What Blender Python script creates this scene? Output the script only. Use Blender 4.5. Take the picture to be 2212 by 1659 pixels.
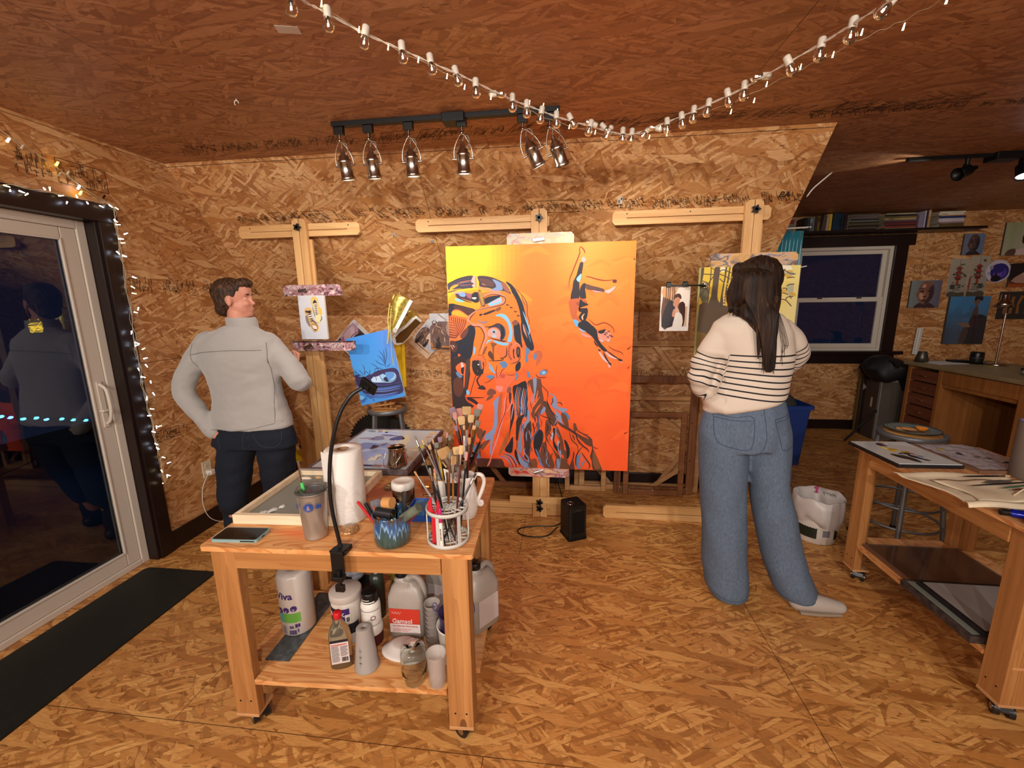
import bpy,math,random
import numpy as np
from mathutils import Vector,Matrix,noise
from mathutils.geometry import tessellate_polygon
random.seed(7)
D=bpy.data
for _o in list(D.objects):D.objects.remove(_o)
SC=bpy.context.scene
COL=SC.collection
PI=math.pi
# ---------------------------------------------------------------- camera
F_PX=906.73;YAW,PITCH,ROLL,EYE=-0.12368,0.19010,-0.014878,1.565
_f=Vector((math.sin(YAW)*math.cos(PITCH),math.cos(YAW)*math.cos(PITCH),-math.sin(PITCH)))
_r0=Vector((math.cos(YAW),-math.sin(YAW),0));_u0=_r0.cross(_f)
_r=_r0*math.cos(ROLL)+_u0*math.sin(ROLL);_u=_u0*math.cos(ROLL)-_r0*math.sin(ROLL)
CAM=Vector((0,0,EYE))
cd=D.cameras.new('camera');cam=D.objects.new('camera',cd);COL.objects.link(cam)
cam.matrix_world=Matrix(((_r.x,_u.x,-_f.x,0),(_r.y,_u.y,-_f.y,0),(_r.z,_u.z,-_f.z,EYE),(0,0,0,1)))
cd.sensor_width=36;cd.lens=36*F_PX/2212;cd.clip_start=0.05;cd.clip_end=60
SC.camera=cam
SC.view_settings.view_transform='Standard';SC.view_settings.look='None'
SC.view_settings.gamma=1;SC.view_settings.use_curve_mapping=False;SC.view_settings.exposure=0.42
# ---------------------------------------------------------------- night sky
W=D.worlds.new('night');SC.world=W;W.use_nodes=True
W.node_tree.nodes['Background'].inputs[0].default_value=(0.004,0.007,0.02,1)
W.node_tree.nodes['Background'].inputs[1].default_value=0.55
# ---------------------------------------------------------------- lights
def lamp(name,loc,target,power,size=0.06,col=(1,.955,.90),spot=None,blend=.6):
    l=D.lights.new(name,'SPOT' if spot else 'POINT');l.energy=power;l.color=col;l.shadow_soft_size=size
    if spot:l.spot_size=math.radians(spot);l.spot_blend=blend
    o=D.objects.new(name,l);COL.objects.link(o);o.location=loc
    if target is not None:
        o.rotation_euler=(Vector(target)-Vector(loc)).to_track_quat('-Z','Y').to_euler()
    return o
# ceiling track behind the viewer and further back in the room
for i,(x,y,tx,ty,tz,e) in enumerate([(-1.7,-1.4,-1.6,2.8,1.0,120),(-.55,-1.5,-.7,2.8,1.0,95),(.6,-1.4,.6,2.8,1.1,115),(1.6,-1.3,1.5,2.6,.9,60)]):
    lamp('track_light',(x,y,2.33),(tx,ty,tz),e,.05,spot=120,blend=.9)
# two unseen fill lights, added behind the viewer to brighten the ceiling
lamp('ceiling_fill',(-1.2,-1.6,1.5),None,46,.16);lamp('ceiling_fill',(1.0,-1.7,1.5),None,40,.16)
SPOTS=[]   # filled by the wall-side track
# ---------------------------------------------------------------- helpers
def at(px,py,x=None,y=None,z=None):
    "world point seen at a photo pixel on the plane x=.., y=.. or z=.."
    d=_r*((px-1106)/F_PX)-_u*((py-829.5)/F_PX)+_f
    if y is not None:t=(y-CAM.y)/d.y
    elif z is not None:t=(z-CAM.z)/d.z
    else:t=(x-CAM.x)/d.x
    return CAM+d*t
def lin(c):
    if isinstance(c,str):
        c=c.lstrip('#');c=[int(c[i:i+2],16)/255 for i in (0,2,4)]
        c=[v/12.92 if v <= .04045 else ((v+.055)/1.055)**2.4 for v in c]
    return tuple(c[:3])+(1,)
MATS={}
def mat(name,col='#888888',rough=.5,metal=0,emit=None,es=1,alpha=None,trans=0,ior=1.45,sheen=0,noise_amt=0,nscale=20,bump=0,coat=0,stretch=None):
    if name in MATS:return MATS[name]
    m=D.materials.new(name);m.use_nodes=True;nt=m.node_tree;b=nt.nodes['Principled BSDF'];I=b.inputs
    c=lin(col);I['Base Color'].default_value=c;I['Roughness'].default_value=rough;I['Metallic'].default_value=metal
    I['IOR'].default_value=ior
    if trans:I['Transmission Weight'].default_value=trans
    if coat:I['Coat Weight'].default_value=coat
    if sheen:I['Sheen Weight'].default_value=sheen;I['Sheen Roughness'].default_value=.5
    if emit:I['Emission Color'].default_value=lin(emit);I['Emission Strength'].default_value=es
    if alpha is not None:I['Alpha'].default_value=alpha
    if noise_amt or bump:
        tc=nt.nodes.new('ShaderNodeTexCoord');mp=nt.nodes.new('ShaderNodeMapping');n=nt.nodes.new('ShaderNodeTexNoise')
        nt.links.new(tc.outputs['Object'],mp.inputs[0]);nt.links.new(mp.outputs[0],n.inputs['Vector'])
        if stretch:mp.inputs['Scale'].default_value=stretch
        n.inputs['Scale'].default_value=nscale;n.inputs['Detail'].default_value=4
        if noise_amt:
            r=nt.nodes.new('ShaderNodeMapRange');nt.links.new(n.outputs[0],r.inputs[0])
            r.inputs[1].default_value=.3;r.inputs[2].default_value=.7;r.inputs[3].default_value=1-noise_amt;r.inputs[4].default_value=1+noise_amt
            mx=nt.nodes.new('ShaderNodeMix');mx.data_type='RGBA';mx.blend_type='MULTIPLY';mx.inputs[0].default_value=1
            mx.inputs[6].default_value=c;nt.links.new(r.outputs[0],mx.inputs[7]);nt.links.new(mx.outputs[2],I['Base Color'])
        if bump:
            bp=nt.nodes.new('ShaderNodeBump');bp.inputs['Strength'].default_value=bump;bp.inputs['Distance'].default_value=.004
            nt.links.new(n.outputs[0],bp.inputs['Height']);nt.links.new(bp.outputs[0],I['Normal'])
    MATS[name]=m;return m
class NT:
    "tiny node helper"
    def __init__(s,m):s.t=m.node_tree;s.b=s.t.nodes['Principled BSDF']
    def n(s,kind,**kw):
        o=s.t.nodes.new('ShaderNode'+kind)
        for k,v in kw.items():setattr(o,k,v)
        return o
    def l(s,a,b):s.t.links.new(a,b)
    def math(s,op,a,b=None,c=None):
        o=s.n('Math',operation=op)
        for i,v in enumerate((a,b,c)):
            if v is None:continue
            if isinstance(v,(int,float)):o.inputs[i].default_value=v
            else:s.l(v,o.inputs[i])
        return o.outputs[0]
    def mix(s,f,a,b,mode='MIX'):
        o=s.n('Mix',data_type='RGBA',blend_type=mode)
        for i,v in ((0,f),(6,a),(7,b)):
            if isinstance(v,(int,float)):o.inputs[i].default_value=v
            elif isinstance(v,(tuple,str)):o.inputs[i].default_value=lin(v)
            else:s.l(v,o.inputs[i])
        return o.outputs[2]
    def ramp(s,f,stops):
        o=s.n('ValToRGB');e=o.color_ramp.elements
        while len(e)<len(stops):e.new(.5)
        for x,(p,c) in zip(e,stops):x.position=p;x.color=lin(c)
        s.l(f,o.inputs[0]);return o.outputs[0]
    def mapping(s,v,loc=(0,0,0),rot=(0,0,0),sc=(1,1,1),kind='POINT'):
        o=s.n('Mapping',vector_type=kind);s.l(v,o.inputs[0]);o.inputs[1].default_value=loc;o.inputs[2].default_value=rot;o.inputs[3].default_value=sc
        return o.outputs[0]
def newmat(name,rough=.5):
    m=D.materials.new(name);m.use_nodes=True;MATS[name]=m;k=NT(m);k.b.inputs['Roughness'].default_value=rough;return m,k
def osb(name,seam=(0,0),dark='#8d5427',mid='#be844a',light='#e4b983',rough=.5,seams=True,hue=0):
    "oriented strand board: elongated chips of many directions laid over each other, with panel seams"
    m,k=newmat(name,rough);tc=k.n('TexCoord');uv=tc.outputs['UV']
    nz=k.n('TexNoise');nz.inputs['Scale'].default_value=5;nz.inputs['Detail'].default_value=3;k.l(uv,nz.inputs['Vector'])
    w=k.n('VectorMath',operation='MULTIPLY_ADD');k.l(nz.outputs['Color'],w.inputs[0]);w.inputs[1].default_value=(.045,.045,0);k.l(uv,w.inputs[2]);uvw=w.outputs[0]
    col=None;hgt=None
    layers=[(0,.16,.040,0,1),(28,.15,.036,.45,2),(-38,.16,.030,.5,3),(72,.13,.040,.6,4),(-12,.21,.026,.52,5),(-70,.14,.028,.66,6),(14,.19,.032,.55,7),(46,.16,.024,.64,8),(-25,.12,.016,.6,9),(8,.25,.038,.74,10)]
    for ang,L,Wd,th,sd in layers:
        v=k.mapping(uvw,(sd*3.17,sd*1.73,0),(0,0,math.radians(ang)),(1/L,1/Wd,1),'TEXTURE') if False else None
        mp=k.mapping(uvw,(sd*3.17,sd*1.73,0),(0,0,math.radians(ang)),(1,1,1))
        mp=k.mapping(mp,(0,0,0),(0,0,0),(1/L,1/Wd,1))
        vo=k.n('TexVoronoi',voronoi_dimensions='2D',feature='F1',distance='MANHATTAN' if sd % 3 else 'CHEBYCHEV');k.l(mp,vo.inputs['Vector']);vo.inputs['Scale'].default_value=1
        sp=k.n('SeparateColor');k.l(vo.outputs['Color'],sp.inputs[0])
        sh=.0 if sd<5 else .02
        c=k.ramp(sp.outputs[0],[(.1,dark),(.25,mid),(.45,k_mix(mid,light)),(.55,light),(.7,mid),(.85,light)] if sd % 2 else [(.1,mid),(.3,light),(.5,k_mix(mid,dark)),(.6,dark),(.75,mid),(.88,light)])
        # darker rim of each chip
        rim=k.math('SMOOTHSTEP' if False else 'LESS_THAN',vo.outputs['Distance'],.62 if sd % 3 else .46)
        c=k.mix(.3,c,k.mix(sp.outputs[2],mid,light))
        if col is None:col=c;hgt=sp.outputs[0]
        else:
            mk=k.math('GREATER_THAN',sp.outputs[1],th);mk2=k.math('MULTIPLY',mk,rim)
            edge=k.math('MULTIPLY',mk,k.math('SUBTRACT',1.0,rim))
            col=k.mix(mk2,col,c)
            if sd>5:col=k.mix(k.math('MULTIPLY',edge,.42),col,dark)
            o=k.n('Mix',data_type='FLOAT');k.l(mk2,o.inputs[0]);k.l(hgt,o.inputs[2]);k.l(sp.outputs[2],o.inputs[3]);hgt=o.outputs[0]
    g=k.n('TexNoise');g.inputs['Scale'].default_value=1;g.inputs['Detail'].default_value=5;k.l(k.mapping(uvw,sc=(30,190,1)),g.inputs['Vector'])
    col=k.mix(k.math('MULTIPLY',k.math('SUBTRACT',g.outputs[0],.34),1.1),col,dark)
    g2=k.n('TexNoise');g2.inputs['Scale'].default_value=2.2;g2.inputs['Detail'].default_value=2;k.l(uv,g2.inputs['Vector'])
    col=k.mix(k.math('MULTIPLY',k.math('SUBTRACT',g2.outputs[0],.45),.9),col,k.mix(.5,mid,dark))
    # rare dark slits
    vs=k.n('TexVoronoi',voronoi_dimensions='2D',feature='F1');k.l(k.mapping(uvw,rot=(0,0,.5),sc=(14,80,1)),vs.inputs['Vector']);vs.inputs['Scale'].default_value=1
    sp=k.n('SeparateColor');k.l(vs.outputs['Color'],sp.inputs[0])
    sl=k.math('MULTIPLY',k.math('GREATER_THAN',sp.outputs[0],.975),k.math('LESS_THAN',vs.outputs['Distance'],.22))
    col=k.mix(k.math('MULTIPLY',sl,.6),col,'#3a1c0a')
    if seams:
        br=k.n('TexBrick',offset=.5,offset_frequency=2);k.l(k.mapping(uv,(seam[0],seam[1],0)),br.inputs['Vector'])
        br.inputs['Scale'].default_value=1;br.inputs['Brick Width'].default_value=2.438;br.inputs['Row Height'].default_value=1.219;br.inputs['Mortar Size'].default_value=.0016
        br.inputs['Mortar Smooth'].default_value=0
        col=k.mix(k.math('MULTIPLY',br.outputs['Fac'],.8),col,'#2a1508')
    k.l(col,k.b.inputs['Base Color'])
    bp=k.n('Bump');bp.inputs['Strength'].default_value=.25;bp.inputs['Distance'].default_value=.0015;k.l(hgt,bp.inputs['Height']);k.l(bp.outputs[0],k.b.inputs['Normal'])
    return m
def wood(name,c1,c2,axis=2,scale=1,rough=.55,knots=True,seed=0,c3=None):
    "planed softwood: streaks along one axis with a few knots"
    if name in MATS:return MATS[name]
    m,k=newmat(name,rough);tc=k.n('TexCoord');s=[55*scale]*3;s[axis]=2.2*scale
    oi=k.n('ObjectInfo');ad=k.n('VectorMath',operation='ADD');k.l(tc.outputs['Object'],ad.inputs[0])
    rn=k.n('VectorMath',operation='SCALE');rn.inputs[0].default_value=(3.1,5.7,2.3);k.l(oi.outputs['Random'],rn.inputs['Scale']);k.l(rn.outputs[0],ad.inputs[1])
    co=ad.outputs[0]
    n1=k.n('TexNoise');n1.inputs['Scale'].default_value=1;n1.inputs['Detail'].default_value=4;n1.inputs['Distortion'].default_value=.4;k.l(k.mapping(co,(seed,seed*2,seed*.7),sc=tuple(s)),n1.inputs['Vector'])
    s2=[14*scale]*3;s2[axis]=.9*scale
    n2=k.n('TexNoise');n2.inputs['Scale'].default_value=1;n2.inputs['Detail'].default_value=3;n2.inputs['Distortion'].default_value=1.2;k.l(k.mapping(co,(seed,0,seed),sc=tuple(s2)),n2.inputs['Vector'])
    f=k.math('ADD',k.math('MULTIPLY',n1.outputs[0],.5),k.math('MULTIPLY',n2.outputs[0],.5))
    # growth-ring lines
    rg=k.math('FRACT',k.math('MULTIPLY',n2.outputs[0],14));rg=k.math('MULTIPLY',k.math('POWER',rg,3),.35)
    col=k.ramp(f,[(.36,c1),(.5,k_mix(c1,c2)),(.64,c2)])
    col=k.mix(rg,col,c3 or c1)
    if knots:
        vo=k.n('TexVoronoi');s3=[8]*3;s3[axis]=3.2;k.l(k.mapping(co,(seed,1,2),sc=tuple(s3)),vo.inputs['Vector']);vo.inputs['Scale'].default_value=1
        col=k.mix(k.math('MULTIPLY',k.math('LESS_THAN',vo.outputs['Distance'],.1),.7),col,'#4a230e')
    k.l(col,k.b.inputs['Base Color']);return m
def k_mix(a,b):
    a,b=a.lstrip('#'),b.lstrip('#');return '#'+''.join('%02x' % ((int(a[i:i+2],16)+int(b[i:i+2],16))//2) for i in (0,2,4))
def vmat(name,rough=.6,coat=0,spec=.5,metal=0):
    "paint whose colour is stored on the mesh"
    if name in MATS:return MATS[name]
    m,k=newmat(name,rough);a=k.n('VertexColor',layer_name='Col');k.l(a.outputs[0],k.b.inputs['Base Color']);k.b.inputs['Coat Weight'].default_value=coat;k.b.inputs['Metallic'].default_value=metal
    return m
# ---------------------------------------------------------------- mesh builder
class MB:
    def __init__(s):s.v=[];s.f=[];s.mi=[];s.sm=[];s.col=[];s.M=Matrix.Identity(4);s.c=(1,1,1,1);s.k=0
    def T(s,loc=(0,0,0),rot=(0,0,0)):s.M=Matrix.Translation(loc)@Matrix.Rotation(rot[2],4,'Z')@Matrix.Rotation(rot[1],4,'Y')@Matrix.Rotation(rot[0],4,'X');return s
    def m(s,i):s.k=i;return s
    def paint(s,c):s.c=lin(c);return s
    def add(s,vs,fs,smooth=False):
        o=len(s.v);s.v+=[tuple(s.M@Vector(p)) for p in vs];s.f+=[tuple(o+i for i in f) for f in fs]
        s.mi+=[s.k]*len(fs);s.sm+=[smooth]*len(fs);s.col+=[s.c]*len(fs);return s
    def box(s,c,d,rot=None):
        x,y,z=d[0]/2,d[1]/2,d[2]/2
        vs=[Vector((a*x,b*y,e*z)) for e in (-1,1) for b in (-1,1) for a in (-1,1)]
        if rot is not None:
            R=rot if isinstance(rot,Matrix) else (Matrix.Rotation(rot[2],3,'Z')@Matrix.Rotation(rot[1],3,'Y')@Matrix.Rotation(rot[0],3,'X'))
            vs=[R@v for v in vs]
        vs=[v+Vector(c) for v in vs]
        return s.add(vs,[(0,2,3,1),(4,5,7,6),(0,1,5,4),(2,6,7,3),(0,4,6,2),(1,3,7,5)])
    def bb(s,a,b):return s.box([(a[i]+b[i])/2 for i in range(3)],[abs(b[i]-a[i]) for i in range(3)])
    def cyl(s,p0,p1,r0,r1=None,n=20,caps=True,smooth=True):
        r1=r0 if r1 is None else r1;p0,p1=Vector(p0),Vector(p1);d=p1-p0
        q=d.to_track_quat('Z','Y');vs=[]
        for p,r in ((p0,r0),(p1,r1)):
            for i in range(n):vs.append(p+q@Vector((r*math.cos(2*PI*i/n),r*math.sin(2*PI*i/n),0)))
        s.add(vs,[(i,(i+1) % n,n+(i+1) % n,n+i) for i in range(n)],smooth)
        if caps:s.add(vs,[tuple(range(n))[::-1],tuple(range(n,2*n))])
        return s
    def lathe(s,prof,c=(0,0,0),n=28,axis=None,smooth=True,sx=1,sy=1,cap=True,fn=None):
        vs=[];q=Vector(axis).to_track_quat('Z','Y') if axis is not None else None;c=Vector(c)
        for r,z in prof:
            for i in range(n):
                a=2*PI*i/n;rr=r*(fn(a,z) if fn else 1);p=Vector((rr*math.cos(a)*sx,rr*math.sin(a)*sy,z));vs.append(c+(q@p if q else p))
        fs=[(j*n+i,j*n+(i+1) % n,(j+1)*n+(i+1) % n,(j+1)*n+i) for j in range(len(prof)-1) for i in range(n)]
        s.add(vs,fs,smooth)
        if cap:
            if prof[0][0]>1e-4:s.add(vs[:n],[tuple(range(n))[::-1]])
            if prof[-1][0]>1e-4:s.add(vs[-n:],[tuple(range(n))])
        return s
    def tube(s,pts,r,n=8,caps=True,closed=False,flat=1):
        pts=[Vector(p) for p in pts];m=len(pts);rs=r if isinstance(r,(list,tuple)) else [r]*m;vs=[];up=Vector((0,0,1));pr=None
        for i,p in enumerate(pts):
            if closed:d=pts[(i+1) % m]-pts[i-1]
            else:d=pts[min(i+1,m-1)]-pts[max(i-1,0)]
            d=d.normalized() if d.length>0 else Vector((0,0,1))
            if pr is None:a=d.orthogonal().normalized()
            else:a=(pr-d*pr.dot(d));a=a.normalized() if a.length>1e-6 else d.orthogonal().normalized()
            pr=a;b=d.cross(a)
            for j in range(n):t=2*PI*j/n;vs.append(p+(a*math.cos(t)+b*math.sin(t)*flat)*rs[i])
        fs=[(i*n+j,i*n+(j+1) % n,((i+1) % m)*n+(j+1) % n,((i+1) % m)*n+j) for i in range(m if closed else m-1) for j in range(n)]
        s.add(vs,fs,True)
        if caps and not closed:s.add(vs[:n],[tuple(range(n))[::-1]]);s.add(vs[-n:],[tuple(range(n))])
        return s
    def loft(s,secs,n=20,caps=True,smooth=True):
        "secs: (center, x half, y half[, rotation matrix 3x3])"
        vs=[]
        for e in secs:
            c=Vector(e[0]);R=e[3] if len(e)>3 else Matrix.Identity(3)
            for i in range(n):a=2*PI*i/n;vs.append(c+R@Vector((e[1]*math.cos(a),e[2]*math.sin(a),0)))
        s.add(vs,[(j*n+i,j*n+(i+1) % n,(j+1)*n+(i+1) % n,(j+1)*n+i) for j in range(len(secs)-1) for i in range(n)],smooth)
        if caps:s.add(vs[:n],[tuple(range(n))[::-1]]);s.add(vs[-n:],[tuple(range(n))])
        return s
    def prism(s,poly,h,plane='XY',z0=0,smooth=False):
        "extrude a 2D polygon by h along the third axis"
        def P(p,t):return {'XY':(p[0],p[1],t),'XZ':(p[0],t,p[1]),'YZ':(t,p[0],p[1])}[plane]
        n=len(poly);vs=[P(p,z0) for p in poly]+[P(p,z0+h) for p in poly]
        tri=tessellate_polygon([[Vector((p[0],p[1],0)) for p in poly]])
        s.add(vs,[(i,(i+1) % n,n+(i+1) % n,n+i) for i in range(n)],smooth)
        s.add(vs,[t for t in tri]+[(n+t[2],n+t[1],n+t[0]) for t in tri]);return s
    def quad(s,*p):return s.add(p,[tuple(range(len(p)))])
    def ellipsoid(s,c,r,n=20,m=12,rot=None):
        vs=[];R=rot or Matrix.Identity(3)
        for j in range(m+1):
            t=PI*j/m
            for i in range(n):a=2*PI*i/n;vs.append(Vector(c)+R@Vector((r[0]*math.sin(t)*math.cos(a),r[1]*math.sin(t)*math.sin(a),-r[2]*math.cos(t))))
        return s.add(vs,[(j*n+i,j*n+(i+1) % n,(j+1)*n+(i+1) % n,(j+1)*n+i) for j in range(m) for i in range(n)],True)
    def torus(s,c,R,r,n=28,m=8,axis=(0,0,1),arc=1.0,a0=0,sz=1):
        q=Vector(axis).to_track_quat('Z','Y');k=n if arc==1 else n+1
        pts=[Vector(c)+q@Vector((R*math.cos(a0+2*PI*arc*i/n),R*sz*math.sin(a0+2*PI*arc*i/n),0)) for i in range(k)]
        return s.tube(pts,r,m,closed=(arc==1))
    def mesh(s,name,mats):
        me=D.meshes.new(name);me.from_pydata(s.v,[],s.f)
        for mt in (mats if isinstance(mats,(list,tuple)) else [mats]):me.materials.append(mt)
        me.polygons.foreach_set('material_index',s.mi);me.polygons.foreach_set('use_smooth',s.sm)
        me.update();N=len(me.loops)
        if any(c != (1,1,1,1) for c in s.col):
            ca=me.color_attributes.new('Col','FLOAT_COLOR','CORNER');arr=np.empty((N,4),'f')
            for p in me.polygons:arr[p.loop_start:p.loop_start+p.loop_total]=s.col[p.index]
            ca.data.foreach_set('color',arr.ravel())
        uv=me.uv_layers.new(name='UVMap');ua=np.empty((N,2),'f');vv=s.v
        for p in me.polygons:
            nx,ny,nz=abs(p.normal.x),abs(p.normal.y),abs(p.normal.z)
            for li in range(p.loop_start,p.loop_start+p.loop_total):
                v=vv[me.loops[li].vertex_index]
                ua[li]=(v[0],v[1]) if nz >= nx and nz >= ny else ((v[0],v[2]) if ny >= nx else (v[1],v[2]))
        uv.data.foreach_set('uv',ua.ravel())
        return me
    def build(s,name,mats,parent=None,bevel=0,seg=2,kind=None,label=None,loc=None,rot=None,solidify=0,subsurf=0,wn=False):
        o=D.objects.new(name,s.mesh(name,mats));COL.objects.link(o)
        if parent:o.parent=parent
        if loc is not None:o.location=loc
        if rot is not None:o.rotation_euler=rot
        if solidify:md=o.modifiers.new('thick','SOLIDIFY');md.thickness=solidify;md.offset=0
        if bevel:md=o.modifiers.new('bevel','BEVEL');md.width=bevel;md.segments=seg;md.limit_method='ANGLE';md.angle_limit=.6
        if subsurf:md=o.modifiers.new('sub','SUBSURF');md.levels=md.render_levels=subsurf
        if kind:o['kind']=kind
        if label:o['label']=label
        return o
def thing(name,label,cat,loc=(0,0,0),rotz=0,group=None,rot=None):
    o=D.objects.new(name,None);COL.objects.link(o);o.empty_display_size=.1
    o.location=loc;o.rotation_euler=rot or (0,0,rotz);o['label']=label;o['category']=cat
    if group:o['group']=group
    return o
def tag(o,label,cat,group=None):
    o['label']=label;o['category']=cat
    if group:o['group']=group
    return o
def copy_tree(o,parent=None):
    c=o.copy();COL.objects.link(c)
    if parent:c.parent=parent;c.matrix_parent_inverse=o.matrix_parent_inverse
    for ch in o.children:copy_tree(ch,c)
    return c
def smooth_pts(pts,k=6):
    "Catmull-Rom through points"
    P=[Vector(p) for p in pts];P=[P[0]*2-P[1]]+P+[P[-1]*2-P[-2]];out=[]
    for i in range(1,len(P)-2):
        for j in range(k):
            t=j/k;a,b,c,d=P[i-1:i+3]
            out.append(.5*((2*b)+(c-a)*t+(2*a-5*b+4*c-d)*t*t+(3*b-a-3*c+d)*t**3))
    out.append(P[-2]);return out
def homography(src,w,h):
    "photo quad TL,TR,BR,BL -> flat sheet coordinates 0..w, 0..h (v up)"
    dst=[(0,h),(w,h),(w,0),(0,0)];A=[];B=[]
    for (x,y),(u,v) in zip(src,dst):
        A.append([x,y,1,0,0,0,-u*x,-u*y]);B.append(u);A.append([0,0,0,x,y,1,-v*x,-v*y]);B.append(v)
    H=np.linalg.solve(np.array(A,float),np.array(B,float))
    return lambda x,y:((H[0]*x+H[1]*y+H[2])/(H[6]*x+H[7]*y+1),(H[3]*x+H[4]*y+H[5])/(H[6]*x+H[7]*y+1))
class Paint:
    "flat coloured shapes laid in order on a sheet that faces -Y; u right, v up, metres"
    def __init__(s,step=.00025,y0=-.0004):s.mb=MB();s.n=0;s.step=step;s.y0=y0;s.map=lambda x,y:(x,y);s.W=None
    def cl(s,p):return p if s.W is None else (min(max(p[0],.0005),s.W-.0005),min(max(p[1],.0005),s.H-.0005))
    def Y(s):s.n+=1;return s.y0-s.n*8e-6
    def poly(s,col,pts,smooth=True):
        pts=[s.map(*p) for p in pts]
        if smooth and len(pts)>3:
            q=pts;out=[]
            for i in range(len(q)):
                a,b,c,d=(Vector(q[i-1]),Vector(q[i]),Vector(q[(i+1) % len(q)]),Vector(q[(i+2) % len(q)]))
                for t in (0,.5):out.append(.5*((2*b)+(c-a)*t+(2*a-5*b+4*c-d)*t*t+(3*b-a-3*c+d)*t**3))
            pts=[tuple(p) for p in out]
        pts=[s.cl(p) for p in pts];y=s.Y();s.mb.paint(col);tri=tessellate_polygon([[Vector((p[0],p[1],0)) for p in pts]])
        s.mb.add([(p[0],y,p[1]) for p in pts],tri);return s
    def stroke(s,col,w,pts,taper=True,smooth=True):
        P=[Vector(s.map(*p)) for p in pts]
        if smooth and len(P)>2:P=[Vector((q.x,q.y)) for q in smooth_pts([(p.x,p.y,0) for p in P],4)]
        y=s.Y();n=len(P);vs=[]
        for i,p in enumerate(P):
            d=(P[min(i+1,n-1)]-P[max(i-1,0)]).normalized();t=i/(n-1)
            ww=w/2*((.25+.75*math.sin(PI*min(1,max(0,t)))**.6) if taper else 1)
            q1,q2=s.cl((p.x-d.y*ww,p.y+d.x*ww)),s.cl((p.x+d.y*ww,p.y-d.x*ww));vs+=[(q1[0],y,q1[1]),(q2[0],y,q2[1])]
        s.mb.paint(col).add(vs,[(2*i,2*i+1,2*i+3,2*i+2) for i in range(n-1)]);return s
    def grid(s,f,w,h,nx=24,ny=24):
        "smooth background: f(u01, v01) -> hex colour"
        y=s.Y()
        for j in range(ny):
            for i in range(nx):
                s.mb.paint(f((i+.5)/nx,(j+.5)/ny)).add([(w*(i)/nx,y,h*j/ny),(w*(i+1)/nx,y,h*j/ny),(w*(i+1)/nx,y,h*(j+1)/ny),(w*i/nx,y,h*(j+1)/ny)],[(0,1,2,3)])
        return s
def mixh(a,b,t):
    t=max(0,min(1,t));a,b=a.lstrip('#'),b.lstrip('#');return '#'+''.join('%02x' % int(round(int(a[i:i+2],16)*(1-t)+int(b[i:i+2],16)*t)) for i in (0,2,4))
def text_mesh(txt,size,name,m,parent,loc,rot=(PI/2,0,0),depth=.0006,bold=0):
    cu=D.curves.new(name,'FONT');cu.body=txt;cu.size=size;cu.extrude=depth;cu.offset=bold;cu.resolution_u=2
    o=D.objects.new(name,cu);COL.objects.link(o);dg=bpy.context.evaluated_depsgraph_get()
    me=D.meshes.new_from_object(o.evaluated_get(dg));D.objects.remove(o);D.curves.remove(cu)
    me.materials.clear();me.materials.append(m);q=D.objects.new(name,me);COL.objects.link(q);q.parent=parent;q.location=loc;q.rotation_euler=rot
    return q
# ================================================================ the room
XL,CZ,YS,YK,ZK,XR,YF=-2.547,2.474,2.615,3.5,1.48,1.42,5.387
XE,YB=6.2,-2.9
OF=osb('osb_floor',(.268,-1.179),dark='#7f4c20',mid='#b87c3e',light='#dca862',rough=.42)
OC=osb('osb_ceiling',(1.66,-.02),dark='#875330',mid='#af7b4e',light='#c99669')
OW=osb('osb_wall',(.9,-.02))
DARK=mat('dark_trim_paint','#1d100d',.35,noise_amt=.15,nscale=8)
WHITE=mat('white_vinyl','#c9bfb0',.4)
BLACKP=mat('black_plastic','#0d0d0d',.35)
BLACKM=mat('black_metal','#141414',.4,.3)
def struct(name,mb,m,**k):return mb.build(name,m,kind='structure',**k)
mb=MB();mb.bb((XL-.3,YB,-.05),(XE,YF+.02,0));struct('floor',mb,OF)
mb=MB();mb.prism([(XL-.02,YB),(XE,YB),(XE,YF+.02),(XR,YF+.02),(XR,YS),(XL-.02,YS)],.03,'XY',CZ);ceiling=struct('ceiling',mb,OC)
# left wall with the sliding-door opening
mb=MB();y0,y1,zt=.25,2.118,2.045
mb.prism([(YB,0),(y0,0),(y0,zt),(y1,zt),(y1,0),(YK,0),(YK,ZK),(YS,CZ+.01),(YB,CZ+.01)],-.10,'YZ',XL);wall_left=struct('wall_left',mb,OW)
# sloped roof panel and the knee wall below it
mb=MB();mb.prism([(YK,-.01),(YK,ZK),(YS,CZ+.005),(YS+.03,CZ+.025),(YK+.05,ZK+.02),(YK+.05,-.01)],XR-XL+.02,'YZ',XL-.02);wall_back=struct('wall_back',mb,OW)
mb=MB();mb.prism([(YS+.03,CZ),(YF,CZ),(YF,0),(YK,0),(YK,ZK)],-.02,'YZ',XR-.002);struct('wall_alcove',mb,OW)
# far wall with the window opening
wx0,wx1,wz0,wz1=2.66,3.672,.955,2.135
mb=MB()
for a,b in (((XR,0),(wx0,CZ)),((wx1,0),(XE,CZ)),((wx0,0),(wx1,wz0)),((wx0,wz1),(wx1,CZ))):mb.bb((a[0],YF,a[1]),(b[0],YF+.1,b[1]))
wall_far=struct('wall_far',mb,OW)
mb=MB();mb.bb((XE,YB,0),(XE+.05,YF,CZ));struct('wall_right',mb,OW)
mb=MB();mb.bb((XL,YB-.05,0),(XE,YB,CZ));struct('wall_front',mb,OW)
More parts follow.
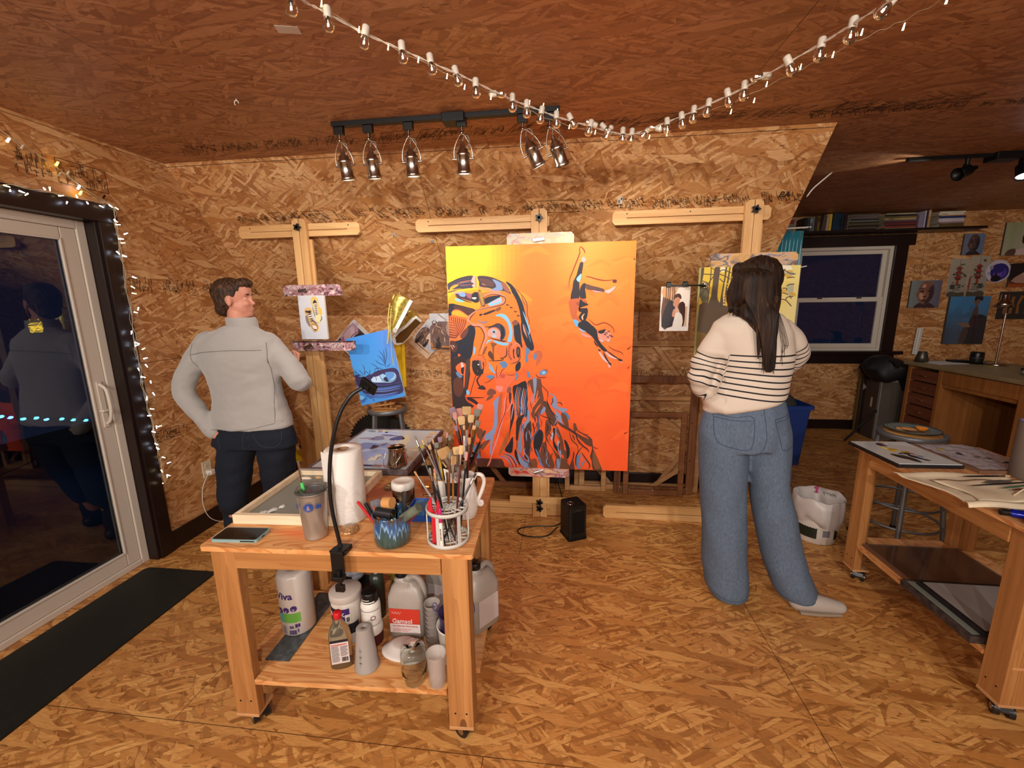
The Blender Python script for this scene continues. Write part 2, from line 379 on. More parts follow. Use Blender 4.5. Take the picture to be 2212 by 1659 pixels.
# ink stamped by the mill on the boards: rows of small printed blocks
INK=mat('mill_ink','#2a170a',.7)
def stamp(parent,x0,x1,h,seed,place,dens=1.0):
    "printed band running along x0..x1, height h; place(u, v) -> world point and second point function"
    rd=random.Random(seed);mb=MB();
    def rect(a,b,c,d):mb.quad(*[place(*p) for p in ((a,b),(c,b),(c,d),(a,d))])
    x=x0
    while x<x1:
        w=rd.choice((.10,.16,.07,.24));t=.0026
        kind=rd.random()
        if kind<.3:
            rect(x,0,x+w,t);rect(x,h-t,x+w,h);rect(x,0,x+t,h);rect(x+w-t,0,x+w,h)
        n=int(w/.0062*dens)
        for i in range(n):
            u=x+.005+(w-.01)*i/max(1,n);a=rd.random()*h*.6;b=a+h*(.12+.4*rd.random())
            rect(u,a,u+t*rd.uniform(.5,1.4),min(h,b))
            if rd.random()<.6:q=rd.random()*h*.9;rect(u,q,u+rd.uniform(.006,.022),q+t*rd.uniform(.6,1.5))
        x+=w+rd.choice((.015,.03,.06))
    o=mb.build('ink_stamp',INK,parent,kind='structure');return o
sl=Vector((0,YK-YS,ZK-CZ)).normalized();sn=Vector((0,-sl.z,sl.y)) if False else Vector((0,sl.z,-sl.y))
def on_slope(u,v,t=.0015):   # v measured up from z=2.13 along the slope
    yy=YS+(CZ-2.15)/(CZ-ZK)*(YK-YS);p=Vector((u,yy,2.15))-sl*v;return p+Vector((0,-.747,-.665))*t
stamp(wall_back,-2.28,XR-.04,.085,3,lambda u,v:on_slope(u-v*.5,v-.012))
stamp(wall_back,-2.5,XR-.05,.09,5,lambda u,v:(u,YK-.0015,.93+v),.8)
stamp(wall_left,2.24,3.3,.10,8,lambda u,v:(XL+.0015,u,1.66+v))
stamp(wall_left,.2,2.1,.12,9,lambda u,v:(XL+.0015,u,2.20+v),.9)
stamp(wall_left,2.25,2.75,.07,15,lambda u,v:(XL+.0015,u,.73+v),.7)
stamp(ceiling,-2.2,1.9,.15,11,lambda u,v:(u-v*.6,2.36+v,CZ-.0015))
stamp(ceiling,-2.2,1.9,.11,12,lambda u,v:(u-v*.5,1.02+v,CZ-.0015))
stamp(ceiling,1.2,4.4,.09,13,lambda u,v:(u+v*.5,2.45+v,CZ-.0015))
stamp(wall_far,1.5,2.7,.07,17,lambda u,v:(u,YF-.0015,.62+v),.4)
stamp(wall_far,3.9,5.6,.08,18,lambda u,v:(u,YF-.0015,1.84+v),.5)
for t,x,v,s,r in (('PA',1.28,.05,.055,.1),('30',-1.31,.075,.035,.1),):
    q=text_mesh(t,s,'ink_stamp',INK,wall_back,on_slope(x,v-.02,.002),(PI/2+.845,0,0));q['kind']='structure'
for t,x,z in (('30',-1.66,.95),('PA',-.98,.945)):
    q=text_mesh(t,.032,'ink_stamp',INK,wall_back,(x,YK-.003,z));q['kind']='structure'
q=text_mesh('LIMIT',.03,'ink_stamp',INK,wall_left,(XL+.003,2.32,.76),(PI/2,0,PI/2));q['kind']='structure'
# fixings left in the boards
# ---- sliding door
d=thing('door_1','white framed sliding glass patio door with night outside','door',(XL,0,0));d['kind']='structure'
GLASS=mat('door_glass','#ffffff',0,0,trans=1,ior=1.5)
def frame_mb(y0,y1,z0,z1,w,wb,x0,x1,wt=None):
    m=MB();wt=wt or w
    m.bb((x0,y0,z0),(x1,y0+w,z1));m.bb((x0,y1-w,z0),(x1,y1,z1));m.bb((x0,y0+w,z0),(x1,y1-w,z0+wb));m.bb((x0,y0+w,z1-wt),(x1,y1-w,z1));return m
frame_mb(y0+.004,2.112,.0,2.035,.045,.035,-.095,-.050).build('outer_frame',WHITE,d,bevel=.004)
frame_mb(1.02,2.066,.036,1.989,.075,.085,-.088,-.058,.06).build('sash',WHITE,d,bevel=.005)
frame_mb(1.09,1.994,.115,1.935,.012,.012,-.066,-.054).build('glazing_bead',WHITE,d,bevel=.003)
frame_mb(y0+.05,1.10,.036,1.989,.07,.085,-.118,-.092,.06).build('fixed_sash',WHITE,d,bevel=.005)
MB().bb((-.077,1.09,.118),(-.073,1.995,1.932)).build('glass_pane',GLASS,d)
MB().bb((-.107,.3,.118),(-.103,1.04,1.932)).build('glass_pane',GLASS,d)
mb=MB();mb.bb((-.058,2.012,.90),(-.05,2.042,1.165))
mb.tube(smooth_pts([(-.052,2.027,1.15),(-.02,2.03,1.12),(-.012,2.03,1.05),(-.014,2.03,.99),(-.03,2.03,.94),(-.052,2.03,.92)],5),[.009]*26,8)
mb.box((-.04,2.016,1.0),(.03,.03,.014));mb.build('handle',WHITE,d,bevel=.003,label='white pull handle')
mb=MB();mb.bb((XL-.005,2.128,0),(XL+.026,2.214,2.04));mb.bb((XL-.005,y0-.13,2.036),(XL+.034,2.224,2.132));mb.bb((XL-.005,y0-.12,0),(XL+.026,y0,2.04))
mb.bb((XL-.1,2.112,0),(XL+.012,2.130,2.04));mb.bb((XL-.1,y0,2.036),(XL+.012,2.128,2.046))
struct('trim_1',mb,DARK,bevel=.003)
# dark deck rail outside with a row of cold blue lights
# ---- baseboards
mb=MB();mb.bb((XL-.002,2.216,0),(XL+.018,YK,.125));struct('baseboard_left',mb,DARK,bevel=.004)
mb=MB();mb.bb((XL+.018,YK-.018,0),(XR,YK+.002,.125));struct('baseboard_back',mb,DARK,bevel=.004)
mb=MB();mb.bb((XR,YF-.018,0),(XE,YF+.002,.115));struct('baseboard_far',mb,DARK,bevel=.004)
# ---- far window
wdw=thing('window_1','white double-hung window in dark casing, night outside','window',(wx0,YF,wz0));wdw['kind']='structure'
Wd,Hh=wx1-wx0,wz1-wz0
def rect_frame(x0,x1,z0,z1,w,y0,y1):
    m=MB();m.bb((x0,y0,z0),(x0+w,y1,z1));m.bb((x1-w,y0,z0),(x1,y1,z1));m.bb((x0+w,y0,z0),(x1-w,y1,z0+w));m.bb((x0+w,y0,z1-w),(x1-w,y1,z1));return m
rect_frame(0,Wd,0,Hh,.035,.0,.07).build('window_frame',WHITE,wdw,bevel=.004)
rect_frame(.036,Wd-.036,.565,Hh-.036,.045,.040,.066).build('upper_sash',WHITE,wdw,bevel=.003)
rect_frame(.036,Wd-.036,.036,.62,.05,.012,.038).build('lower_sash',WHITE,wdw,bevel=.003)
MB().bb((.07,.052,.6),(Wd-.07,.055,Hh-.07)).build('glass_pane',GLASS,wdw)
MB().bb((.08,.024,.08),(Wd-.08,.027,.58)).build('glass_pane',GLASS,wdw)
mb=MB();mb.box((.3,.008,.612),(.05,.012,.012));mb.box((.72,.008,.612),(.05,.012,.012));mb.build('sash_lock',BLACKM,wdw)
mb=MB();mb.bb((wx0-.11,YF-.022,wz0-.02),(wx0,YF+.02,wz1+.02));mb.bb((wx1,YF-.022,wz0-.02),(wx1+.13,YF+.02,wz1+.02));mb.bb((wx0-.14,YF-.026,wz1),(wx1+.19,YF+.02,wz1+.12))
mb.bb((wx0-.16,YF-.07,wz0-.035),(wx1+.21,YF+.01,wz0));mb.bb((wx0-.12,YF-.02,wz0-.15),(wx1+.15,YF+.01,wz0-.035));struct('trim_2',mb,DARK,bevel=.003)
# ================================================================ wall easels
PINE=lambda ax:wood('pine_'+'xyz'[ax],'#c9965a','#dfb47a',ax,.8,knots=False,c3='#b98448')
SMEAR=None
def smear_mat():
    m,k=newmat('paint_smeared_wood',.5);tc=k.n('TexCoord')
    n=k.n('TexNoise');n.inputs['Scale'].default_value=14;n.inputs['Detail'].default_value=6;n.inputs['Distortion'].default_value=1.5;oi=k.n('ObjectInfo')
    ad=k.n('VectorMath',operation='ADD');k.l(tc.outputs['Object'],ad.inputs[0]);k.l(oi.outputs['Location'],ad.inputs[1]);k.l(k.mapping(ad.outputs[0],sc=(1,1,1.8)),n.inputs['Vector'])
    n2=k.n('TexNoise');n2.inputs['Scale'].default_value=30;n2.inputs['Detail'].default_value=5;k.l(ad.outputs[0],n2.inputs['Vector'])
    sp=k.n('SeparateColor');k.l(n2.outputs['Color'],sp.inputs[0])
    c=k.ramp(n.outputs[0],[(.30,'#5a3140'),(.40,'#8a5a5c'),(.46,'#c98e8c'),(.5,'#5e5a6e'),(.55,'#d8c0b4'),(.6,'#a06a74'),(.7,'#3f2c3c')])
    k.l(k.mix(k.math('MULTIPLY',k.math('GREATER_THAN',sp.outputs[1],.53),.8),c,k.ramp(sp.outputs[0],[(.4,'#3c2430'),(.5,'#b8788a'),(.6,'#e8d8cc')])),k.b.inputs['Base Color']);return m
SMEAR=smear_mat()
def smear2(name,stops,thr=.5,sc=9):
    m,k=newmat(name,.5);tc=k.n('TexCoord');n=k.n('TexNoise');n.inputs['Scale'].default_value=sc;n.inputs['Detail'].default_value=5;n.inputs['Distortion'].default_value=1;k.l(k.mapping(tc.outputs['Object'],(3,1,2),sc=(1,1,2)),n.inputs['Vector'])
    k.l(k.ramp(n.outputs[0],stops),k.b.inputs['Base Color']);return m
SM_MID=smear2('pale_smeared_wood',[(.34,'#d9cdbb'),(.42,'#e3bd92'),(.5,'#d8b288'),(.56,'#9fb3b4'),(.6,'#e07a55'),(.68,'#e8dccb')])
SM_MIDB=smear2('red_smeared_wood',[(.34,'#d8402e'),(.44,'#d9a08c'),(.52,'#c8b4b0'),(.58,'#a5465a'),(.66,'#e3bd92')])
SM_R=smear2('grey_smeared_wood',[(.34,'#6f6a72'),(.42,'#c99a5c'),(.52,'#d8a868'),(.58,'#b8a49c'),(.64,'#4a4a58'),(.7,'#cda06a')])
CHROME=mat('chrome','#c8c4bc',.18,1)
KNOBM=mat('knob_black','#101010',.4)
def star_knob(parent,loc,r=.026):
    mb=MB();pts=[]
    for i in range(40):
        a=2*PI*i/40;pts.append((math.cos(a)*r*(.78+.22*math.cos(5*a)),math.sin(a)*r*(.78+.22*math.cos(5*a))))
    mb.prism(pts,.016,'XZ',-.03);mb.cyl((0,-.03,0),(0,.0,0),.009)
    return mb.build('star_knob',KNOBM,parent,bevel=.003,loc=loc)
def rail_mb(x0,x1,z0,h,t,slot=True,tilt=None):
    mb=MB();c=.018
    def board(a,b,zz0,zz1,cham):
        pts=[]
        mb.prism([(a+(c if cham[0] else 0),zz0),(b-(c if cham[1] else 0),zz0),(b,zz0+(c if cham[1] else 0)),(b,zz1-(c if cham[3] else 0)),(b-(c if cham[3] else 0),zz1),(a+(c if cham[2] else 0),zz1),(a,zz1-(c if cham[2] else 0)),(a,zz0+(c if cham[0] else 0))],t,'XZ',0)
    s0,s1=x0+.09,x1-.09;mz=z0+h*.48
    board(x0,x1,z0,mz-.003,(1,1,0,0));board(x0,x1,mz+.003,z0+h,(0,0,1,1));mb.bb((x0,.001,mz-.003),(s0,t,mz+.003));mb.bb((s1,.001,mz-.003),(x1,t,mz+.003));mb.bb((s0,t*.6,mz-.003),(s1,t,mz+.003))
    return mb
def easel(label,x0,x1,px,trays,foot=None,ztop=2.165):
    Y=2.918;e=thing('wall_easel',label,'easel',((x0+x1)/2,Y,0),group='wall-mounted studio easels');cx=(x0+x1)/2
    rail_mb(x0-cx,x1-cx,2.05,.085,.03).build('top_rail',PINE(0),e,bevel=.002)
    b0,b1=foot or (x0,x1)
    rail_mb(b0-cx,b1-cx,.0,.098,.03).build('bottom_rail',PINE(0),e,bevel=.002)
    for xx in (x0+.09,(x0+x1)/2,x1-.08):MB().cyl((xx-cx,-.002,2.117),(xx-cx,.001,2.117),.004).build('screw',BLACKM,e)
    P=px-cx;mb=MB()
    for s in (-1,1):
        a,b=(P-.052,P-.003) if s<0 else (P+.003,P+.052)
        mb.prism([(a,.0),(b,.0),(b,ztop),(a+(.018 if s<0 else 0),ztop),(a,ztop-.018)] if s<0 else [(a,0),(b,0),(b,ztop-.018),(b-.018,ztop),(a,ztop)],.028,'XZ',-.03)
    mb.bb((P-.003,-.022,0),(P+.003,-.004,ztop-.09));mb.build('post',PINE(2),e,bevel=.002)
    MB().bb((P+.035,-.0015,.1),(P+.07,.02,2.03)).build('rear_post',PINE(2),e,bevel=.002)
    star_knob(e,(P,-.03,2.105))
    for (tx0,tx1,z0,z1,m,dpt,kind) in trays:
        mb=MB();r=.018
        if kind=='u':poly=[(tx0-cx,z0),(tx1-cx,z0),(tx1-cx,z1-r),(tx1-cx-r,z1),(tx0-cx+r,z1),(tx0-cx,z1-r)]
        else:poly=[(tx0-cx+r,z0),(tx1-cx-r,z0),(tx1-cx,z0+r),(tx1-cx,z1),(tx0-cx,z1),(tx0-cx,z0+r)]
        mb.prism(poly,.02,'XZ',-.055-dpt);mb.bb((P-.05,-.036-dpt,z0),(P+.05,-.0305,z1))
        if kind != 'u':mb.bb((tx0-cx,-.055-dpt,z1-.012),(tx1-cx,-.0315,z1))
        t=mb.build('clamp_bar' if kind=='u' else 'tray',m,e,bevel=.003)
        mb=MB();mb.box((P,-.062-dpt,(z0+z1)/2),(.075,.012,.022),rot=(0,-.1 if kind=='u' else -.35,0));mb.cyl((P+.034,-.058-dpt,(z0+z1)/2),(P+.034,-.078-dpt,(z0+z1)/2),.006);mb.build('clamp_lever',CHROME,e,bevel=.003)
    return e
e1=easel('left wall easel, narrow purple-smeared bars gripping the sneaker painting',-2.33,-1.415,-1.845,[(-1.995,-1.565,1.637,1.715,SMEAR,0,'u'),(-1.975,-1.495,1.245,1.315,SMEAR,0,'l')])
e2=easel('middle wall easel holding the large orange painting',-1.01,-.10,-.165,[(-.37,.06,1.92,2.005,SM_MID,.045,'u'),(-.385,.045,.345,.425,SM_MIDB,.045,'l')],foot=(-1.03,0.0))
e3=easel('right wall easel behind the woman, holding the forest painting',.306,1.265,1.155,[(.90,1.40,1.755,1.845,SM_R,.045,'u'),(.95,1.35,.93,1.0,SM_R,.045,'l')],foot=(.30,1.26))
# low wooden foot board of the middle easel
mb=MB();mb.bb((-.385+.555,-.058,.12),(.06+.555,-.035,.165));mb.build('lower_bar',PINE(0),e2,bevel=.002)
star_knob(e2,(.39,-.058,.137));star_knob(e2,(.39,-.03,.075))
# ---------------------------------------------------------------- paintings
CANVAS=mat('canvas_edge','#d8cbb8',.8)
PAINTM=vmat('oil_paint',.6)
PHOTO=vmat('photo_print',.3)
def sheet(name,label,cat,w,h,t,loc,rot=(0,0,0),art=None,m=None,edge=CANVAS,artname='painted_image',group=None,face='#e8e4dc'):
    "a stretched canvas or print: origin at lower left, facing -Y"
    o=thing(name,label,cat,loc,group=group,rot=rot)
    MB().bb((0,0,0),(w,t,h)).build('stretched_canvas' if t>.01 else 'paper',edge,o,bevel=.0015 if t>.01 else 0)
    p=Paint();p.W=w;p.H=h;art(p,w,h);p.mb.build(artname,m or PAINTM,o)
    return o
# ================================================================ rolling carts
FIRX=wood('fir_x','#95602f','#bd8850',0,.7,c3='#7c4a22');FIRY=wood('fir_y','#95602f','#bd8850',1,.7,c3='#7c4a22');FIRZ=wood('fir_z','#93602f','#b9834c',2,.7,c3='#7c4c26')
def plytop(name,stains):
    m,k=newmat(name,.5);tc=k.n('TexCoord');co=tc.outputs['Object']
    n=k.n('TexNoise');n.inputs['Scale'].default_value=1;n.inputs['Detail'].default_value=3;n.inputs['Distortion'].default_value=1.6;k.l(k.mapping(co,sc=(1.6,9,9)),n.inputs['Vector'])
    n1=k.n('TexNoise');n1.inputs['Scale'].default_value=1;n1.inputs['Detail'].default_value=4;k.l(k.mapping(co,sc=(5,120,60)),n1.inputs['Vector'])
    f=k.math('FRACT',k.math('MULTIPLY',n.outputs[0],7))
    col=k.ramp(f,[(0,'#d9a368'),(.5,'#cd9156'),(.8,'#b5713b'),(1,'#d9a368')]);col=k.mix(k.math('MULTIPLY',k.math('SUBTRACT',n1.outputs[0],.4),.9),col,'#b0703c')
    for (x,y,rx,ry,c,a) in stains:
        g=k.n('TexGradient',gradient_type='SPHERICAL');k.l(k.mapping(co,(-x/rx,-y/ry,0),sc=(1/rx,1/ry,.01)),g.inputs[0])
        nn=k.n('TexNoise');nn.inputs['Scale'].default_value=1;nn.inputs['Detail'].default_value=4;k.l(k.mapping(co,(x,y,0),sc=(8,30,8)),nn.inputs['Vector'])
        ff=k.math('MULTIPLY',k.math('MULTIPLY',g.outputs[1],nn.outputs[0]),a);ff.node.use_clamp=True;col=k.mix(ff,col,c)
    k.l(col,k.b.inputs['Base Color']);return m
W_=1.25
PLY1=plytop('stained_plywood',[(-.19,-.20,.11,.035,'#e06a34',1.5),(-.13,-.23,.12,.03,'#e06a34',1.1),(-.40,-.25,.14,.05,'#d86a44',.9),(-.36,-.12,.2,.03,'#d8703f',.9),(-.1,.12,.3,.12,'#a85f45',3.0),(.30,.1,.3,.14,'#b06a50',2.2),(-.02,-.02,.3,.06,'#8a5a48',2.4),(.02,-.25,.05,.02,'#7a4a30',2)])
PLY2=plytop('plain_plywood',[(.2,.0,.3,.2,'#b58a78',1.6)])
PLYEDGE=mat('plywood_edge','#b98a5c',.6,noise_amt=.25,nscale=60,stretch=(.2,.2,6))
RUBBER=mat('caster_rubber','#151515',.35);
def cart(label,cx,cy,rz,top,shelf):
    o=thing('rolling_cart',label,'work table',(cx,cy,0),rz,group='wooden rolling work tables');w,d,zt=.4675,.306,.775
    def rr(w,d,r):return [(sx*w-sx*r+r*math.cos(a),sy*d-sy*r+r*math.sin(a)) for sx,sy,b in ((1,1,0),(-1,1,1),(-1,-1,2),(1,-1,3)) for a in [PI/2*(b+i/4) for i in range(5)]]
    t=MB().prism(rr(w,d,.012),.017,'XY',zt-.017).build('tabletop',top,o,bevel=.0015)
    MB().prism(rr(w-.0006,d-.0006,.012),.0145,'XY',zt-.0155).build('tabletop_edge',PLYEDGE,o) if False else None
    lw,li=.088,.022
    for sx in (-1,1):
        for sy in (-1,1):
            x0=sx*(w-li-lw/2);y0=sy*(d-.018-.045);mb=MB()
            mb.box((x0,y0+sy*.026,.42),(lw,.037,.676));mb.box((x0+sx*.025,y0-sy*.0145,.42),(.038,.042,.676))
            g=mb.build('leg',FIRZ,o,bevel=.003)
            mb=MB();mb.box((x0,y0+sy*.004,.078),(lw,.085,.012));mb.build('foot_pad',PLYEDGE,g,bevel=.001)
            for k in range(2):MB().cyl((x0-.02+.04*k,y0+sy*.0448,.14),(x0-.02+.04*k,y0+sy*.0453,.14),.0035).build('screw',BLACKM,g)
            c=thing('x','','',(x0+.005,y0+.01,0));c.name='caster';c.parent=o
            for kk in ('label','category'):del c[kk]
            c.rotation_euler.z=1.15*(1 if sx*sy<0 else .8)
            mb=MB();mb.cyl((0,0,.062),(0,0,.072),.026);mb.cyl((.0,.0,.045),(0,0,.062),.014)
            mb.prism([(-.022,.03),(-.012,.052),(.018,.058),(.03,.045),(.026,.02),(.0,.012)],.044,'YZ',-.022);mb.build('fork',BLACKP,c,bevel=.002)
            mb=MB()
            for s in (-1,1):mb.cyl((s*.012,0.004,.026),(s*.029,.004,.026),.026,n=24)
            wv=mb.build('wheel',RUBBER,c,bevel=.003)
            MB().cyl((-.0305,.004,.026),(.0305,.004,.026),.012).build('hub_cap',CHROME,c)
    z=.722
    for sy in (-1,1):MB().box((0,sy*(d-.032),z),(2*(w-li-lw)-.002,.036,.068)).build('apron',FIRX,o,bevel=.002)
    for sx in (-1,1):MB().box((sx*(w-.04),0,z),(.036,2*(d-.11)-.002,.068)).build('apron',FIRY,o,bevel=.002)
    hw,hd=w-.022,d-.02;a=lw+.004;b=.093
    poly=[(-hw+a,-hd-.004),(hw-a,-hd-.004),(hw-a,-hd+b),(hw+.012,-hd+b),(hw+.012,hd-b),(hw-a,hd-b),(hw-a,hd),(-hw+a,hd),(-hw+a,hd-b),(-hw,hd-b),(-hw,-hd+b),(-hw+a,-hd+b)]
    MB().prism(poly,.018,'XY',.217).build('shelf',shelf,o,bevel=.0015)
    return o
SH1=plytop('shelf_plywood',[(.3,-.1,.2,.1,'#e8c8a0',1.5)])
cart1=cart('front wooden cart crowded with brushes, paper towels and jars',-.7635,1.4745,.046,PLY1,SH1)
cart2=cart('right-hand wooden cart carrying glass palettes and a canvas brush roll',1.895,1.947,-PI/2,PLY2,PLY2)
# ---------------------------------------------------------------- things on the front cart
T=.7752
STEEL=mat('brushed_steel','#b9b4ac',.36,.8,bump=.15,nscale=3,stretch=(1,1,60));WHITEP=mat('white_plastic','#d9d3c9',.4);PAPER=mat('paper_towel','#dcd6ce',.9,bump=.35,nscale=5,stretch=(10,10,40))
CLEAR=mat('clear_plastic','#e8e8e8',.12,trans=.95,ior=1.3);GL=mat('clear_glass','#f4f8f4',.03,trans=1,ior=1.45);CARD=mat('cardboard','#8a6a4a',.8)
p=at(508,1156,z=T)
o=thing('smartphone','dark phone in a pale teal case lying at the front-left of the cart','phone',(-1.118,1.222,T),.06)
def rrect(w,d,r,n=5):return [(sx*(w-r)+r*math.cos(a),sy*(d-r)+r*math.sin(a)) for sx,sy,b in ((1,1,0),(-1,1,1),(-1,-1,2),(1,-1,3)) for a in [PI/2*(b+i/n) for i in range(n+1)]]
MB().prism(rrect(.083,.041,.011),.010,'XY',0).build('case',mat('teal_case','#7f9c9a',.5),o,bevel=.002)
MB().prism(rrect(.079,.037,.009),.0006,'XY',.0101).build('screen',mat('phone_screen','#101010',.08),o)
MB().box((.0832,-.005,.005),(.001,.014,.004)).build('port',BLACKP,o);MB().box((.05,-.0412,.005),(.05,.001,.004)).build('side_button',BLACKP,o)
# framed grey palette
o=thing('palette_box','shallow pine tray with a grey mixing surface, streak of white paint','palette',(-1.213,1.297,T),.046)
w,d,h=.40,.44,.036;t=.019;PB=wood('pale_pine','#d9c3a0','#ead9bb',0,1,knots=False,c3='#c9a888')
mb=MB();mb.bb((0,0,0),(w,t,h));mb.bb((0,d-t,0),(w,d,h));mb.bb((0,t,0),(t,d-t,h));mb.bb((w-t,t,0),(w,d-t,h));mb.build('frame',PB,o,bevel=.001)
MB().bb((t,t,.002),(w-t,d-t,.014)).build('mixing_surface',mat('grey_surface','#7d8078',.35),o)
def blob(mb,cx,cy,rx,ry,z,h,seed,rot=0,n=18):
    rd=random.Random(seed);a0=rd.random()*6;pts=[]
    for i in range(n):a=2*PI*i/n;r=1+.22*math.sin(2*a+a0)+.16*math.sin(3*a+a0*2)+.08*rd.uniform(-1,1);x,y=rx*r*math.cos(a),ry*r*math.sin(a);pts.append((cx+x*math.cos(rot)-y*math.sin(rot),cy+x*math.sin(rot)+y*math.cos(rot)))
    vs=[(x,y,z) for x,y in pts]+[(cx+(x-cx)*.7,cy+(y-cy)*.7,z+h) for x,y in pts]
    mb.add(vs,[(i,(i+1) % n,n+(i+1) % n,n+i) for i in range(n)]+[tuple(range(n,2*n))],True)
PAINTS=vmat('wet_paint',.3,.3)
mb=MB();mb.paint('#c9cdc8');blob(mb,.10,.085,.012,.024,.014,.004,1);blob(mb,.075,.06,.012,.016,.014,.005,2);blob(mb,.12,.115,.008,.018,.014,.004,3)
mb.paint('#e8dcc8');blob(mb,.06,.385,.024,.016,.014,.005,4);mb.paint('#e0b070');blob(mb,.115,.395,.018,.01,.014,.003,5);mb.paint('#f0d000');blob(mb,.17,.40,.014,.02,.014,.006,6);mb.paint('#5c6058');blob(mb,.11,.07,.006,.02,.0141,.001,7)
mb.build('paint_daubs',PAINTS,o)
for (nm,lb,x,y,z,l,a) in (('painting_stick','thin grey stick lying across the palette tray back edge',-1.14,1.722,T+.037,.16,.03),):
    tag(MB().box((0,0,.004),(l,.009,.008)).build(nm,mat('grey_stick','#8a8078',.6),loc=(x,y,z),rot=(0,0,a)),lb,'stick')
# tumbler
o=thing('steel_tumbler','twisted stainless tumbler with blue tree logo, lid and straw','tumbler',(-.852,1.248,T));o.scale=(1.12,1.12,1.02)
def tw(a,z):return 1+.035*math.cos(6*a+z*34)*max(0,min(1,(z-.012)/.03))*max(0,min(1,(.125-z)/.04))
mb=MB();prof=[(.001,0),(.030,0),(.0335,.003)]+[(.0335+.0*z+(.0105*(z/.168)**1.6),z) for z in [.01+.158*i/26 for i in range(27)]]+[(.0475,.168),(.046,.170),(.044,.166),(.043,.160)]
mb.lathe(prof,n=72,fn=tw,cap=False);mb.build('cup',STEEL,o)
mb=MB();mb.lathe([(.0435,.160),(.0465,.169),(.048,.173),(.047,.178),(.043,.178),(.041,.168),(.001,.167)],n=40,cap=False);mb.lathe([(.034,.1675),(.034,.174),(.030,.174),(.030,.168)],n=30,cap=False);mb.build('lid',CLEAR,o)
BLUEL=mat('blue_logo','#23408a',.5)
def ring_logo():
    mb=MB();R=.0455;
    def P(u,v):a=-PI/2+.28+u/R;rr=R*.99+.0008-(.125-v)*.045;return (rr*math.cos(a),rr*math.sin(a),v)
    n=28;C0=(0,.128)
    for r0,r1 in ((.0,.0125),(.0135,.015)):
        for i in range(n):
            a,b=2*PI*i/n,2*PI*(i+1)/n
            mb.quad(*[P(C0[0]+r*math.cos(t),C0[1]+r*math.sin(t)) for r,t in ((max(r0,.0005),a),(r1,a),(r1,b),(max(r0,.0005),b))])
    mb.m(1)
    tree=[(0,.0095),(-.0035,.003),(-.002,.003),(-.005,-.003),(-.003,-.003),(-.006,-.0085),(.006,-.0085),(.003,-.003),(.005,-.003),(.002,.003),(.0035,.003)]
    pts=[(lambda q:(q[0]*1.012,q[1]*1.012,q[2]))(P(C0[0]+x,C0[1]+y)) for x,y in tree];tri=tessellate_polygon([[Vector((x,y,0)) for x,y in tree]]);mb.add(pts,tri)
    mb.m(0)
    for k,(u0,u1) in enumerate(((.020,.023),(.0245,.031),(.0325,.036),(-.055,-.046),(-.044,-.036))):
        mb.quad(P(u0,.121),P(u1,.121),P(u1,.135),P(u0,.135))
    return mb
ring_logo().build('logo',[BLUEL,STEEL],o)
s=thing('metal_straw','metal straw with a green silicone tip standing in the tumbler lid','straw',(-.852,1.246,T))
a,b=Vector((-.022,.006,.05)),Vector((-.046,.012,.27));
MB().cyl(a,b,.003,n=10).build('tube',CHROME,s);q=(b-a).normalized();c=a+q*.115;MB().cyl(c-q*.0,c+q*.03,.0065,.0055,n=12).build('grommet',mat('green_silicone','#49c05a',.5),s)
# paper towel roll
def towel_roll(name,label,loc,h,r,m,rc=.019):
    o=thing(name,label,'paper towels',loc)
    mb=MB();mb.lathe([(rc+.002,0),(r-.003,0),(r,.004),(r+.0005,h*.5),(r,h-.004),(r-.003,h),(rc+.002,h),(rc+.002,0)],n=48,cap=False,fn=lambda a,z:1+.006*math.sin(9*a)*math.sin(z*30));mb.box((-r*.55,-r*.84,h*.5),(.07,.001,h*.98),rot=(0,0,-.58));mb.build('paper',m,o)
    mb=MB();mb.lathe([(rc,.001),(rc+.0018,.001),(rc+.0018,h-.001),(rc,h-.001),(rc,.001)],n=28,cap=False);mb.build('cardboard_core',CARD,o)
    return o
towel_roll('paper_towel_roll','white paper towel roll standing upright in the middle of the cart',(-.803,1.385,T),.276,.066,PAPER)
# resin disc
mb=MB();mb.lathe([(.001,0),(.033,0),(.036,.004),(.034,.010),(.026,.0145),(.001,.016)],n=32,cap=False)
m,k=newmat('marbled_disc',.15);n=k.n('TexNoise');n.inputs['Scale'].default_value=45;n.inputs['Distortion'].default_value=3;tc=k.n('TexCoord');k.l(tc.outputs['Object'],n.inputs['Vector']);k.l(k.ramp(n.outputs[0],[(.35,'#6a7a4a'),(.45,'#b08a5a'),(.52,'#c0524a'),(.6,'#c8b060'),(.66,'#4a5a6a')]),k.b.inputs['Base Color']);k.b.inputs['Metallic'].default_value=.4
tag(mb.build('marbled_disc',m,loc=(-.755,1.291,T)),'small domed disc with a marbled multicoloured top beside the lamp clamp','tin')
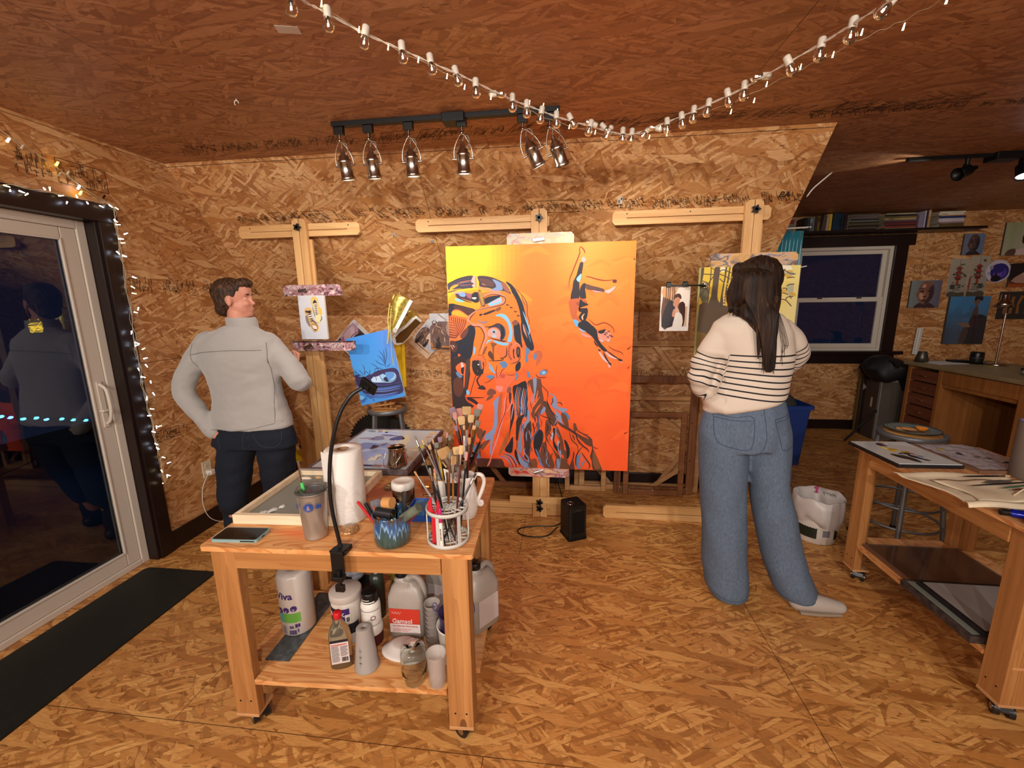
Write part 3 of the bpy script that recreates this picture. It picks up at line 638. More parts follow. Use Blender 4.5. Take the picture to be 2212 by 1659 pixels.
# blue glazed pot
def glaze():
    m,k=newmat('drip_glaze',.12);k.b.inputs['Coat Weight'].default_value=.6;tc=k.n('TexCoord');sp=k.n('SeparateXYZ');k.l(tc.outputs['Object'],sp.inputs[0])
    ang=k.math('ARCTAN2',sp.outputs[1],sp.outputs[0]);cx=k.n('CombineXYZ');k.l(k.math('MULTIPLY',ang,5),cx.inputs[0]);k.l(k.math('MULTIPLY',sp.outputs[2],12),cx.inputs[1])
    n=k.n('TexNoise');n.inputs['Scale'].default_value=1.3;n.inputs['Detail'].default_value=4;k.l(cx.outputs[0],n.inputs['Vector'])
    cx2=k.n('CombineXYZ');k.l(k.math('MULTIPLY',ang,4.5),cx2.inputs[0]);k.l(k.math('MULTIPLY',sp.outputs[2],3),cx2.inputs[1]);n2=k.n('TexNoise');n2.inputs['Scale'].default_value=1.6;n2.inputs['Detail'].default_value=1;k.l(cx2.outputs[0],n2.inputs['Vector'])
    h=k.math('ADD',sp.outputs[2],k.math('MULTIPLY',k.math('SUBTRACT',n2.outputs[0],.5),.16))
    base=k.ramp(h,[(.0,'#2c4038'),(.035,'#35524a'),(.055,'#2c4a5e'),(.062,'#8fb0d0'),(.07,'#5f8fc0'),(.08,'#284a78'),(.098,'#35608a'),(.108,'#4a3a2c')])
    for_scale=h.node;col=k.mix(k.math('MULTIPLY',k.math('SUBTRACT',n.outputs[0],.4),1.4),base,'#1f3a48')
    k.l(col,k.b.inputs['Base Color']);return m
o=thing('glazed_pot','blue drip-glazed pottery jar stuffed with tools at the front of the cart','pot',(-.571,1.245,T));o.scale=(1.1,1.1,1.02)
prof=[(.001,0),(.048,0),(.053,.004),(.056,.02),(.056,.05),(.0545,.085),(.057,.095),(.059,.104),(.0575,.108),(.054,.104),(.051,.09),(.052,.02),(.001,.012)]
m=glaze();MB().lathe(prof,n=48,cap=False).build('jar_body',m,o)
def ptool(name,label,cat,loc,tilt,az):
    "a thing standing in a jar: tilt from vertical towards azimuth az"
    return thing(name,label,cat,loc,rot=(0,tilt,az))
P0=Vector((-.571,1.243,T))
o=thing('palette_knife','broad grey-smeared palette knife blade sticking out of the blue pot','palette knife',P0+Vector((-.025,.0,.02)),rot=(0,-.22,.1));MB().prism([(-.008,.05),(.008,.05),(.026,.085),(.024,.125),(.012,.135),(-.016,.13),(-.022,.09)],.0015,'XZ',0).build('blade',mat('smeared_steel','#6d6c74',.5,.3,noise_amt=.3,nscale=40),o);MB().cyl((0,0,-.005),(0,0,.055),.006).build('handle',wood('handle_wood','#6b3a1c','#8a5230',2,2),o)
o=thing('brayer','rubber roller with a tan roll lying across the top of the blue pot','roller',P0+Vector((.0,-.01,.108)),rotz=.0);MB().cyl((-.018,.005,.035),(.014,-.004,.04),.019,n=24).build('tan_roll',mat('tan_roll','#c08a50',.6),o,bevel=.002)
MB().cyl((-.036,-.016,.013),(.022,-.026,.011),.0165,n=24).build('rubber_roller',mat('black_rubber','#1b1d22',.35),o,bevel=.003);MB().cyl((.022,-.026,.011),(.0235,-.0262,.011),.008).build('axle',mat('brass','#a8814a',.3,1),o);MB().tube([(.024,-.026,.011),(.034,-.01,.016),(.02,.01,.03),(.014,.02,-.05)],.003).build('wire_yoke',BLACKM,o)
o=thing('glue_stick','grey-green roller tube leaning out of the right side of the blue pot','roller',P0+Vector((.03,-.01,.08)),rot=(0,.92,-.1));MB().cyl((0,0,.0),(0,0,.018),.012).build('end_cap',BLACKP,o,bevel=.001);MB().cyl((0,0,.018),(0,0,.095),.0155,n=24).build('tube',mat('grey_green','#5d6455',.6,noise_amt=.35,nscale=30),o,bevel=.001)
for i,(nm,lb,c,dx,dy,tl,az,L,r) in enumerate([('red_pencil','red tool handle leaning out of the left of the blue pot','#b8262a',-.03,.0,-.55,.2,.15,.005),('black_marker','black marker leaning left in the blue pot','#16161a',-.026,-.008,-.42,.1,.135,.006),('dark_red_pen','thin dark red stick leaning right in the blue pot','#6a1522',.01,.0,.75,-.1,.15,.004),('craft_stick','orange-brown stick inside the left of the blue pot','#a05a38',-.01,-.02,-.3,.2,.125,.004)]):
    tag(MB().cyl((0,0,0),(0,0,L),r,n=10).build(nm,mat(nm+'_m',c,.4),loc=P0+Vector((dx,dy,.02)),rot=(0,tl,az),bevel=.001),lb,'stick')
o=thing('steel_ruler','narrow steel ruler standing upright at the back of the blue pot','ruler',P0+Vector((.03,.02,.03)),rot=(0,.1,0));MB().bb((-.006,0,0),(.006,.0012,.145)).build('blade',mat('dark_steel','#5a5c5e',.35,.8),o)
mb=MB()
for i in range(24):mb.bb((-.006,-.0004,.05+i*.004),(-.006+(.005 if i % 4==0 else .003),-.0001,.0507+i*.004))
mb.build('graduations',BLACKM,o)
# brush caddy
CADM=mat('caddy_plastic','#b9b7ae',.45)
o=thing('brush_caddy','round pale plastic brush stand with a grid of holes at the cart corner','brush holder',(-.386,1.276,T));R=.0715
def grille(z):
    mb=MB();mb.lathe([(R-.006,z-.008),(R,z-.008),(R,z+.004),(R-.006,z+.004),(R-.006,z-.008)],n=44,cap=False)
    mb.lathe([(.022,z-.004),(.024,z-.004),(.024,z+.001),(.022,z+.001),(.022,z-.004)],n=24,cap=False);mb.lathe([(.043,z-.004),(.045,z-.004),(.045,z+.001),(.043,z+.001),(.043,z-.004)],n=30,cap=False)
    for i in range(16):a=2*PI*i/16;mb.box((math.cos(a)*.044,math.sin(a)*.044,z-.002),(.044,.0022,.005),rot=(0,0,a))
    for i in range(4):mb.box((0,-.015+.01*i,z-.002),(.044,.0016,.005));mb.box((-.015+.01*i,0,z-.002),(.0016,.044,.005))
    return mb
grille(.120).build('top_grid',CADM,o);grille(.010).build('bottom_grid',CADM,o)
for i in range(6):a=2*PI*(i+.3)/6;MB().box((math.cos(a)*(R-.003),math.sin(a)*(R-.003),.065),(.004,.011,.105),rot=(0,0,a)).build('upright',CADM,o)
# ---- brushes
FERR=mat('ferrule','#b9b4aa',.25,1);FERG=mat('ferrule_gold','#c9a24a',.3,1)
HM={n:mat('handle_'+n,c,.25,coat=.4) for n,c in dict(black='#131216',maroon='#5a161c',white='#d8d2c6',navy='#1d2448',amber='#b06a1c',red='#b8202c',clear='#8d8a84',green='#2f5a48',pink='#b0226a',yellow='#e0b020',brown='#6a3a1e').items()}
BM={n:mat('bristle_'+n,c,.9,bump=.6,nscale=12,stretch=(60,60,1)) for n,c in dict(cream='#c9a676',tan='#b08858',grey='#7d786c',pink='#c48a80',brown='#5a3a28',mauve='#8a7480',dark='#3a3430').items()}
def brush(label,base,tip,handle,br,w,bl,fl=None,fer=None,gr='artist brushes on the front cart',th=.0032,cat='paintbrush',fan=1.15):
    base,tip=Vector(base),Vector(tip);d=tip-base;L=d.length;zz=d.normalized();xx=Vector((1,.25,0));xx=(xx-zz*xx.dot(zz)).normalized();yy_=zz.cross(xx);q=Matrix((xx,yy_,zz)).transposed().to_euler()
    o=thing('paintbrush',label,cat,base,group=gr,rot=q);w *= W_ if w>.009 else 1.1;fl=fl or w*1.4+.014;z1=L-bl;z0=z1-fl
    mb=MB();mb.lathe([(th*.4,0),(th*.9,z0*.15),(th*1.15,z0*.7),(th*1.05,z0),(th*.9,z0+.003)],n=10);mb.build('handle',HM[handle],o)
    fw=max(w/2,th);s=.0032 if w>.012 else fw
    mb=MB();mb.loft([((0,0,z0),th*1.05,th*1.05),((0,0,z0+fl*.4),th*1.1+.1*fw,th*1.05),((0,0,z1),fw*.93,s)],n=12);mb.build('ferrule',fer or FERR,o)
    mb=MB();sh=[((0,0,z1),fw*.9,s*.95),((0,0,z1+bl*.5),fw*fan,s*1.1),((0,0,z1+bl*.9),fw*fan*.95,s*.8),((0,0,z1+bl),fw*fan*.8 if w>.012 else .0006,s*.35)]
    mb.loft(sh,n=14);mb.build('bristles',BM[br],o);return o
cad=Vector((-.386,1.276,T+.006));gA='brushes standing in the plastic caddy'
def inc(dx,dy,px,py,y):return at(px,py,y=y)
# (label, base offset, tip pixel + depth, handle, bristle, width, bristle length)
for lab,(bx,by),(tx,ty,yy),hd,br,w,bl in [
 ('slim brush with black handle leaning far right in the caddy',(-.012,-.05),(1028,1022,1.33),'black','dark',.006,.018),
 ('black-handled brush with grey tip at the front of the caddy',(.005,-.055),(928,1010,1.25),'black','grey',.006,.022),
 ('black brush standing behind the red scraper',(.012,-.03),(938,1020,1.28),'black','cream',.006,.02),
 ('black brush crossing the caddy to the upper left',(.03,-.02),(896,942,1.33),'black','grey',.005,.016),
 ('maroon-handled brush with pale flat hair near the right of the caddy',(.03,-.03),(997,962,1.3),'maroon','cream',.012,.03),
 ('silver-ferruled brush with a brown handle in the middle of the caddy',(-.005,.01),(972,975,1.31),'brown','grey',.008,.025),
 ('white-handled brush leaning left in the caddy',(.015,-.03),(938,1012,1.3),'white','pink',.006,.02),
 ('thin pale watercolour brush leaning furthest left from the caddy',(.02,.02),(895,1018,1.31),'clear','tan',.004,.02),
 ('brush with amber translucent handle and square pale hair',(.01,.03),(978,985,1.35),'amber','tan',.02,.03),
 ('narrow brush with gold ferrule behind the black binder clip',(-.005,.045),(965,1020,1.32),'brown','brown',.006,.02),
 ('flat pink-haired brush upright at the right of the caddy',(.04,.0),(1008,975,1.31),'black','pink',.009,.03)]:
    brush(lab,cad+Vector((bx,by,0)),at(tx,ty,y=yy),hd,br,w,bl,gr=gA)
o=thing('scraper','red plastic scraper with split blade standing in the caddy','scraper',cad+Vector((-.035,-.045,0)),rot=(0,.04,0));MB().prism([(-.006,0),(.006,0),(.007,.09),(.021,.105),(.019,.145),(.010,.165),(.008,.125),(.001,.115),(-.005,.125),(-.010,.17),(-.020,.15),(-.019,.11),(-.008,.095)],.006,'XZ',-.003).build('blade',mat('red_plastic','#b81f2b',.35),o,bevel=.001)
o=thing('marker_pen','white marker pen with magenta cap clipped at the caddy front','marker',cad+Vector((-.003,-.066,.002)),rot=(-.03,-.02,0));MB().lathe([(.002,0),(.006,.004),(.0065,.01),(.0065,.085),(.0055,.088)],n=16).build('barrel',WHITEP,o);MB().lathe([(.0058,.088),(.0062,.09),(.006,.13),(.004,.136)],n=16).build('cap',HM['pink'],o)
mb=MB()
for i,z in enumerate((.03,.037,.044,.051,.058,.065)):mb.box((0,-.0067,z),(.003+.001*(i % 2),.0004,.004));mb.box((.001,-.0067,z+.0015),(.001,.0004,.004))
mb.build('lettering',BLACKP,o)
o=thing('binder_clip','black card folder standing behind the caddy brushes','card',cad+Vector((.0,.075,-.004)));MB().prism([(-.022,0),(.022,0),(.026,.17),(-.026,.165)],.004,'XZ',0).build('card_sleeve',mat('dark_green_card','#1f2622',.5),o);MB().prism([(-.022,.165),(.018,.168),(-.01,.215),(-.03,.22)],.002,'XZ',.001).build('white_insert',WHITEP,o)
# ---- white pitcher and its brushes
CER=mat('white_ceramic','#d8cfc6',.2,coat=.5)
pc=Vector((-.362,1.44,T))
o=thing('pitcher','white ceramic pitcher with scroll handle at the right edge of the cart','pitcher',pc)
MB().lathe([(.001,0),(.036,0),(.040,.004),(.046,.03),(.048,.06),(.044,.10),(.036,.13),(.035,.15),(.040,.165),(.0385,.166),(.0335,.15),(.034,.13),(.041,.10),(.045,.06),(.034,.01),(.001,.008)],n=40,cap=False,fn=lambda a,z:1+(.12*max(0,math.cos(a-PI))**6*max(0,(z-.13)/.035) if z>.13 else 0)).build('body',CER,o)
MB().tube(smooth_pts([(.033,0,.150),(.045,0,.168),(.066,0,.164),(.073,0,.140),(.064,0,.105),(.052,0,.075),(.048,0,.058),(.056,0,.046),(.064,0,.052),(.062,0,.062),(.056,0,.060)],5),[.0075]*35+[.0068]*10+[.006]*6,10).build('handle',CER,o)
gB='brushes standing in the white pitcher'
for lab,(bx,by),(tx,ty,yy),hd,br,w,bl in [
 ('wide flat tan brush with white handle leaning left from the pitcher',(.01,0),(955,968,1.46),'white','tan',.034,.04),
 ('wide pale flat brush beside the tan one, leaning left from the pitcher',(.0,.01),(965,985,1.48),'amber','cream',.034,.04),
 ('large square cream brush leaning left over the caddy',(-.005,.01),(975,970,1.5),'amber','cream',.04,.035),
 ('pale fan-shaped brush leaning left behind the wide ones',(-.01,.01),(985,965,1.47),'white','cream',.02,.03),
 ('small grey brush between the wide flats of the pitcher',(.005,-.01),(990,1010,1.43),'maroon','grey',.01,.03),
 ('slender black brush standing at the pitcher rim',(.012,-.01),(1006,950,1.45),'black','mauve',.007,.022),
 ('blunt-tipped maroon brush upright in the pitcher',(.0,.0),(1014,945,1.46),'maroon','tan',.01,.026)]:
    brush(lab,pc+Vector((bx,by,.012)),at(tx,ty,y=yy),hd,br,w,bl,gr=gB)
# ---- glass jar with big bristle brushes behind the pitcher
jc=Vector((-.41,1.66,T));o=thing('glass_jar','clear glass jar behind the pitcher full of long bristle brushes','jar',jc)
MB().lathe([(.001,0),(.04,0),(.045,.005),(.047,.05),(.047,.12),(.044,.15),(.042,.16),(.040,.16),(.042,.145),(.0445,.12),(.044,.02),(.001,.008)],n=36,cap=False).build('glass',GL,o)
gC='long bristle brushes in the glass jar'
for lab,(bx,by),(tx,ty,yy),hd,br,w,bl in [
 ('black brush with worn brown hair, leftmost in the glass jar',(.02,0),(976,880,1.67),'black','mauve',.02,.045),
 ('brush with pinkish square hair beside the leftmost of the glass jar',(.015,.01),(990,882,1.69),'black','pink',.02,.035),
 ('broad cream brush standing tallest in the glass jar',(.0,.01),(1008,878,1.7),'white','cream',.03,.035),
 ('flat greyish brush at the upper right of the glass jar',(-.01,.0),(1032,884,1.69),'brown','grey',.022,.03),
 ('pink square brush peeping over the painting at the far right',(-.02,.01),(1038,873,1.71),'black','pink',.02,.03),
 ('short pink-haired brush with black ferrule, left of the round one',(.02,-.01),(981,890,1.66),'black','pink',.014,.032),
 ('round full cream brush with black handle in the glass jar',(.01,-.01),(996,899,1.65),'black','cream',.022,.036),
 ('square cream brush with a thick black handle in the glass jar',(-.005,-.01),(1018,896,1.65),'black','cream',.02,.033),
 ('grey-blue stained brush under the upper right flats',(-.015,-.01),(1033,908,1.65),'green','grey',.016,.03),
 ('tiny cream round brush with white ferrule in the glass jar',(.0,-.02),(1002,918,1.63),'white','cream',.008,.02),
 ('slim mauve brush with maroon handle in the glass jar',(.02,-.015),(984,919,1.63),'maroon','mauve',.012,.024),
 ('cream-tipped brush with bright gold ferrule in the glass jar',(-.01,-.02),(1025,919,1.63),'maroon','cream',.011,.018),
 ('long dark brush leaning furthest right out of the glass jar',(-.03,-.01),(1048,930,1.64),'black','dark',.006,.03),
 ('dark red brush beside the long leaning one',(-.02,-.02),(1040,960,1.63),'maroon','dark',.006,.02)]:
    brush(lab,jc+Vector((bx,by,.012)),at(tx,ty,y=yy),hd,br,w,bl,gr=gC,th=.0042,fer=FERG if 'gold' in lab else None)
# thin brushes fanning left out of a small white bottle
wb=Vector((-.50,1.60,T));o=thing('white_pot','small white jar with amber rim behind the caddy holding thin brushes','jar',wb)
MB().lathe([(.001,0),(.030,0),(.032,.003),(.032,.075),(.030,.078),(.028,.075),(.028,.01),(.001,.01)],n=30,cap=False).build('pot',WHITEP,o);MB().torus((0,0,.078),.029,.003).build('rim',mat('amber_rim','#9a6a30',.3),o)
gD='thin brushes fanning left from the small white jar'
for i,(tx,ty,hd,br,w) in enumerate([(912,950,'clear','cream',.008),(920,945,'clear','tan',.006),(926,960,'navy','cream',.01),(934,948,'clear','cream',.006),(942,956,'yellow','grey',.014),(950,944,'black','mauve',.014),(966,934,'black','pink',.008),(972,940,'yellow','grey',.010)]):
    lab=['thin clear-handled brush, furthest left of the white jar fan','second thin clear brush of the white jar fan','navy-handled brush with pale tip in the white jar fan','thin clear brush right of the navy one in the fan','yellow-handled flat brush in the white jar fan','black flat brush with brown-grey hair in the white jar fan','pink-tipped black brush in front of the glass palette corner','short yellow-handled brush rightmost in the white jar fan'][i]
    brush(lab,wb+Vector((.015,.0,.012)),at(tx,ty,y=1.60),hd,br,w,.022,gr=gD,th=.0028)
# ---- other jars
o=thing('screw_top_jar','short jar with a white screw lid behind the blue pot','jar',(-.640,1.525,T))
MB().lathe([(.001,0),(.042,0),(.044,.004),(.044,.06),(.040,.07),(.038,.07),(.0415,.058),(.042,.01),(.001,.008)],n=32,cap=False).build('glass',GL,o);MB().lathe([(.001,.004),(.0395,.004),(.041,.03),(.001,.03)],n=30,cap=False).build('contents',mat('murky_spirit','#6a4c34',.3),o)
MB().lathe([(.044,.065),(.0465,.066),(.0465,.090),(.043,.094),(.030,.0935),(.028,.092),(.001,.092)],n=44,cap=False,fn=lambda a,z:1+.008*math.cos(36*a)).build('lid',WHITEP,o)
o=thing('copper_lid_jar','tiny jar with a copper-coloured lid right of the white-lidded jar','jar',(-.560,1.60,T));MB().lathe([(.001,0),(.026,0),(.027,.004),(.027,.04)],n=26).build('glass',GL,o);MB().lathe([(.028,.036),(.0285,.052),(.024,.054),(.001,.053)],n=30,cap=False).build('lid',mat('copper','#b87a44',.3,.9),o)
o=thing('can_lid','loose shiny metal lid lying behind the white-lidded jar','lid',(-.735,1.655,T+.004),rot=(.06,0,0));MB().lathe([(.001,.003),(.026,.002),(.030,.006),(.036,.007),(.042,.004),(.0445,0),(.0445,-.003),(.001,-.002)],n=40,cap=False).build('disc',mat('tin','#9c9488',.2,1),o);MB().torus((0,0,.008),.012,.0015).build('rim_bead',CHROME,o)
o=thing('tape_roll','short roll of yellow and black hazard tape behind the blue pot','tape',(-.676,1.47,T));MB().cyl((-.022,0,.02),(0,0,.02),.02,n=24).build('yellow_band',mat('yellow_tape','#c99a1c',.4),o);MB().cyl((0,0,.02),(.018,0,.02),.0195,n=24).build('black_band',BLACKP,o)
o=thing('plastic_tray','blue plastic paint tray tucked between the blue pot and the caddy','tray',(-.52,1.43,T),.05);BT=mat('blue_tray','#2350a8',.35)
mb=MB();mb.bb((-.05,-.05,0),(.05,.05,.004));mb.box((-.052,0,.02),(.004,.11,.04),rot=(0,-.2,0));mb.box((.052,0,.02),(.004,.11,.04),rot=(0,.2,0));mb.box((0,.054,.02),(.108,.004,.04),rot=(-.2,0,0));mb.box((0,-.054,.012),(.108,.004,.024),rot=(.2,0,0));mb.build('tray_body',BT,o,bevel=.002)
mb=MB();mb.box((0,.0,.024),(.085,.085,.035));mb.build('paint_block',mat('blue_speckle','#3f6f9c',.5,noise_amt=.4,nscale=60),o,bevel=.002)
# gooseneck lamp
o=thing('gooseneck_lamp','black clamp lamp with gooseneck arching left and square head','lamp',(-.715,1.165,T))
mb=MB();mb.bb((-.022,-.02,.0),(.026,.026,.016));mb.bb((-.024,-.026,-.075),(.02,-.0205,.014));mb.bb((-.018,-.045,-.078),(.022,-.02,-.062));mb.prism([(-.02,0),(-.024,-.03),(.02,-.03),(.028,0)],.004,'XY',.016);mb.build('clamp',BLACKM,o,bevel=.002)
mb=MB();mb.cyl((.004,-.032,-.10),(.004,-.032,-.045),.007,n=12);mb.box((.004,-.032,-.108),(.03,.012,.024));mb.build('clamp_screw',BLACKP,o,bevel=.002)
base=Vector((-.715,1.165,T));pp=[base+Vector((.0,.0,.016))]+[at(a,b,y=c) for a,b,c in [(717,1100,1.17),(712,1040,1.17),(714,985,1.175),(723,930,1.18),(738,885,1.19),(760,853,1.2),(783,838,1.21)]]
pp=[p-base for p in pp];MB().tube(smooth_pts(pp,6),.0062,12).build('gooseneck',mat('neck_black','#161616',.3),o)
hd=MB();R=Matrix.Rotation(.62,3,'Y')@Matrix.Rotation(.5,3,'X');c=at(796,834,y=1.225)-base;hd.box(c,(.056,.012,.040),rot=R);hd.box(c+R@Vector((0,-.009,0)),(.016,.012,.014),rot=R);hd.build('lamp_head',BLACKM,o,bevel=.002)
# ---- dark side table behind the cart with a flat glass palette on it
DK=mat('dark_table','#33261f',.6,noise_amt=.3,nscale=20)
o=thing('side_table','dark narrow table standing behind the front cart under the glass palette','table',(-.975,2.115,0),.02)
MB().bb((-.235,-.30,.735),(.235,.315,.755)).build('tabletop',DK,o,bevel=.003)
for sx in (-1,1):
    for sy in (-1,1):MB().box((sx*.20,sy*.27,.3675),(.045,.045,.735)).build('leg',FIRZ,o,bevel=.003)
tag(MB().bb((-.005,-.02,0),(.475,.60,.016)).build('painted_board',mat('smeared_frame2','#5a4c4e',.6,noise_amt=.5,nscale=25),loc=(-1.215,1.83,.756),rot=(0,0,.02),bevel=.001),'smeared dark board lying under the flat glass palette','board')
PZ=.798;PO=Vector((-1.215,1.790,PZ-.024));
gp=thing('glass_palette','flat glass palette with lavender and violet paint behind the paper towels','palette',PO,.02)
w,d=.478,.625;mb=MB();mb.bb((-.012,-.012,0),(w+.012,0,.026));mb.bb((-.012,d,0),(w+.012,d+.012,.026));mb.bb((-.012,0,0),(0,d,.026));mb.bb((w,0,0),(w+.012,d,.026));mb.build('dark_frame',mat('smeared_frame','#5c4e50',.6,noise_amt=.5,nscale=25),gp,bevel=.001)
MB().bb((0,0,.004),(w,d,.022)).build('glass_sheet',mat('palette_white','#c3cbd0',.12),gp)
mb=MB()
def pz(zx,zy):q=at(680+zx/6.9125,900+zy/6.9125,z=PZ)-PO;return (q.x*math.cos(.02)+q.y*math.sin(.02),-q.x*math.sin(.02)+q.y*math.cos(.02))
for c,zx,zy,rx,ry,s,r in [('#8a8cb4',750,440,.06,.075,1,.1),('#a9b4dc',820,560,.10,.07,2,0),('#9aa6d4',1000,430,.06,.05,3,0),('#54406a',1255,320,.042,.05,4,0),('#7d6a88',1110,275,.06,.015,5,-.1),('#8a7a88',940,320,.05,.035,6,.05),('#a08a8c',800,320,.045,.02,7,0),('#b9c2e4',1080,240,.06,.03,8,0),('#6f8088',855,212,.028,.018,9,0),('#b08a70',975,215,.018,.022,10,0),('#d8d8a0',1090,210,.02,.03,11,0),('#e0d8b8',1370,330,.028,.18,12,.05),('#d8b890',1780,230,.02,.02,13,0),('#d8a868',1760,260,.022,.014,14,0),('#c88858',1710,300,.02,.012,15,0),('#e0e060',1580,440,.02,.03,16,0),('#e6dca0',1560,490,.035,.012,17,0),('#b8a8a0',1450,640,.03,.05,18,0)]:
    x,y=pz(zx,zy);x=min(max(x,rx*1.4),w-rx*1.4);y=min(max(y,ry*1.4),d-ry*1.4);mb.paint(c);blob(mb,x,y,rx,ry,.022,.0012,s,r)
mb.build('paint_daubs',PAINTS,gp,kind='stuff')
def onz(zx,zy,h=.0):q=at(680+zx/6.9125,900+zy/6.9125,z=PZ);return Vector((q.x,q.y,PZ-.0005+h))
o=thing('steel_pail','small shiny steel brush-washing pail with wire bail on the flat glass palette','pail',onz(1235,735))
MB().lathe([(.001,0),(.044,0),(.048,.003),(.0485,.012),(.046,.03),(.040,.065),(.039,.085),(.041,.094),(.043,.098),(.041,.099),(.038,.09),(.037,.07),(.043,.03),(.001,.02)],n=44,cap=False).build('body',mat('polished_steel','#b8b0a6',.09,1),o)
mb=MB();mb.tube(smooth_pts([(-.042,0,.085),(-.054,-.01,.06),(-.056,-.03,.025),(-.035,-.052,.01),(.01,-.055,.03),(.036,-.03,.07),(.043,0,.088)],6),.0014,6);mb.tube(smooth_pts([(.04,0,.10),(.05,0,.085),(.046,-.002,.07),(.054,0,.05),(.05,-.002,.04)],5),.002,6);mb.torus((.043,0,.09),.006,.0014,12,6,(0,1,0));mb.build('wire_bail',CHROME,o)
for i,(x,y,sx,sy,r) in enumerate([(.13,.075,.04,.045,.1),(.16,.11,.035,.035,.5)]):
    mb=MB();mb.prism([(-sx/2,-sy/2),(sx/2,-sy/2+.004),(sx/2-.002,sy/2),(-sx/2+.003,sy/2-.002)],.0012,'XY',0);tag(mb.build('paper_scrap',mat('torn_paper','#ded9ce',.9),loc=onz(*[(870,630),(950,590)][i],.002+.0015*i),rot=(0,0,r)),['white square of paper lying by the steel pail','smaller torn paper tucked under the palette knife'][i],'paper')
o=thing('painting_knife','painting knife with mauve-smeared blade lying on the flat glass palette','palette knife',onz(890,480,.006),rotz=1.15);MB().prism([(.045,-.002),(.055,-.010),(.085,-.004),(.098,.001),(.055,.008),(.045,.002)],.001,'XY').build('blade',mat('mauve_steel','#8a6054',.4,.3),o);MB().ellipsoid((-.0,0,.004),(.03,.009,.006)).build('handle',mat('dark_mauve','#4a2a30',.3),o);MB().cyl((.028,0,.004),(.048,0,.001),.0025,n=8).build('tang',CHROME,o)
o=thing('flat_brush','pink-tipped flat brush lying along the front edge of the flat palette','paintbrush',onz(800,745,.006),rotz=0);MB().cyl((-.06,0,0),(.02,0,0),.004,n=10).build('handle',HM['navy'],o);MB().bb((.02,-.006,-.003),(.065,.006,.003)).build('ferrule',mat('rust_ferrule','#8a6a50',.4,.5),o,bevel=.001);MB().bb((.065,-.008,-.003),(.092,.008,.002)).build('bristles',BM['pink'],o,bevel=.002)
# ================================================================ things on the lower shelf of the front cart
S=.2355
TXT=mat('print_purple','#3a1f5e',.6);INKB=mat('print_black','#17151a',.6);GREYP=mat('print_grey','#7a7680',.6)
def cyl_label(mb,R,a0,a1,z0,z1,n=14,off=.0008,taper=0):
    for i in range(n):
        a,b=a0+(a1-a0)*i/n,a0+(a1-a0)*(i+1)/n
        q=lambda t,z:((R+off-taper*z)*math.cos(t),(R+off-taper*z)*math.sin(t),z);mb.quad(q(a,z0),q(b,z0),q(b,z1),q(a,z1))
    return mb
def flat_text(txt,size,m,parent,loc,rz=0,name='lettering',rx=PI/2,bold=0):return text_mesh(txt,size,name,m,parent,loc,(rx,0,rz),bold=bold)
def wrap_text(txt,size,m,parent,R,a0,z,bold=0,name='lettering'):
    "lettering bent round an upright cylinder, starting at angle a0 and reading left to right"
    o=text_mesh(txt,size,name,m,parent,(0,0,0),(0,0,0),depth=0,bold=bold)
    for v in o.data.vertices:a=a0+v.co.x/R;y=v.co.y;v.co=((R+.001)*math.cos(a),(R+.001)*math.sin(a),z+y)
    return o
def barcode(mb,q,u0,u1,v0,v1,seed=1):
    rd=random.Random(seed);u=u0
    while u<u1:w=rd.choice((.0006,.0012,.0018));mb.quad(q(u,v0),q(u+w,v0),q(u+w,v1),q(u,v1));u+=w+rd.choice((.0006,.001))
# wrapped towel roll
o=thing('wrapped_paper_towels','plastic-wrapped paper towel roll with purple and green print on the lower shelf','paper towels',(-1.098,1.43,S),-.05)
WR=mat('printed_wrap','#bab0a6',.3,bump=.35,nscale=30);R=.0655
MB().lathe([(.001,0),(R-.006,.001),(R,.008),(R,.255),(R-.006,.268),(.03,.274),(.02,.27),(.001,.262)],n=52,cap=False,fn=lambda a,z:1+.012*math.sin(5*a+z*20)*(z>.2)).build('wrapped_roll',WR,o)
wrap_text('Viva',.042,TXT,o,R,-2.18,.172,.0012)
mb=MB();cyl_label(mb,R,-2.15,-.75,.066,.108,off=.0006);mb.build('green_band',mat('print_green','#5f9a3c',.5),o)
mb=MB();cyl_label(mb,R,-2.15,-1.75,.066,.108,off=.0009);mb.build('teal_band_end',mat('print_teal','#3f9a96',.5),o)
mb=MB()
for a in (-1.98,-1.55,-1.1):
    def q(u,v,a=a):t=a+u/R;return ((R+.0012)*math.cos(t),(R+.0012)*math.sin(t),.118+(a+1.98)*.012+v)
    mb.add([q(.0125*math.cos(2*PI*i/20),.0125*math.sin(2*PI*i/20)) for i in range(20)],[tuple(range(20))])
mb.build('round_badges',TXT,o)
mb=MB()
def q(u,v):t=-2.0+u/R;return ((R+.0014)*math.cos(t),(R+.0014)*math.sin(t),v)
barcode(mb,q,.034,.06,.012,.032);mb.quad(q(.066,.02),q(.070,.02),q(.070,.036),q(.066,.036));mb.quad(q(.058,.042),q(.067,.042),q(.067,.058),q(.058,.058));mb.quad(q(.0685,.043),q(.076,.043),q(.076,.058),q(.0685,.058))
for i in range(9):mb.quad(q(.006,.018+i*.004),q(.024-.003*(i % 3),.018+i*.004),q(.024-.003*(i % 3),.0193+i*.004),q(.006,.0193+i*.004))
mb.build('small_print',TXT,o);wrap_text('50',.016,TXT,o,R,-1.45,.040,.0008)
for v,c in (((-1.98),0),((-1.55),1),((-1.1),2)):wrap_text(('^','v','v')[c],.02,WHITEP,o,R+.001,v-.08,.108+(v+1.98)*.012)
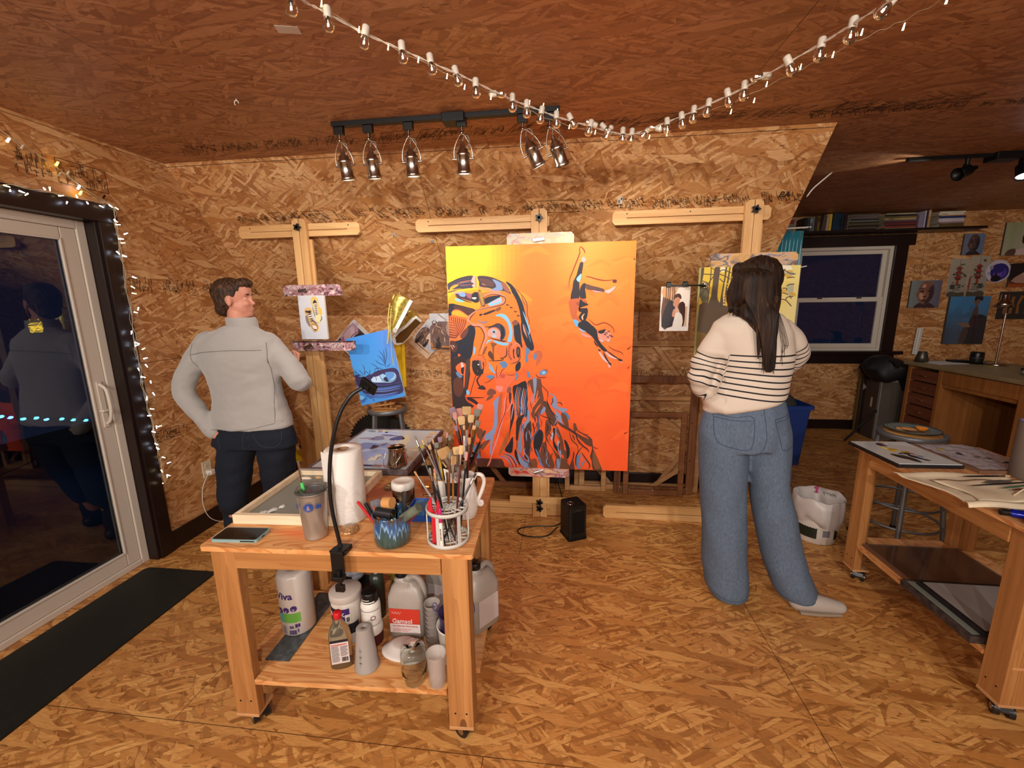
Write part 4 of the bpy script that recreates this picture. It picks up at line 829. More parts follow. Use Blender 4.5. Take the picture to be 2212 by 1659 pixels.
# grey slate strip
tag(MB().bb((-.048,-.19,0),(.048,.19,.004)).build('slate_strip',mat('galvanised','#5d6264',.45,.5,noise_amt=.45,nscale=40),loc=(-1.083,1.425+.02,S-.0005),rot=(0,0,.03)),'grey mottled metal strip lying at the left of the lower shelf','metal strip')
for oo in (o,):oo.location.z+=.0042
tag(MB().bb((-.05,-.01,0),(.05,.01,.27)).build('black_board',BLACKP,loc=(-.985,1.70,S),rot=(.1,0,.1)),'black board standing at the back of the lower shelf','board')
mb=MB();rd=random.Random(4)
mb.ellipsoid((0,0,.09),(.055,.04,.075),22,14);me_bag=mb
for i,v in enumerate(mb.v):k=noise.noise(Vector(v)*30)*.018;mb.v[i]=(v[0]+k,v[1]+k,v[2]+k*1.3)
tag(mb.build('plastic_bag',mat('grey_bag','#8f9098',.3,alpha=.85),loc=(-.93,1.62,S+.09)),'crumpled grey plastic bag behind the wrapped towels','bag')
tag(MB().bb((-.06,-.05,0),(.05,.05,.09)).build('cardboard_box',BLACKP,loc=(-.93,1.62,S-.0),bevel=.003),'small black box under the crumpled plastic bag','box')
# tub
def lathe_tub(name,label,cat,loc,prof,m,lidprof=None,lm=None,grp=None):
    o=thing(name,label,cat,loc);MB().lathe(prof,n=44,cap=False).build('body',m,o)
    if lidprof:MB().lathe(lidprof,n=44,cap=False).build('lid',lm or WHITEP,o)
    return o
TW=mat('tub_white','#cbc2b8',.4);PW=mat('tub_lid','#b3a69c',.5)
o=lathe_tub('plastic_tub','wide white tub with black and purple label under the lamp clamp','tub',(-.862,1.405,S),[(.001,0),(.052,0),(.056,.004),(.058,.19),(.056,.195)],TW,[(.061,.186),(.062,.19),(.062,.212),(.058,.216),(.001,.216)],PW)
mb=MB();cyl_label(mb,.0565,-2.7,-.3,.05,.095,off=.0015);cyl_label(mb,.0565,-2.7,-1.75,.105,.165,off=.002);mb.build('black_label',INKB,o)
mb=MB();cyl_label(mb,.0565,-1.75,-.9,.112,.165,off=.002);mb.build('purple_label',TXT,o);mb=MB();cyl_label(mb,.057,-1.2,-.85,.105,.14,off=.0026);mb.build('white_label',WHITEP,o)
wrap_text('BLACK',.024,WHITEP,o,.0595,-2.45,.134,.0005);wrap_text('ETHE',.028,WHITEP,o,.0595,-2.2,.062,.0008)
mb=MB();
def q(u,v):t=-1.12+u/.0595;return (.0606*math.cos(t),.0606*math.sin(t),v)
barcode(mb,q,0,.012,.11,.13,3);mb.build('small_print',INKB,o)
# white bottle with stained black cap
o=thing('white_bottle','white bottle with a smeared black screw cap beside the purple-labelled tub','bottle',(-.752,1.39,S));MB().lathe([(.001,0),(.037,0),(.040,.003),(.040,.05),(.0405,.052)],n=36,cap=False).build('maroon_base',mat('maroon_label','#4a1a20',.4),o)
MB().lathe([(.0405,.05),(.0425,.056),(.0425,.078),(.0405,.083),(.038,.09),(.038,.165),(.036,.178),(.030,.184),(.028,.19)],n=36,cap=False).build('body',WHITEP,o)
mb=MB();mb.lathe([(.029,.184),(.032,.187),(.032,.224),(.029,.228),(.001,.226)],n=40,cap=False,fn=lambda a,z:1+.012*math.cos(30*a));mb.build('cap',BLACKP,o);mb=MB();cyl_label(mb,.032,-2.5,-.6,.191,.197,off=.0012);cyl_label(mb,.032,-2.2,-1.2,.203,.206,off=.0012);mb.build('white_smear',WHITEP,o)
mb=MB();cyl_label(mb,.038,-3,-.2,.158,.161,off=.0012);cyl_label(mb,.038,-3,-.2,.094,.0965,off=.0012)
def q(u,v):t=-2.6+u/.038;return (.0396*math.cos(t),.0396*math.sin(t),v)
for i in range(11):mb.quad(q(.004,.102+i*.0048),q(.036-.004*(i % 3),.102+i*.0048),q(.036-.004*(i % 3),.1032+i*.0048),q(.004,.1032+i*.0048))
mb.build('small_print',GREYP,o);
mb=MB();mb.torus((0,0,0),.0085,.0012,20,5);rr_=mb.build('round_mark',mat('maroon_print','#6a2030',.5),o,loc=(.0395*math.cos(-.95),.0395*math.sin(-.95),.13),rot=(PI/2,0,-.95+PI/2))
# dark olive bottle behind
o=thing('olive_bottle','dark olive bottle standing behind the white bottle','bottle',(-.790,1.53,S));MB().lathe([(.001,0),(.029,0),(.030,.17),(.028,.195),(.012,.205)],n=28,cap=False).build('body',mat('olive','#2c3028',.3),o);MB().lathe([(.012,.2),(.010,.205),(.009,.226),(.001,.228)],n=20,cap=False).build('nozzle',mat('grey_nozzle','#8a8578',.4),o)
tag(MB().bb((-.04,-.01,0),(.04,.01,.40)).build('yellow_board',mat('olive_yellow','#8a7a24',.6),loc=(-.74,1.66,S),rot=(.05,0,0)),'olive yellow board standing behind the bottles on the lower shelf','board')
# solvent jugs
JUG=mat('hdpe_jug','#988e84',.35,noise_amt=.05)
def jug(label,x,y,rz,red=True,h=.262,s=1.0):
    o=thing('solvent_jug',label,'jug',(x,y,S),rz);w,d=.075*s,.05*s
    def sq(a,b,z,e=4.5):
        pts=[]
        for i in range(40):t=2*PI*i/40;c,si=math.cos(t),math.sin(t);pts.append((a*abs(c)**(2/e)*(1 if c >= 0 else -1),b*abs(si)**(2/e)*(1 if si >= 0 else -1),z))
        return pts
    rings=[sq(w*.9,d*.9,0),sq(w,d,.006),sq(w,d,h*.62),sq(w*.97,d*.95,h*.70),sq(w*.82,d*.7,h*.82,3)]
    rings+=[[(p[0]*.75-.0*w,p[1]*.75,h*.9) for p in sq(w*.8,d*.6,0,2.5)]]
    rings+=[[(p[0]-.018*s*1.2,p[1],z) for p in sq(r_,r_,0,2)] for r_,z in ((.030*s,h*.93),(.0185*s,h*.955),(.0185*s,h))]
    mb=MB();vs=[p for r_ in rings for p in r_];n=40
    mb.add(vs,[(j*n+i,j*n+(i+1) % n,(j+1)*n+(i+1) % n,(j+1)*n+i) for j in range(len(rings)-1) for i in range(n)],True);mb.add(rings[0],[tuple(range(n))[::-1]])
    mb.build('body',JUG,o)
    MB().tube(smooth_pts([(.0,0,h*.93),(.03*s,0,h*.97),(.056*s,0,h*.90),(.068*s,0,h*.75),(.066*s,0,h*.62)],5),.0125*s,12).build('handle',JUG,o)
    MB().lathe([(.022*s,h-.006),(.0225*s,h-.003),(.0225*s,h+.018),(.020*s,h+.021),(.001,h+.021)],c=(-.0216*s,0,0),n=36,cap=False,fn=lambda a,z:1+.01*math.cos(36*a)).build('cap',BLACKP,o)
    if red:
        MB().bb((-.062,-d-.0016,.075),(.062,-d-.0004,.142)).build('red_label',mat('label_red','#b8321f',.5),o);MB().bb((-.062,-d-.0016,.035),(.062,-d-.0004,.075)).build('white_label',mat('label_white','#c9bdb8',.5),o)
        flat_text('Gamsol',.027,MATS['label_white'],o,(-.052,-d-.0022,.079),bold=.0004);flat_text('Pure Odorless Mineral Spirits',.0085,MATS['label_red'],o,(-.050,-d-.0022,.063))
        mb=MB()
        for i in range(3):mb.bb((-.05,-d-.002,.052-i*.005),(.03-.01*i,-d-.0016,.0532-i*.005))
        mb.build('small_print',MATS['label_red'],o)
        MB().tube(smooth_pts([(-.052+.0035*i,-d-.002,.124+.005*math.sin(i*1.9)) for i in range(12)],4),.0007,5).build('signature',MATS['label_white'],o)
    else:
        MB().bb((-.05,-d-.0016,.03),(.055,-d-.0004,.15)).build('pale_label',mat('label_pale','#b7aaa6',.5),o)
    return o
jug('large translucent jug with a red and white Gamsol label',-.622,1.455,.03)
jug('second translucent jug behind the red-labelled one',-.515,1.60,-.15,False)
jug('translucent jug seen past the cart leg at the right end of the shelf',-.338,1.53,.9,False,.275)
# oil bottle with red cap
OIL=mat('oil_clear','#c8c0a8',.1,trans=.9,ior=1.25)
o=thing('oil_bottle','flat clear bottle with red cap and a little amber oil, nearest the shelf front','bottle',(-.815,1.262,S),.34)
def flatb(z,w,d):return ((0,0,z),w,d)
MB().loft([flatb(0,.034,.016),flatb(.004,.040,.020),flatb(.13,.040,.020),flatb(.165,.034,.018),flatb(.19,.017,.014),flatb(.205,.012,.012),flatb(.215,.012,.012)],n=36).build('bottle_body',OIL,o)
MB().loft([flatb(.003,.033,.015),flatb(.006,.038,.0185),flatb(.035,.038,.0185)],n=32).build('oil',mat('amber_oil','#9a6a14',.1,trans=.6),o)
MB().lathe([(.0135,.206),(.0150,.208),(.0150,.228),(.013,.231),(.001,.231)],n=28,cap=False,fn=lambda a,z:1+.015*math.cos(24*a)).build('cap',mat('cap_red','#c01c22',.35),o)
MB().bb((-.031,-.0215,.03),(.032,-.0205,.128)).build('label',mat('label_white','#c9bdb8',.5),o)
mb=MB();mb.bb((-.031,-.0225,.119),(.032,-.0216,.129))
for i in range(14):mb.bb((-.028,-.0225,.04+i*.0048),(-.002-.003*(i % 4==0),-.0216,.0412+i*.0048));
for i in range(9):mb.bb((.003,-.0225,.062+i*.0048),(.028-.004*(i % 3==0),-.0216,.0632+i*.0048))
barcode(mb,lambda u,v:(u,-.0225,v),.006,.026,.038,.056,5);mb.build('small_print',INKB,o);MB().bb((-.028,-.0226,.108),(.026,-.0217,.111)).build('red_line',mat('label_red','#b8321f',.5),o)
# upturned frosted cup
FRO=mat('frosted_plastic','#b0a69e',.35,trans=.35,ior=1.2)
o=thing('frosted_cup','tall frosted measuring cup standing upside down beside the oil bottle','cup',(-.722,1.272,S));MB().lathe([(.0435,0),(.045,.002),(.045,.006),(.0425,.007),(.028,.165),(.0255,.168),(.001,.166),(.001,.164),(.0245,.164),(.0405,.006),(.0435,0)],n=40,cap=False).build('cup_body',FRO,o)
wrap_text('-- 8 -- 10 -- 12 --',.011,INKB,o,.036,-1.7,.06)
for v in o.children[-1].data.vertices:x=(math.atan2(v.co.y,v.co.x)+1.7)*.037;y=v.co.z-.06;t=-1.72+y/.036;zz=.035+x;rr=.0455-.0925*zz*1.0+.0012;v.co=(rr*math.cos(t),rr*math.sin(t),zz)
# foam plates leaning on each other
FOAM=mat('foam_white','#cdc5bc',.6)
o=thing('foam_plates','white foam bowl lying tipped against the shelf items','bowl',(-.590,1.325,S+.066),rot=(-.30,.10,0));MB().lathe([(.001,.0),(.045,.0),(.052,-.004),(.070,-.022),(.082,-.026),(.082,-.030),(.069,-.027),(.045,-.006),(.001,-.006)],n=44,cap=False).build('bowl_body',FOAM,o)
# mason jar upside down
o=thing('mason_jar','clear quilted mason jar standing upside down at the shelf front','jar',(-.522,1.232,S));
MB().lathe([(.034,0),(.036,.003),(.035,.010),(.034,.018),(.043,.03),(.045,.045),(.045,.12),(.041,.135),(.030,.141),(.012,.138),(.001,.138),(.001,.134),(.028,.135),(.0425,.118),(.0425,.045),(.032,.02),(.034,0)],n=56,cap=False,fn=lambda a,z:1+.02*math.sin(14*a+60*z)*(.03<z<.13)).build('glass',GL,o)
# stack of small cups
o=thing('cup_stack','tall stack of translucent portion cups next to the jug','cups',(-.500,1.39,S));mb=MB()
for i in range(9):mb.lathe([(.023,i*.02),(.030,i*.02+.028),(.0315,i*.02+.030),(.0315,i*.02+.033)],n=28,cap=False)
mb.build('stacked_cups',FRO,o,kind='stuff')
# nested pails
def pail(name,label,x,y,r,h,m,hz=0,hc=None):
    o=thing(name,label,'pail',(x,y,S+hz));MB().lathe([(.001,0),(r*.78,0),(r*.8,.003),(r,h-.006),(r*1.04,h-.004),(r*1.04,h),(r*.97,h),(r*.76,.006),(.001,.004)],n=40,cap=False).build('pail_body',m,o)
    if hc:MB().tube(smooth_pts([(-r*1.02,0,h-.02),(-r*1.45,0,h+.005),(-r*1.3,0,h+.03),(-r*1.0,0,h+.005)],6),.0018,6).build('handle',hc,o);MB().tube(smooth_pts([(r*1.02,0,h-.02),(r*1.5,0,h+.005),(r*1.4,0,h+.045),(r*1.05,0,h+.015)],6),.0018,6).build('handle',hc,o)
    return o
pail('white_pail','white pail half hidden by the front right cart leg',-.402,1.345,.062,.15,WHITEP)
pail('purple_pail','violet glassy pail nested in the white pail',-.402,1.345,.054,.17,mat('violet_plastic','#3c2a5a',.25),.03,mat('violet_wire','#54407c',.4))
o=thing('clear_cup','clear plastic cup at the shelf front beside the cart leg','cup',(-.437,1.228,S));MB().lathe([(.001,0),(.026,0),(.028,.003),(.034,.125),(.0355,.127),(.034,.127),(.0265,.004),(.001,.003)],n=36,cap=False).build('cup_body',mat('clear_cup_plastic','#e0d8d0',.1,alpha=.35),o)
# ================================================================ right-hand cart and what it carries
T2=.7752
def local_frame(o,pxs,z):return None
GBLK=mat('black_edge','#1c191a',.5,noise_amt=.4,nscale=30);GREYG=mat('glass_grey','#c6ccce',.08);
BEFORE=set(D.objects)
o=thing('glass_palette','glass palette with dark and yellow paint at the far end of the right cart','palette',(1.603,2.075,T2),.03);w,d=.285,.345
mb=MB();mb.prism([(0,0),(w,0),(w,d),(0,d)],.016,'XY',0);mb.build('black_backing',GBLK,o,bevel=.003);MB().bb((.008,.008,.016),(w-.004,d-.008,.019)).build('glass_sheet',GREYG,o)
def daubs(parent,items,z,seed):
    mb=MB()
    for i,(c,x,y,rx,ry,r) in enumerate(items):mb.paint(c);blob(mb,x,y,rx,ry,z,.002,seed+i,r)
    return mb.build('paint_daubs',PAINTS,parent,kind='stuff')
daubs(o,[('#2c2724',.10,.09,.028,.055,.2),('#16161c',.15,.10,.014,.04,.5),('#d0a81c',.12,.20,.022,.025,0),('#b8941a',.16,.17,.02,.014,.3),('#1b1a22',.14,.15,.03,.014,.4),('#e0c84a',.105,.23,.012,.02,0),('#2a2230',.12,.28,.014,.03,.3),('#8a5a66',.135,.30,.016,.012,0),('#c8c0c0',.16,.31,.016,.012,0),('#6a78a0',.18,.11,.008,.02,.3),('#8a5060',.17,.145,.01,.014,.2),('#1a1a1c',.17,.06,.010,.012,0)],.0192,30)
o=thing('glass_palette','glossy plastic-covered palette along the far side of the right cart','palette',(1.905,2.03,T2),.03);w,d=.28,.375
MB().prism([(0,0),(w,0),(w,d-.05),(w-.05,d),(0,d)],.015,'XY').build('tray',mat('brown_tray','#7c5a44',.5),o,bevel=.003)
mb=MB();N=26;vs=[]
for j in range(N+1):
    for i in range(N+1):x,y=.012+(w-.024)*i/N,.012+(d-.03)*j/N;vs.append((x,y,.018+.0035*noise.noise(Vector((x*38,y*38,1)))+.002*noise.noise(Vector((x*90,y*90,4)))))
mb.add(vs,[(j*(N+1)+i,j*(N+1)+i+1,(j+1)*(N+1)+i+1,(j+1)*(N+1)+i) for j in range(N) for i in range(N) if not (i+j>2*N-5)],True);mb.build('plastic_film',mat('cling_film','#b0aab2',.06,coat=.8),o)
daubs(o,[('#2a2a2a',.10,.22,.008,.012,0),('#4a4448',.14,.17,.012,.008,0),('#3a3236',.17,.15,.012,.010,0),('#25201f',.20,.10,.02,.008,.4),('#b89a3a',.06,.27,.008,.02,0),('#2a2628',.09,.20,.01,.01,0)],.0205,60)
# canvas brush roll, unrolled and drooping over the edge
CLO=mat('canvas_cloth','#d6c6a8',.9,bump=.25,nscale=300)
o=thing('brush_roll','unrolled cream canvas brush roll lying across the right cart','brush roll',(1.575,1.665,T2));mb=MB();NX,NY=30,24;vs=[]
for j in range(NY+1):
    for i in range(NX+1):
        u,v=i/NX,j/NY;x=-.02+.44*u+.03*math.sin(v*5);y=.34*v+.10*(1-v)*u*.2;z=.006+.004*math.sin(u*9+v*4)+.003*noise.noise(Vector((u*7,v*9,2)))
        if v>.86:z+=.010*math.sin((v-.86)/.14*PI)
        if v<.12:z+=.014*math.sin(v/.12*PI)
        if u<.06:z -= 0
        vs.append((x,y,max(z,.0025)))
mb.add(vs,[(j*(NX+1)+i,j*(NX+1)+i+1,(j+1)*(NX+1)+i+1,(j+1)*(NX+1)+i) for j in range(NY) for i in range(NX)],True);mb.build('cloth',CLO,o,solidify=.003)
mb=MB();vs=[]
for j in range(13):
    for i in range(21):u,v=i/20,j/12;x=.05+.36*u+.02*math.sin(v*4);y=.04+.20*v+.03*u;vs.append((x,y,.014+.003*math.sin(u*14)+.002*math.sin(v*7)))
mb.add(vs,[(j*21+i,j*21+i+1,(j+1)*21+i+1,(j+1)*21+i) for j in range(12) for i in range(20)],True);mb.build('pocket',CLO,o,solidify=.002)
MB().tube(smooth_pts([(.22,.10,.02),(.30,.13,.04),(.36,.09,.035),(.40,.05,.02),(.34,.04,.02),(.25,.06,.02)],6),.003,6).build('tie',CLO,o)
gR='brushes in the canvas brush roll'
for lab,x,y,L,hd,br,w,dx,dy in [('thin black brush with a white band lying highest on the roll',1.75,1.93,.20,'black','cream',.008,.20,.02),('long black brush lying straight across the roll',1.70,1.83,.30,'black','dark',.006,.28,.06),('dark red-handled brush tucked in the roll pocket',1.82,1.80,.18,'maroon','brown',.012,.2,.04),('black brush partly under the tie of the roll',1.84,1.75,.2,'black','grey',.010,.2,.03),('green-handled brush poking from the roll pocket',1.80,1.815,.2,'green','tan',.01,.2,.06)]:
    b=brush(lab,(x,y,T2+.026),(x+L*math.cos(dy/dx),y+L*math.sin(dy/dx),T2+.026),hd,br,w,.025,gr=gR)
o=thing('palette_knife','broad leaf-shaped grey blade lying on the canvas roll','palette knife',(1.85,1.89,T2+.021),.25);MB().prism([(-.07,0),(-.04,-.016),(.02,-.018),(.07,-.004),(.03,.014),(-.03,.016)],.002,'XY').build('blade',mat('grey_leaf','#77736a',.35,.4,noise_amt=.3),o)
# tall grey cardboard cylinder
o=thing('grey_canister','tall plain grey-brown canister cut by the right edge of the photo','canister',(2.085,1.995,T2));MB().lathe([(.001,0),(.076,0),(.078,.003),(.078,.25),(.075,.253),(.072,.25),(.072,.01),(.001,.01)],n=52,cap=False).build('canister_wall',mat('grey_card','#75695f',.55),o);MB().torus((0,0,.253),.0755,.0015,40,6).build('blue_rim',mat('blue_rim','#4a5a9a',.4),o)
# paint tubes
def tube_(label,loc,rz,c,cap,L=.15,w=.026):
    o=thing('paint_tube',label,'paint tube',loc,rz);MB().loft([((0,0,.0),.010,.010,Matrix.Rotation(PI/2,3,'Y')),((.012,0,.0),.015,w*.7,Matrix.Rotation(PI/2,3,'Y')),((L*.5,0,-.001),.014,w,Matrix.Rotation(PI/2,3,'Y')),((L*.9,0,-.006),.006,w*1.1,Matrix.Rotation(PI/2,3,'Y')),((L,0,-.008),.003,w*1.1,Matrix.Rotation(PI/2,3,'Y'))],n=24).build('tube_body',mat(c[0],c[1],.2,.3),o)
    MB().cyl((-.022,0,0),(.0,0,0),.012,n=20).build('cap',cap,o,bevel=.001);MB().box((L*.62,0,.013),(.03,w*1.3,.004)).build('label_band',WHITEP,o);return o
tube_('shiny blue paint tube with black cap at the right edge',(1.64,1.700-.085,T2+.0165),-.25,('tube_blue','#0c1c86'),BLACKP)
tube_('black paint tube lying in front of the blue one',(1.662,1.545,T2+.0165),-.35,('tube_black','#141316'),BLACKP,.13,.022)
# boards on the lower shelf
def board(label,x,y,z,w,d,rz,m,e=GBLK,t=.014,mt='glass_sheet'):
    o=thing('framed_panel',label,'panel',(x,y,z),rz);MB().bb((0,0,0),(w,d,t)).build('panel_frame',e,o,bevel=.002);MB().bb((.016,.014,t),(w-.014,d-.014,t+.001)).build(mt,m,o);return o
S2=.2352
board('brown sheet of glass at the far end of the right cart shelf',1.66,1.97,S2,.46,.33,0,mat('brown_glass','#4d3426',.08),mat('brown_edge','#6a4a36',.5))
board('grey glass panel with worn dark edges, lowest in the shelf stack',1.612,1.62,S2,.50,.35,.0,mat('green_grey_glass','#74786e',.1),mat('worn_edge','#3a302c',.6,noise_amt=.6,nscale=40),.03)
board('upper glass panel of the shelf stack with paint-spotted black rim',1.655,1.62,S2+.0312,.46,.32,-.0,mat('pale_glass','#8f8a86',.06),GBLK,.018)
board('plywood offcut lying at the near end of the right cart shelf',1.65,1.5,S2,.4,.08,0,mat('offcut','#c08a58',.6),mat('offcut','#c08a58',.6),.01,'face')
for q in set(D.objects)-BEFORE:
    if q.parent is None:q.location.x -= .03
# ---------------------------------------------------------------- stools
GREYM=mat('stool_grey','#74777a',.4,.6)
def stool(label,x,y,h,r,rtop,legs_rot=0,grp='round metal work stools',woodc='#c08a50'):
    o=thing('metal_stool',label,'stool',(x,y,0),legs_rot,grp)
    MB().lathe([(r*.80,h-.035),(r*.98,h-.03),(r,h-.02),(r,h-.006),(r*.985,h),(r*.84,h-.001)],n=48,cap=False).build('seat_rim',GREYM,o);MB().lathe([(.001,h-.02),(r*.86,h-.02),(r*.86,h-.004),(.001,h-.003)],n=44,cap=False).build('seat_board',wood('seat_wood','#a8703a','#c9945a',0,1,knots=False),o)
    for i in range(4):
        a=PI/4+PI/2*i;c,s=math.cos(a),math.sin(a);mb=MB();mb.cyl((c*r*.86,s*r*.86,h-.02),(c*rtop,s*rtop,.012),.0135,.0135,n=14);g=mb.build('leg',GREYM,o);MB().cyl((c*rtop,s*rtop,0),(c*rtop,s*rtop,.02),.018,.016,n=14).build('rubber_foot',RUBBER,g)
    for z in ((.30,.17) if h>.7 else (.28,)):
        rr=(r*.86)+(rtop-r*.86)*(h-z)/h;MB().torus((0,0,z),rr-.004,.008,44,8).build('foot_ring',GREYM,o)
    return o
stool('grey metal stool behind the orange-lit palette holding the blue painting',-1.405,3.14,.755,.16,.215,.35)
stool('grey metal stool under the dinner plate beyond the right cart',2.15,2.78,.745,.17,.225,.2)
# plate with food
o=thing('dinner_plate','large grey-green plate with biscuits and an orange half on the right stool','plate',(2.145,2.775,.746));o.scale=(.84,.84,1);MB().lathe([(.001,.004),(.07,.004),(.10,.012),(.155,.018),(.160,.022),(.155,.024),(.10,.019),(.075,.010),(.001,.009)],n=56,cap=False).build('plate_body',mat('plate_glaze','#566b6a',.2,coat=.4),o);MB().torus((0,0,.0225),.158,.003,56,6).build('dark_rim',mat('plate_rim','#26231f',.3),o)
BIS=mat('biscuit','#a8703a',.8,noise_amt=.3,nscale=60)
for i,(x,y,z,a,lb) in enumerate([(2.10,2.775,.760,.1,'rear biscuit on the plate, leaning on the other'),(2.08,2.745,.768,-.05,'front oval biscuit on the plate')]):
    tag(MB().ellipsoid((0,0,0),(.042,.026,.010),24,10).build('biscuit',BIS,loc=(x+.03*i,y+.01,z+.003),rot=(0,.12,a)),lb,'biscuit','biscuits on the plate')
o=thing('orange_half','bright orange fruit half on the plate','fruit',(2.185,2.76,.758));MB().lathe([(.001,0),(.018,.003),(.028,.014),(.030,.024)],n=30,cap=False).build('peel',mat('orange_peel','#d87818',.5),o);MB().lathe([(.030,.024),(.026,.025),(.001,.026)],n=30,cap=False,fn=lambda a,z:1).build('flesh',mat('orange_flesh','#e89a3a',.3),o)
# bucket lined with a bag
o=thing('waste_bucket','white printed bucket lined with a carrier bag, on the floor by the right cart','bucket',(1.68,2.80,0));
MB().lathe([(.001,0),(.112,0),(.116,.004),(.125,.15),(.130,.26),(.134,.262),(.134,.27),(.126,.27),(.112,.01),(.001,.008)],n=48,cap=False).build('bucket_wall',WHITEP,o)
mb=MB();cyl_label(mb,.118,-3.4,-2.0,.04,.16,off=.0045,n=18);mb.build('black_print',mat('print_dark','#1e241a',.5),o);cyl_label(MB(),.118,-1.15,-.85,.04,.16,off=.0045,n=8).build('black_print',MATS['print_dark'],o);mb=MB();cyl_label(mb,.118,-2.0,-1.15,.05,.155,off=.0048);mb.build('pale_print',mat('print_pale','#c9c2b4',.5),o)
cyl_label(MB(),.118,-1.75,-1.4,.06,.105,off=.0056).build('grey_square',GREYP,o);cyl_label(MB(),.118,-1.95,-1.25,.13,.133,off=.0056).build('printed_line',GREYP,o)
mb=MB();n=60;prof=[(.085,.16),(.105,.22),(.122,.265),(.135,.30),(.142,.295),(.146,.25),(.145,.20),(.138,.165),(.130,.150)];vs=[]
for j,(r,z) in enumerate(prof):
    for i in range(n):a=2*PI*i/n;k=1+.05*noise.noise(Vector((math.cos(a)*3,math.sin(a)*3,z*14)))+.03*noise.noise(Vector((math.cos(a)*9,math.sin(a)*9,z*30)));zz=z+.018*noise.noise(Vector((math.cos(a)*2.2,math.sin(a)*2.2,j*.7)))*(1 if j<6 else 2.4)-(.03*max(0,math.sin(a+2.4)) if j>5 else 0);vs.append((r*k*math.cos(a),r*k*math.sin(a),zz))
mb.add(vs,[(j*n+i,j*n+(i+1) % n,(j+1)*n+(i+1) % n,(j+1)*n+i) for j in range(len(prof)-1) for i in range(n)],True)
mb.build('carrier_bag',mat('bag_film','#cfc8c2',.35,alpha=.94,bump=.4,nscale=25),o)
q=thing('x','','',(0,0,0));q.name='bag_print';q.parent=o
for kk in ('label','category'):del q[kk]
mb=MB();R2=.118
def qq(u,v):t=1.15-u/R2;return ((R2-.004)*math.cos(t),(R2-.004)*math.sin(t),.285+v)
mb.add([qq(x*.028,y*.022) for x,y in [(-.6,.9),(-.2,1.1),(.3,1),(.2,.3),(.1,-.3),(.35,-.8),(.1,-1.1),(-.4,-1),(-.7,-.7),(-.3,-.4),(-.35,.3),(-.75,.5)]],[tuple(range(12))]);mb.build('pink_shape',mat('pink_print','#b8447a',.5),q)
tx=text_mesh('Merry',.034,'lettering',mat('green_print','#4a5a5c',.6),q,(0,0,0),(0,0,0),depth=0)
for v in tx.data.vertices:t=.80-(.075-v.co.x)/R2;v.co=((R2-.003)*math.cos(t),(R2-.003)*math.sin(t),.268+v.co.y)
# floor heater
o=thing('fan_heater','small black tower heater standing on the floor before the painting','heater',(.075,2.66,0),.45);
MB().prism(rrect(.066,.072,.016),.222,'XY',.012).build('housing',mat('heater_black','#121212',.45),o,bevel=.006);MB().prism(rrect(.063,.069,.014),.008,'XY',.234).build('top_panel',mat('heater_top','#161616',.25),o,bevel=.003);MB().prism(rrect(.07,.076,.016),.013,'XY',0).build('base',BLACKP,o,bevel=.002)
MB().torus((-.028,-.01,.2425),.020,.0022,30,6).build('dial_ring',CHROME,o);MB().cyl((.03,-.012,.24),(.03,-.012,.248),.014).build('knob',BLACKP,o,bevel=.002);
mb=MB();
for i in range(22):mb.box((0,-.073,.05+i*.007),(.085,.003,.003))
for i in range(12):mb.box((-.04+i*.0073,-.0733,.125),(.002,.003,.155))
mb.build('front_grille',BLACKM,o,bevel=0);MB().box((.0,-.0735,.215),(.03,.001,.006)).build('maker_plate',mat('dark_plate','#3a3a3a',.4),o)
tag(MB().tube(smooth_pts([(-.03,2.70,.03),(-.10,2.62,.006),(-.22,2.60,.006),(-.30,2.64,.006),(-.29,2.70,.006),(-.18,2.74,.006),(-.04,2.76,.008),(.02,2.86,.03),(.0,3.1,.05),(-.05,3.35,.12),(-.10,3.47,.3)],8),.0042,8).build('power_cord',BLACKP),'black heater cord looping on the floor and rising behind the painting','cord')
# wall outlet with charger lead
o=thing('wall_outlet','ivory double wall outlet with a white charger plugged in','outlet',(XL,2.567,.425));IV=mat('ivory_plastic','#cfc3a6',.4)
MB().bb((0,-.037,-.06),(.006,.037,.06)).build('cover_plate',IV,o,bevel=.002)
for z in (.022,-.022):
    g=MB().cyl((.006,0,z),(.0085,0,z),.017,n=24).build('socket',IV,o);mb=MB();mb.bb((.0086,-.008,z-.002),(.0092,-.006,z+.008));mb.bb((.0086,.006,z-.002),(.0092,.008,z+.008));mb.cyl((.0086,0,z-.009),(.0092,0,z-.009),.0025);mb.build('slots',INKB,g,kind='stuff')
o=thing('charger','white charger plugged into the wall outlet with hanging cable','charger',(XL+.009,2.567,.403));MB().bb((0.001,-.02,-.016),(.045,.022,.016)).build('plug_body',WHITEP,o,bevel=.005);MB().tube(smooth_pts([(.03,-.018,0),(.05,-.06,.0),(.045,-.11,-.08),(.04,-.12,-.2),(.05,-.09,-.31),(.07,.0,-.385),(.12,.1,-.398),(.3,.14,-.398)],8),.0024,6).build('cable',WHITEP,o)
# door mat
tag(MB().prism(rrect(.232,1.02,.03),.011,'XY',0).build('door_mat',mat('rubber_mat','#14150f',.6,noise_amt=.25,nscale=50),loc=(XL+.258,1.005,0),bevel=.003),'long black rubber mat on the floor in front of the sliding door','mat')
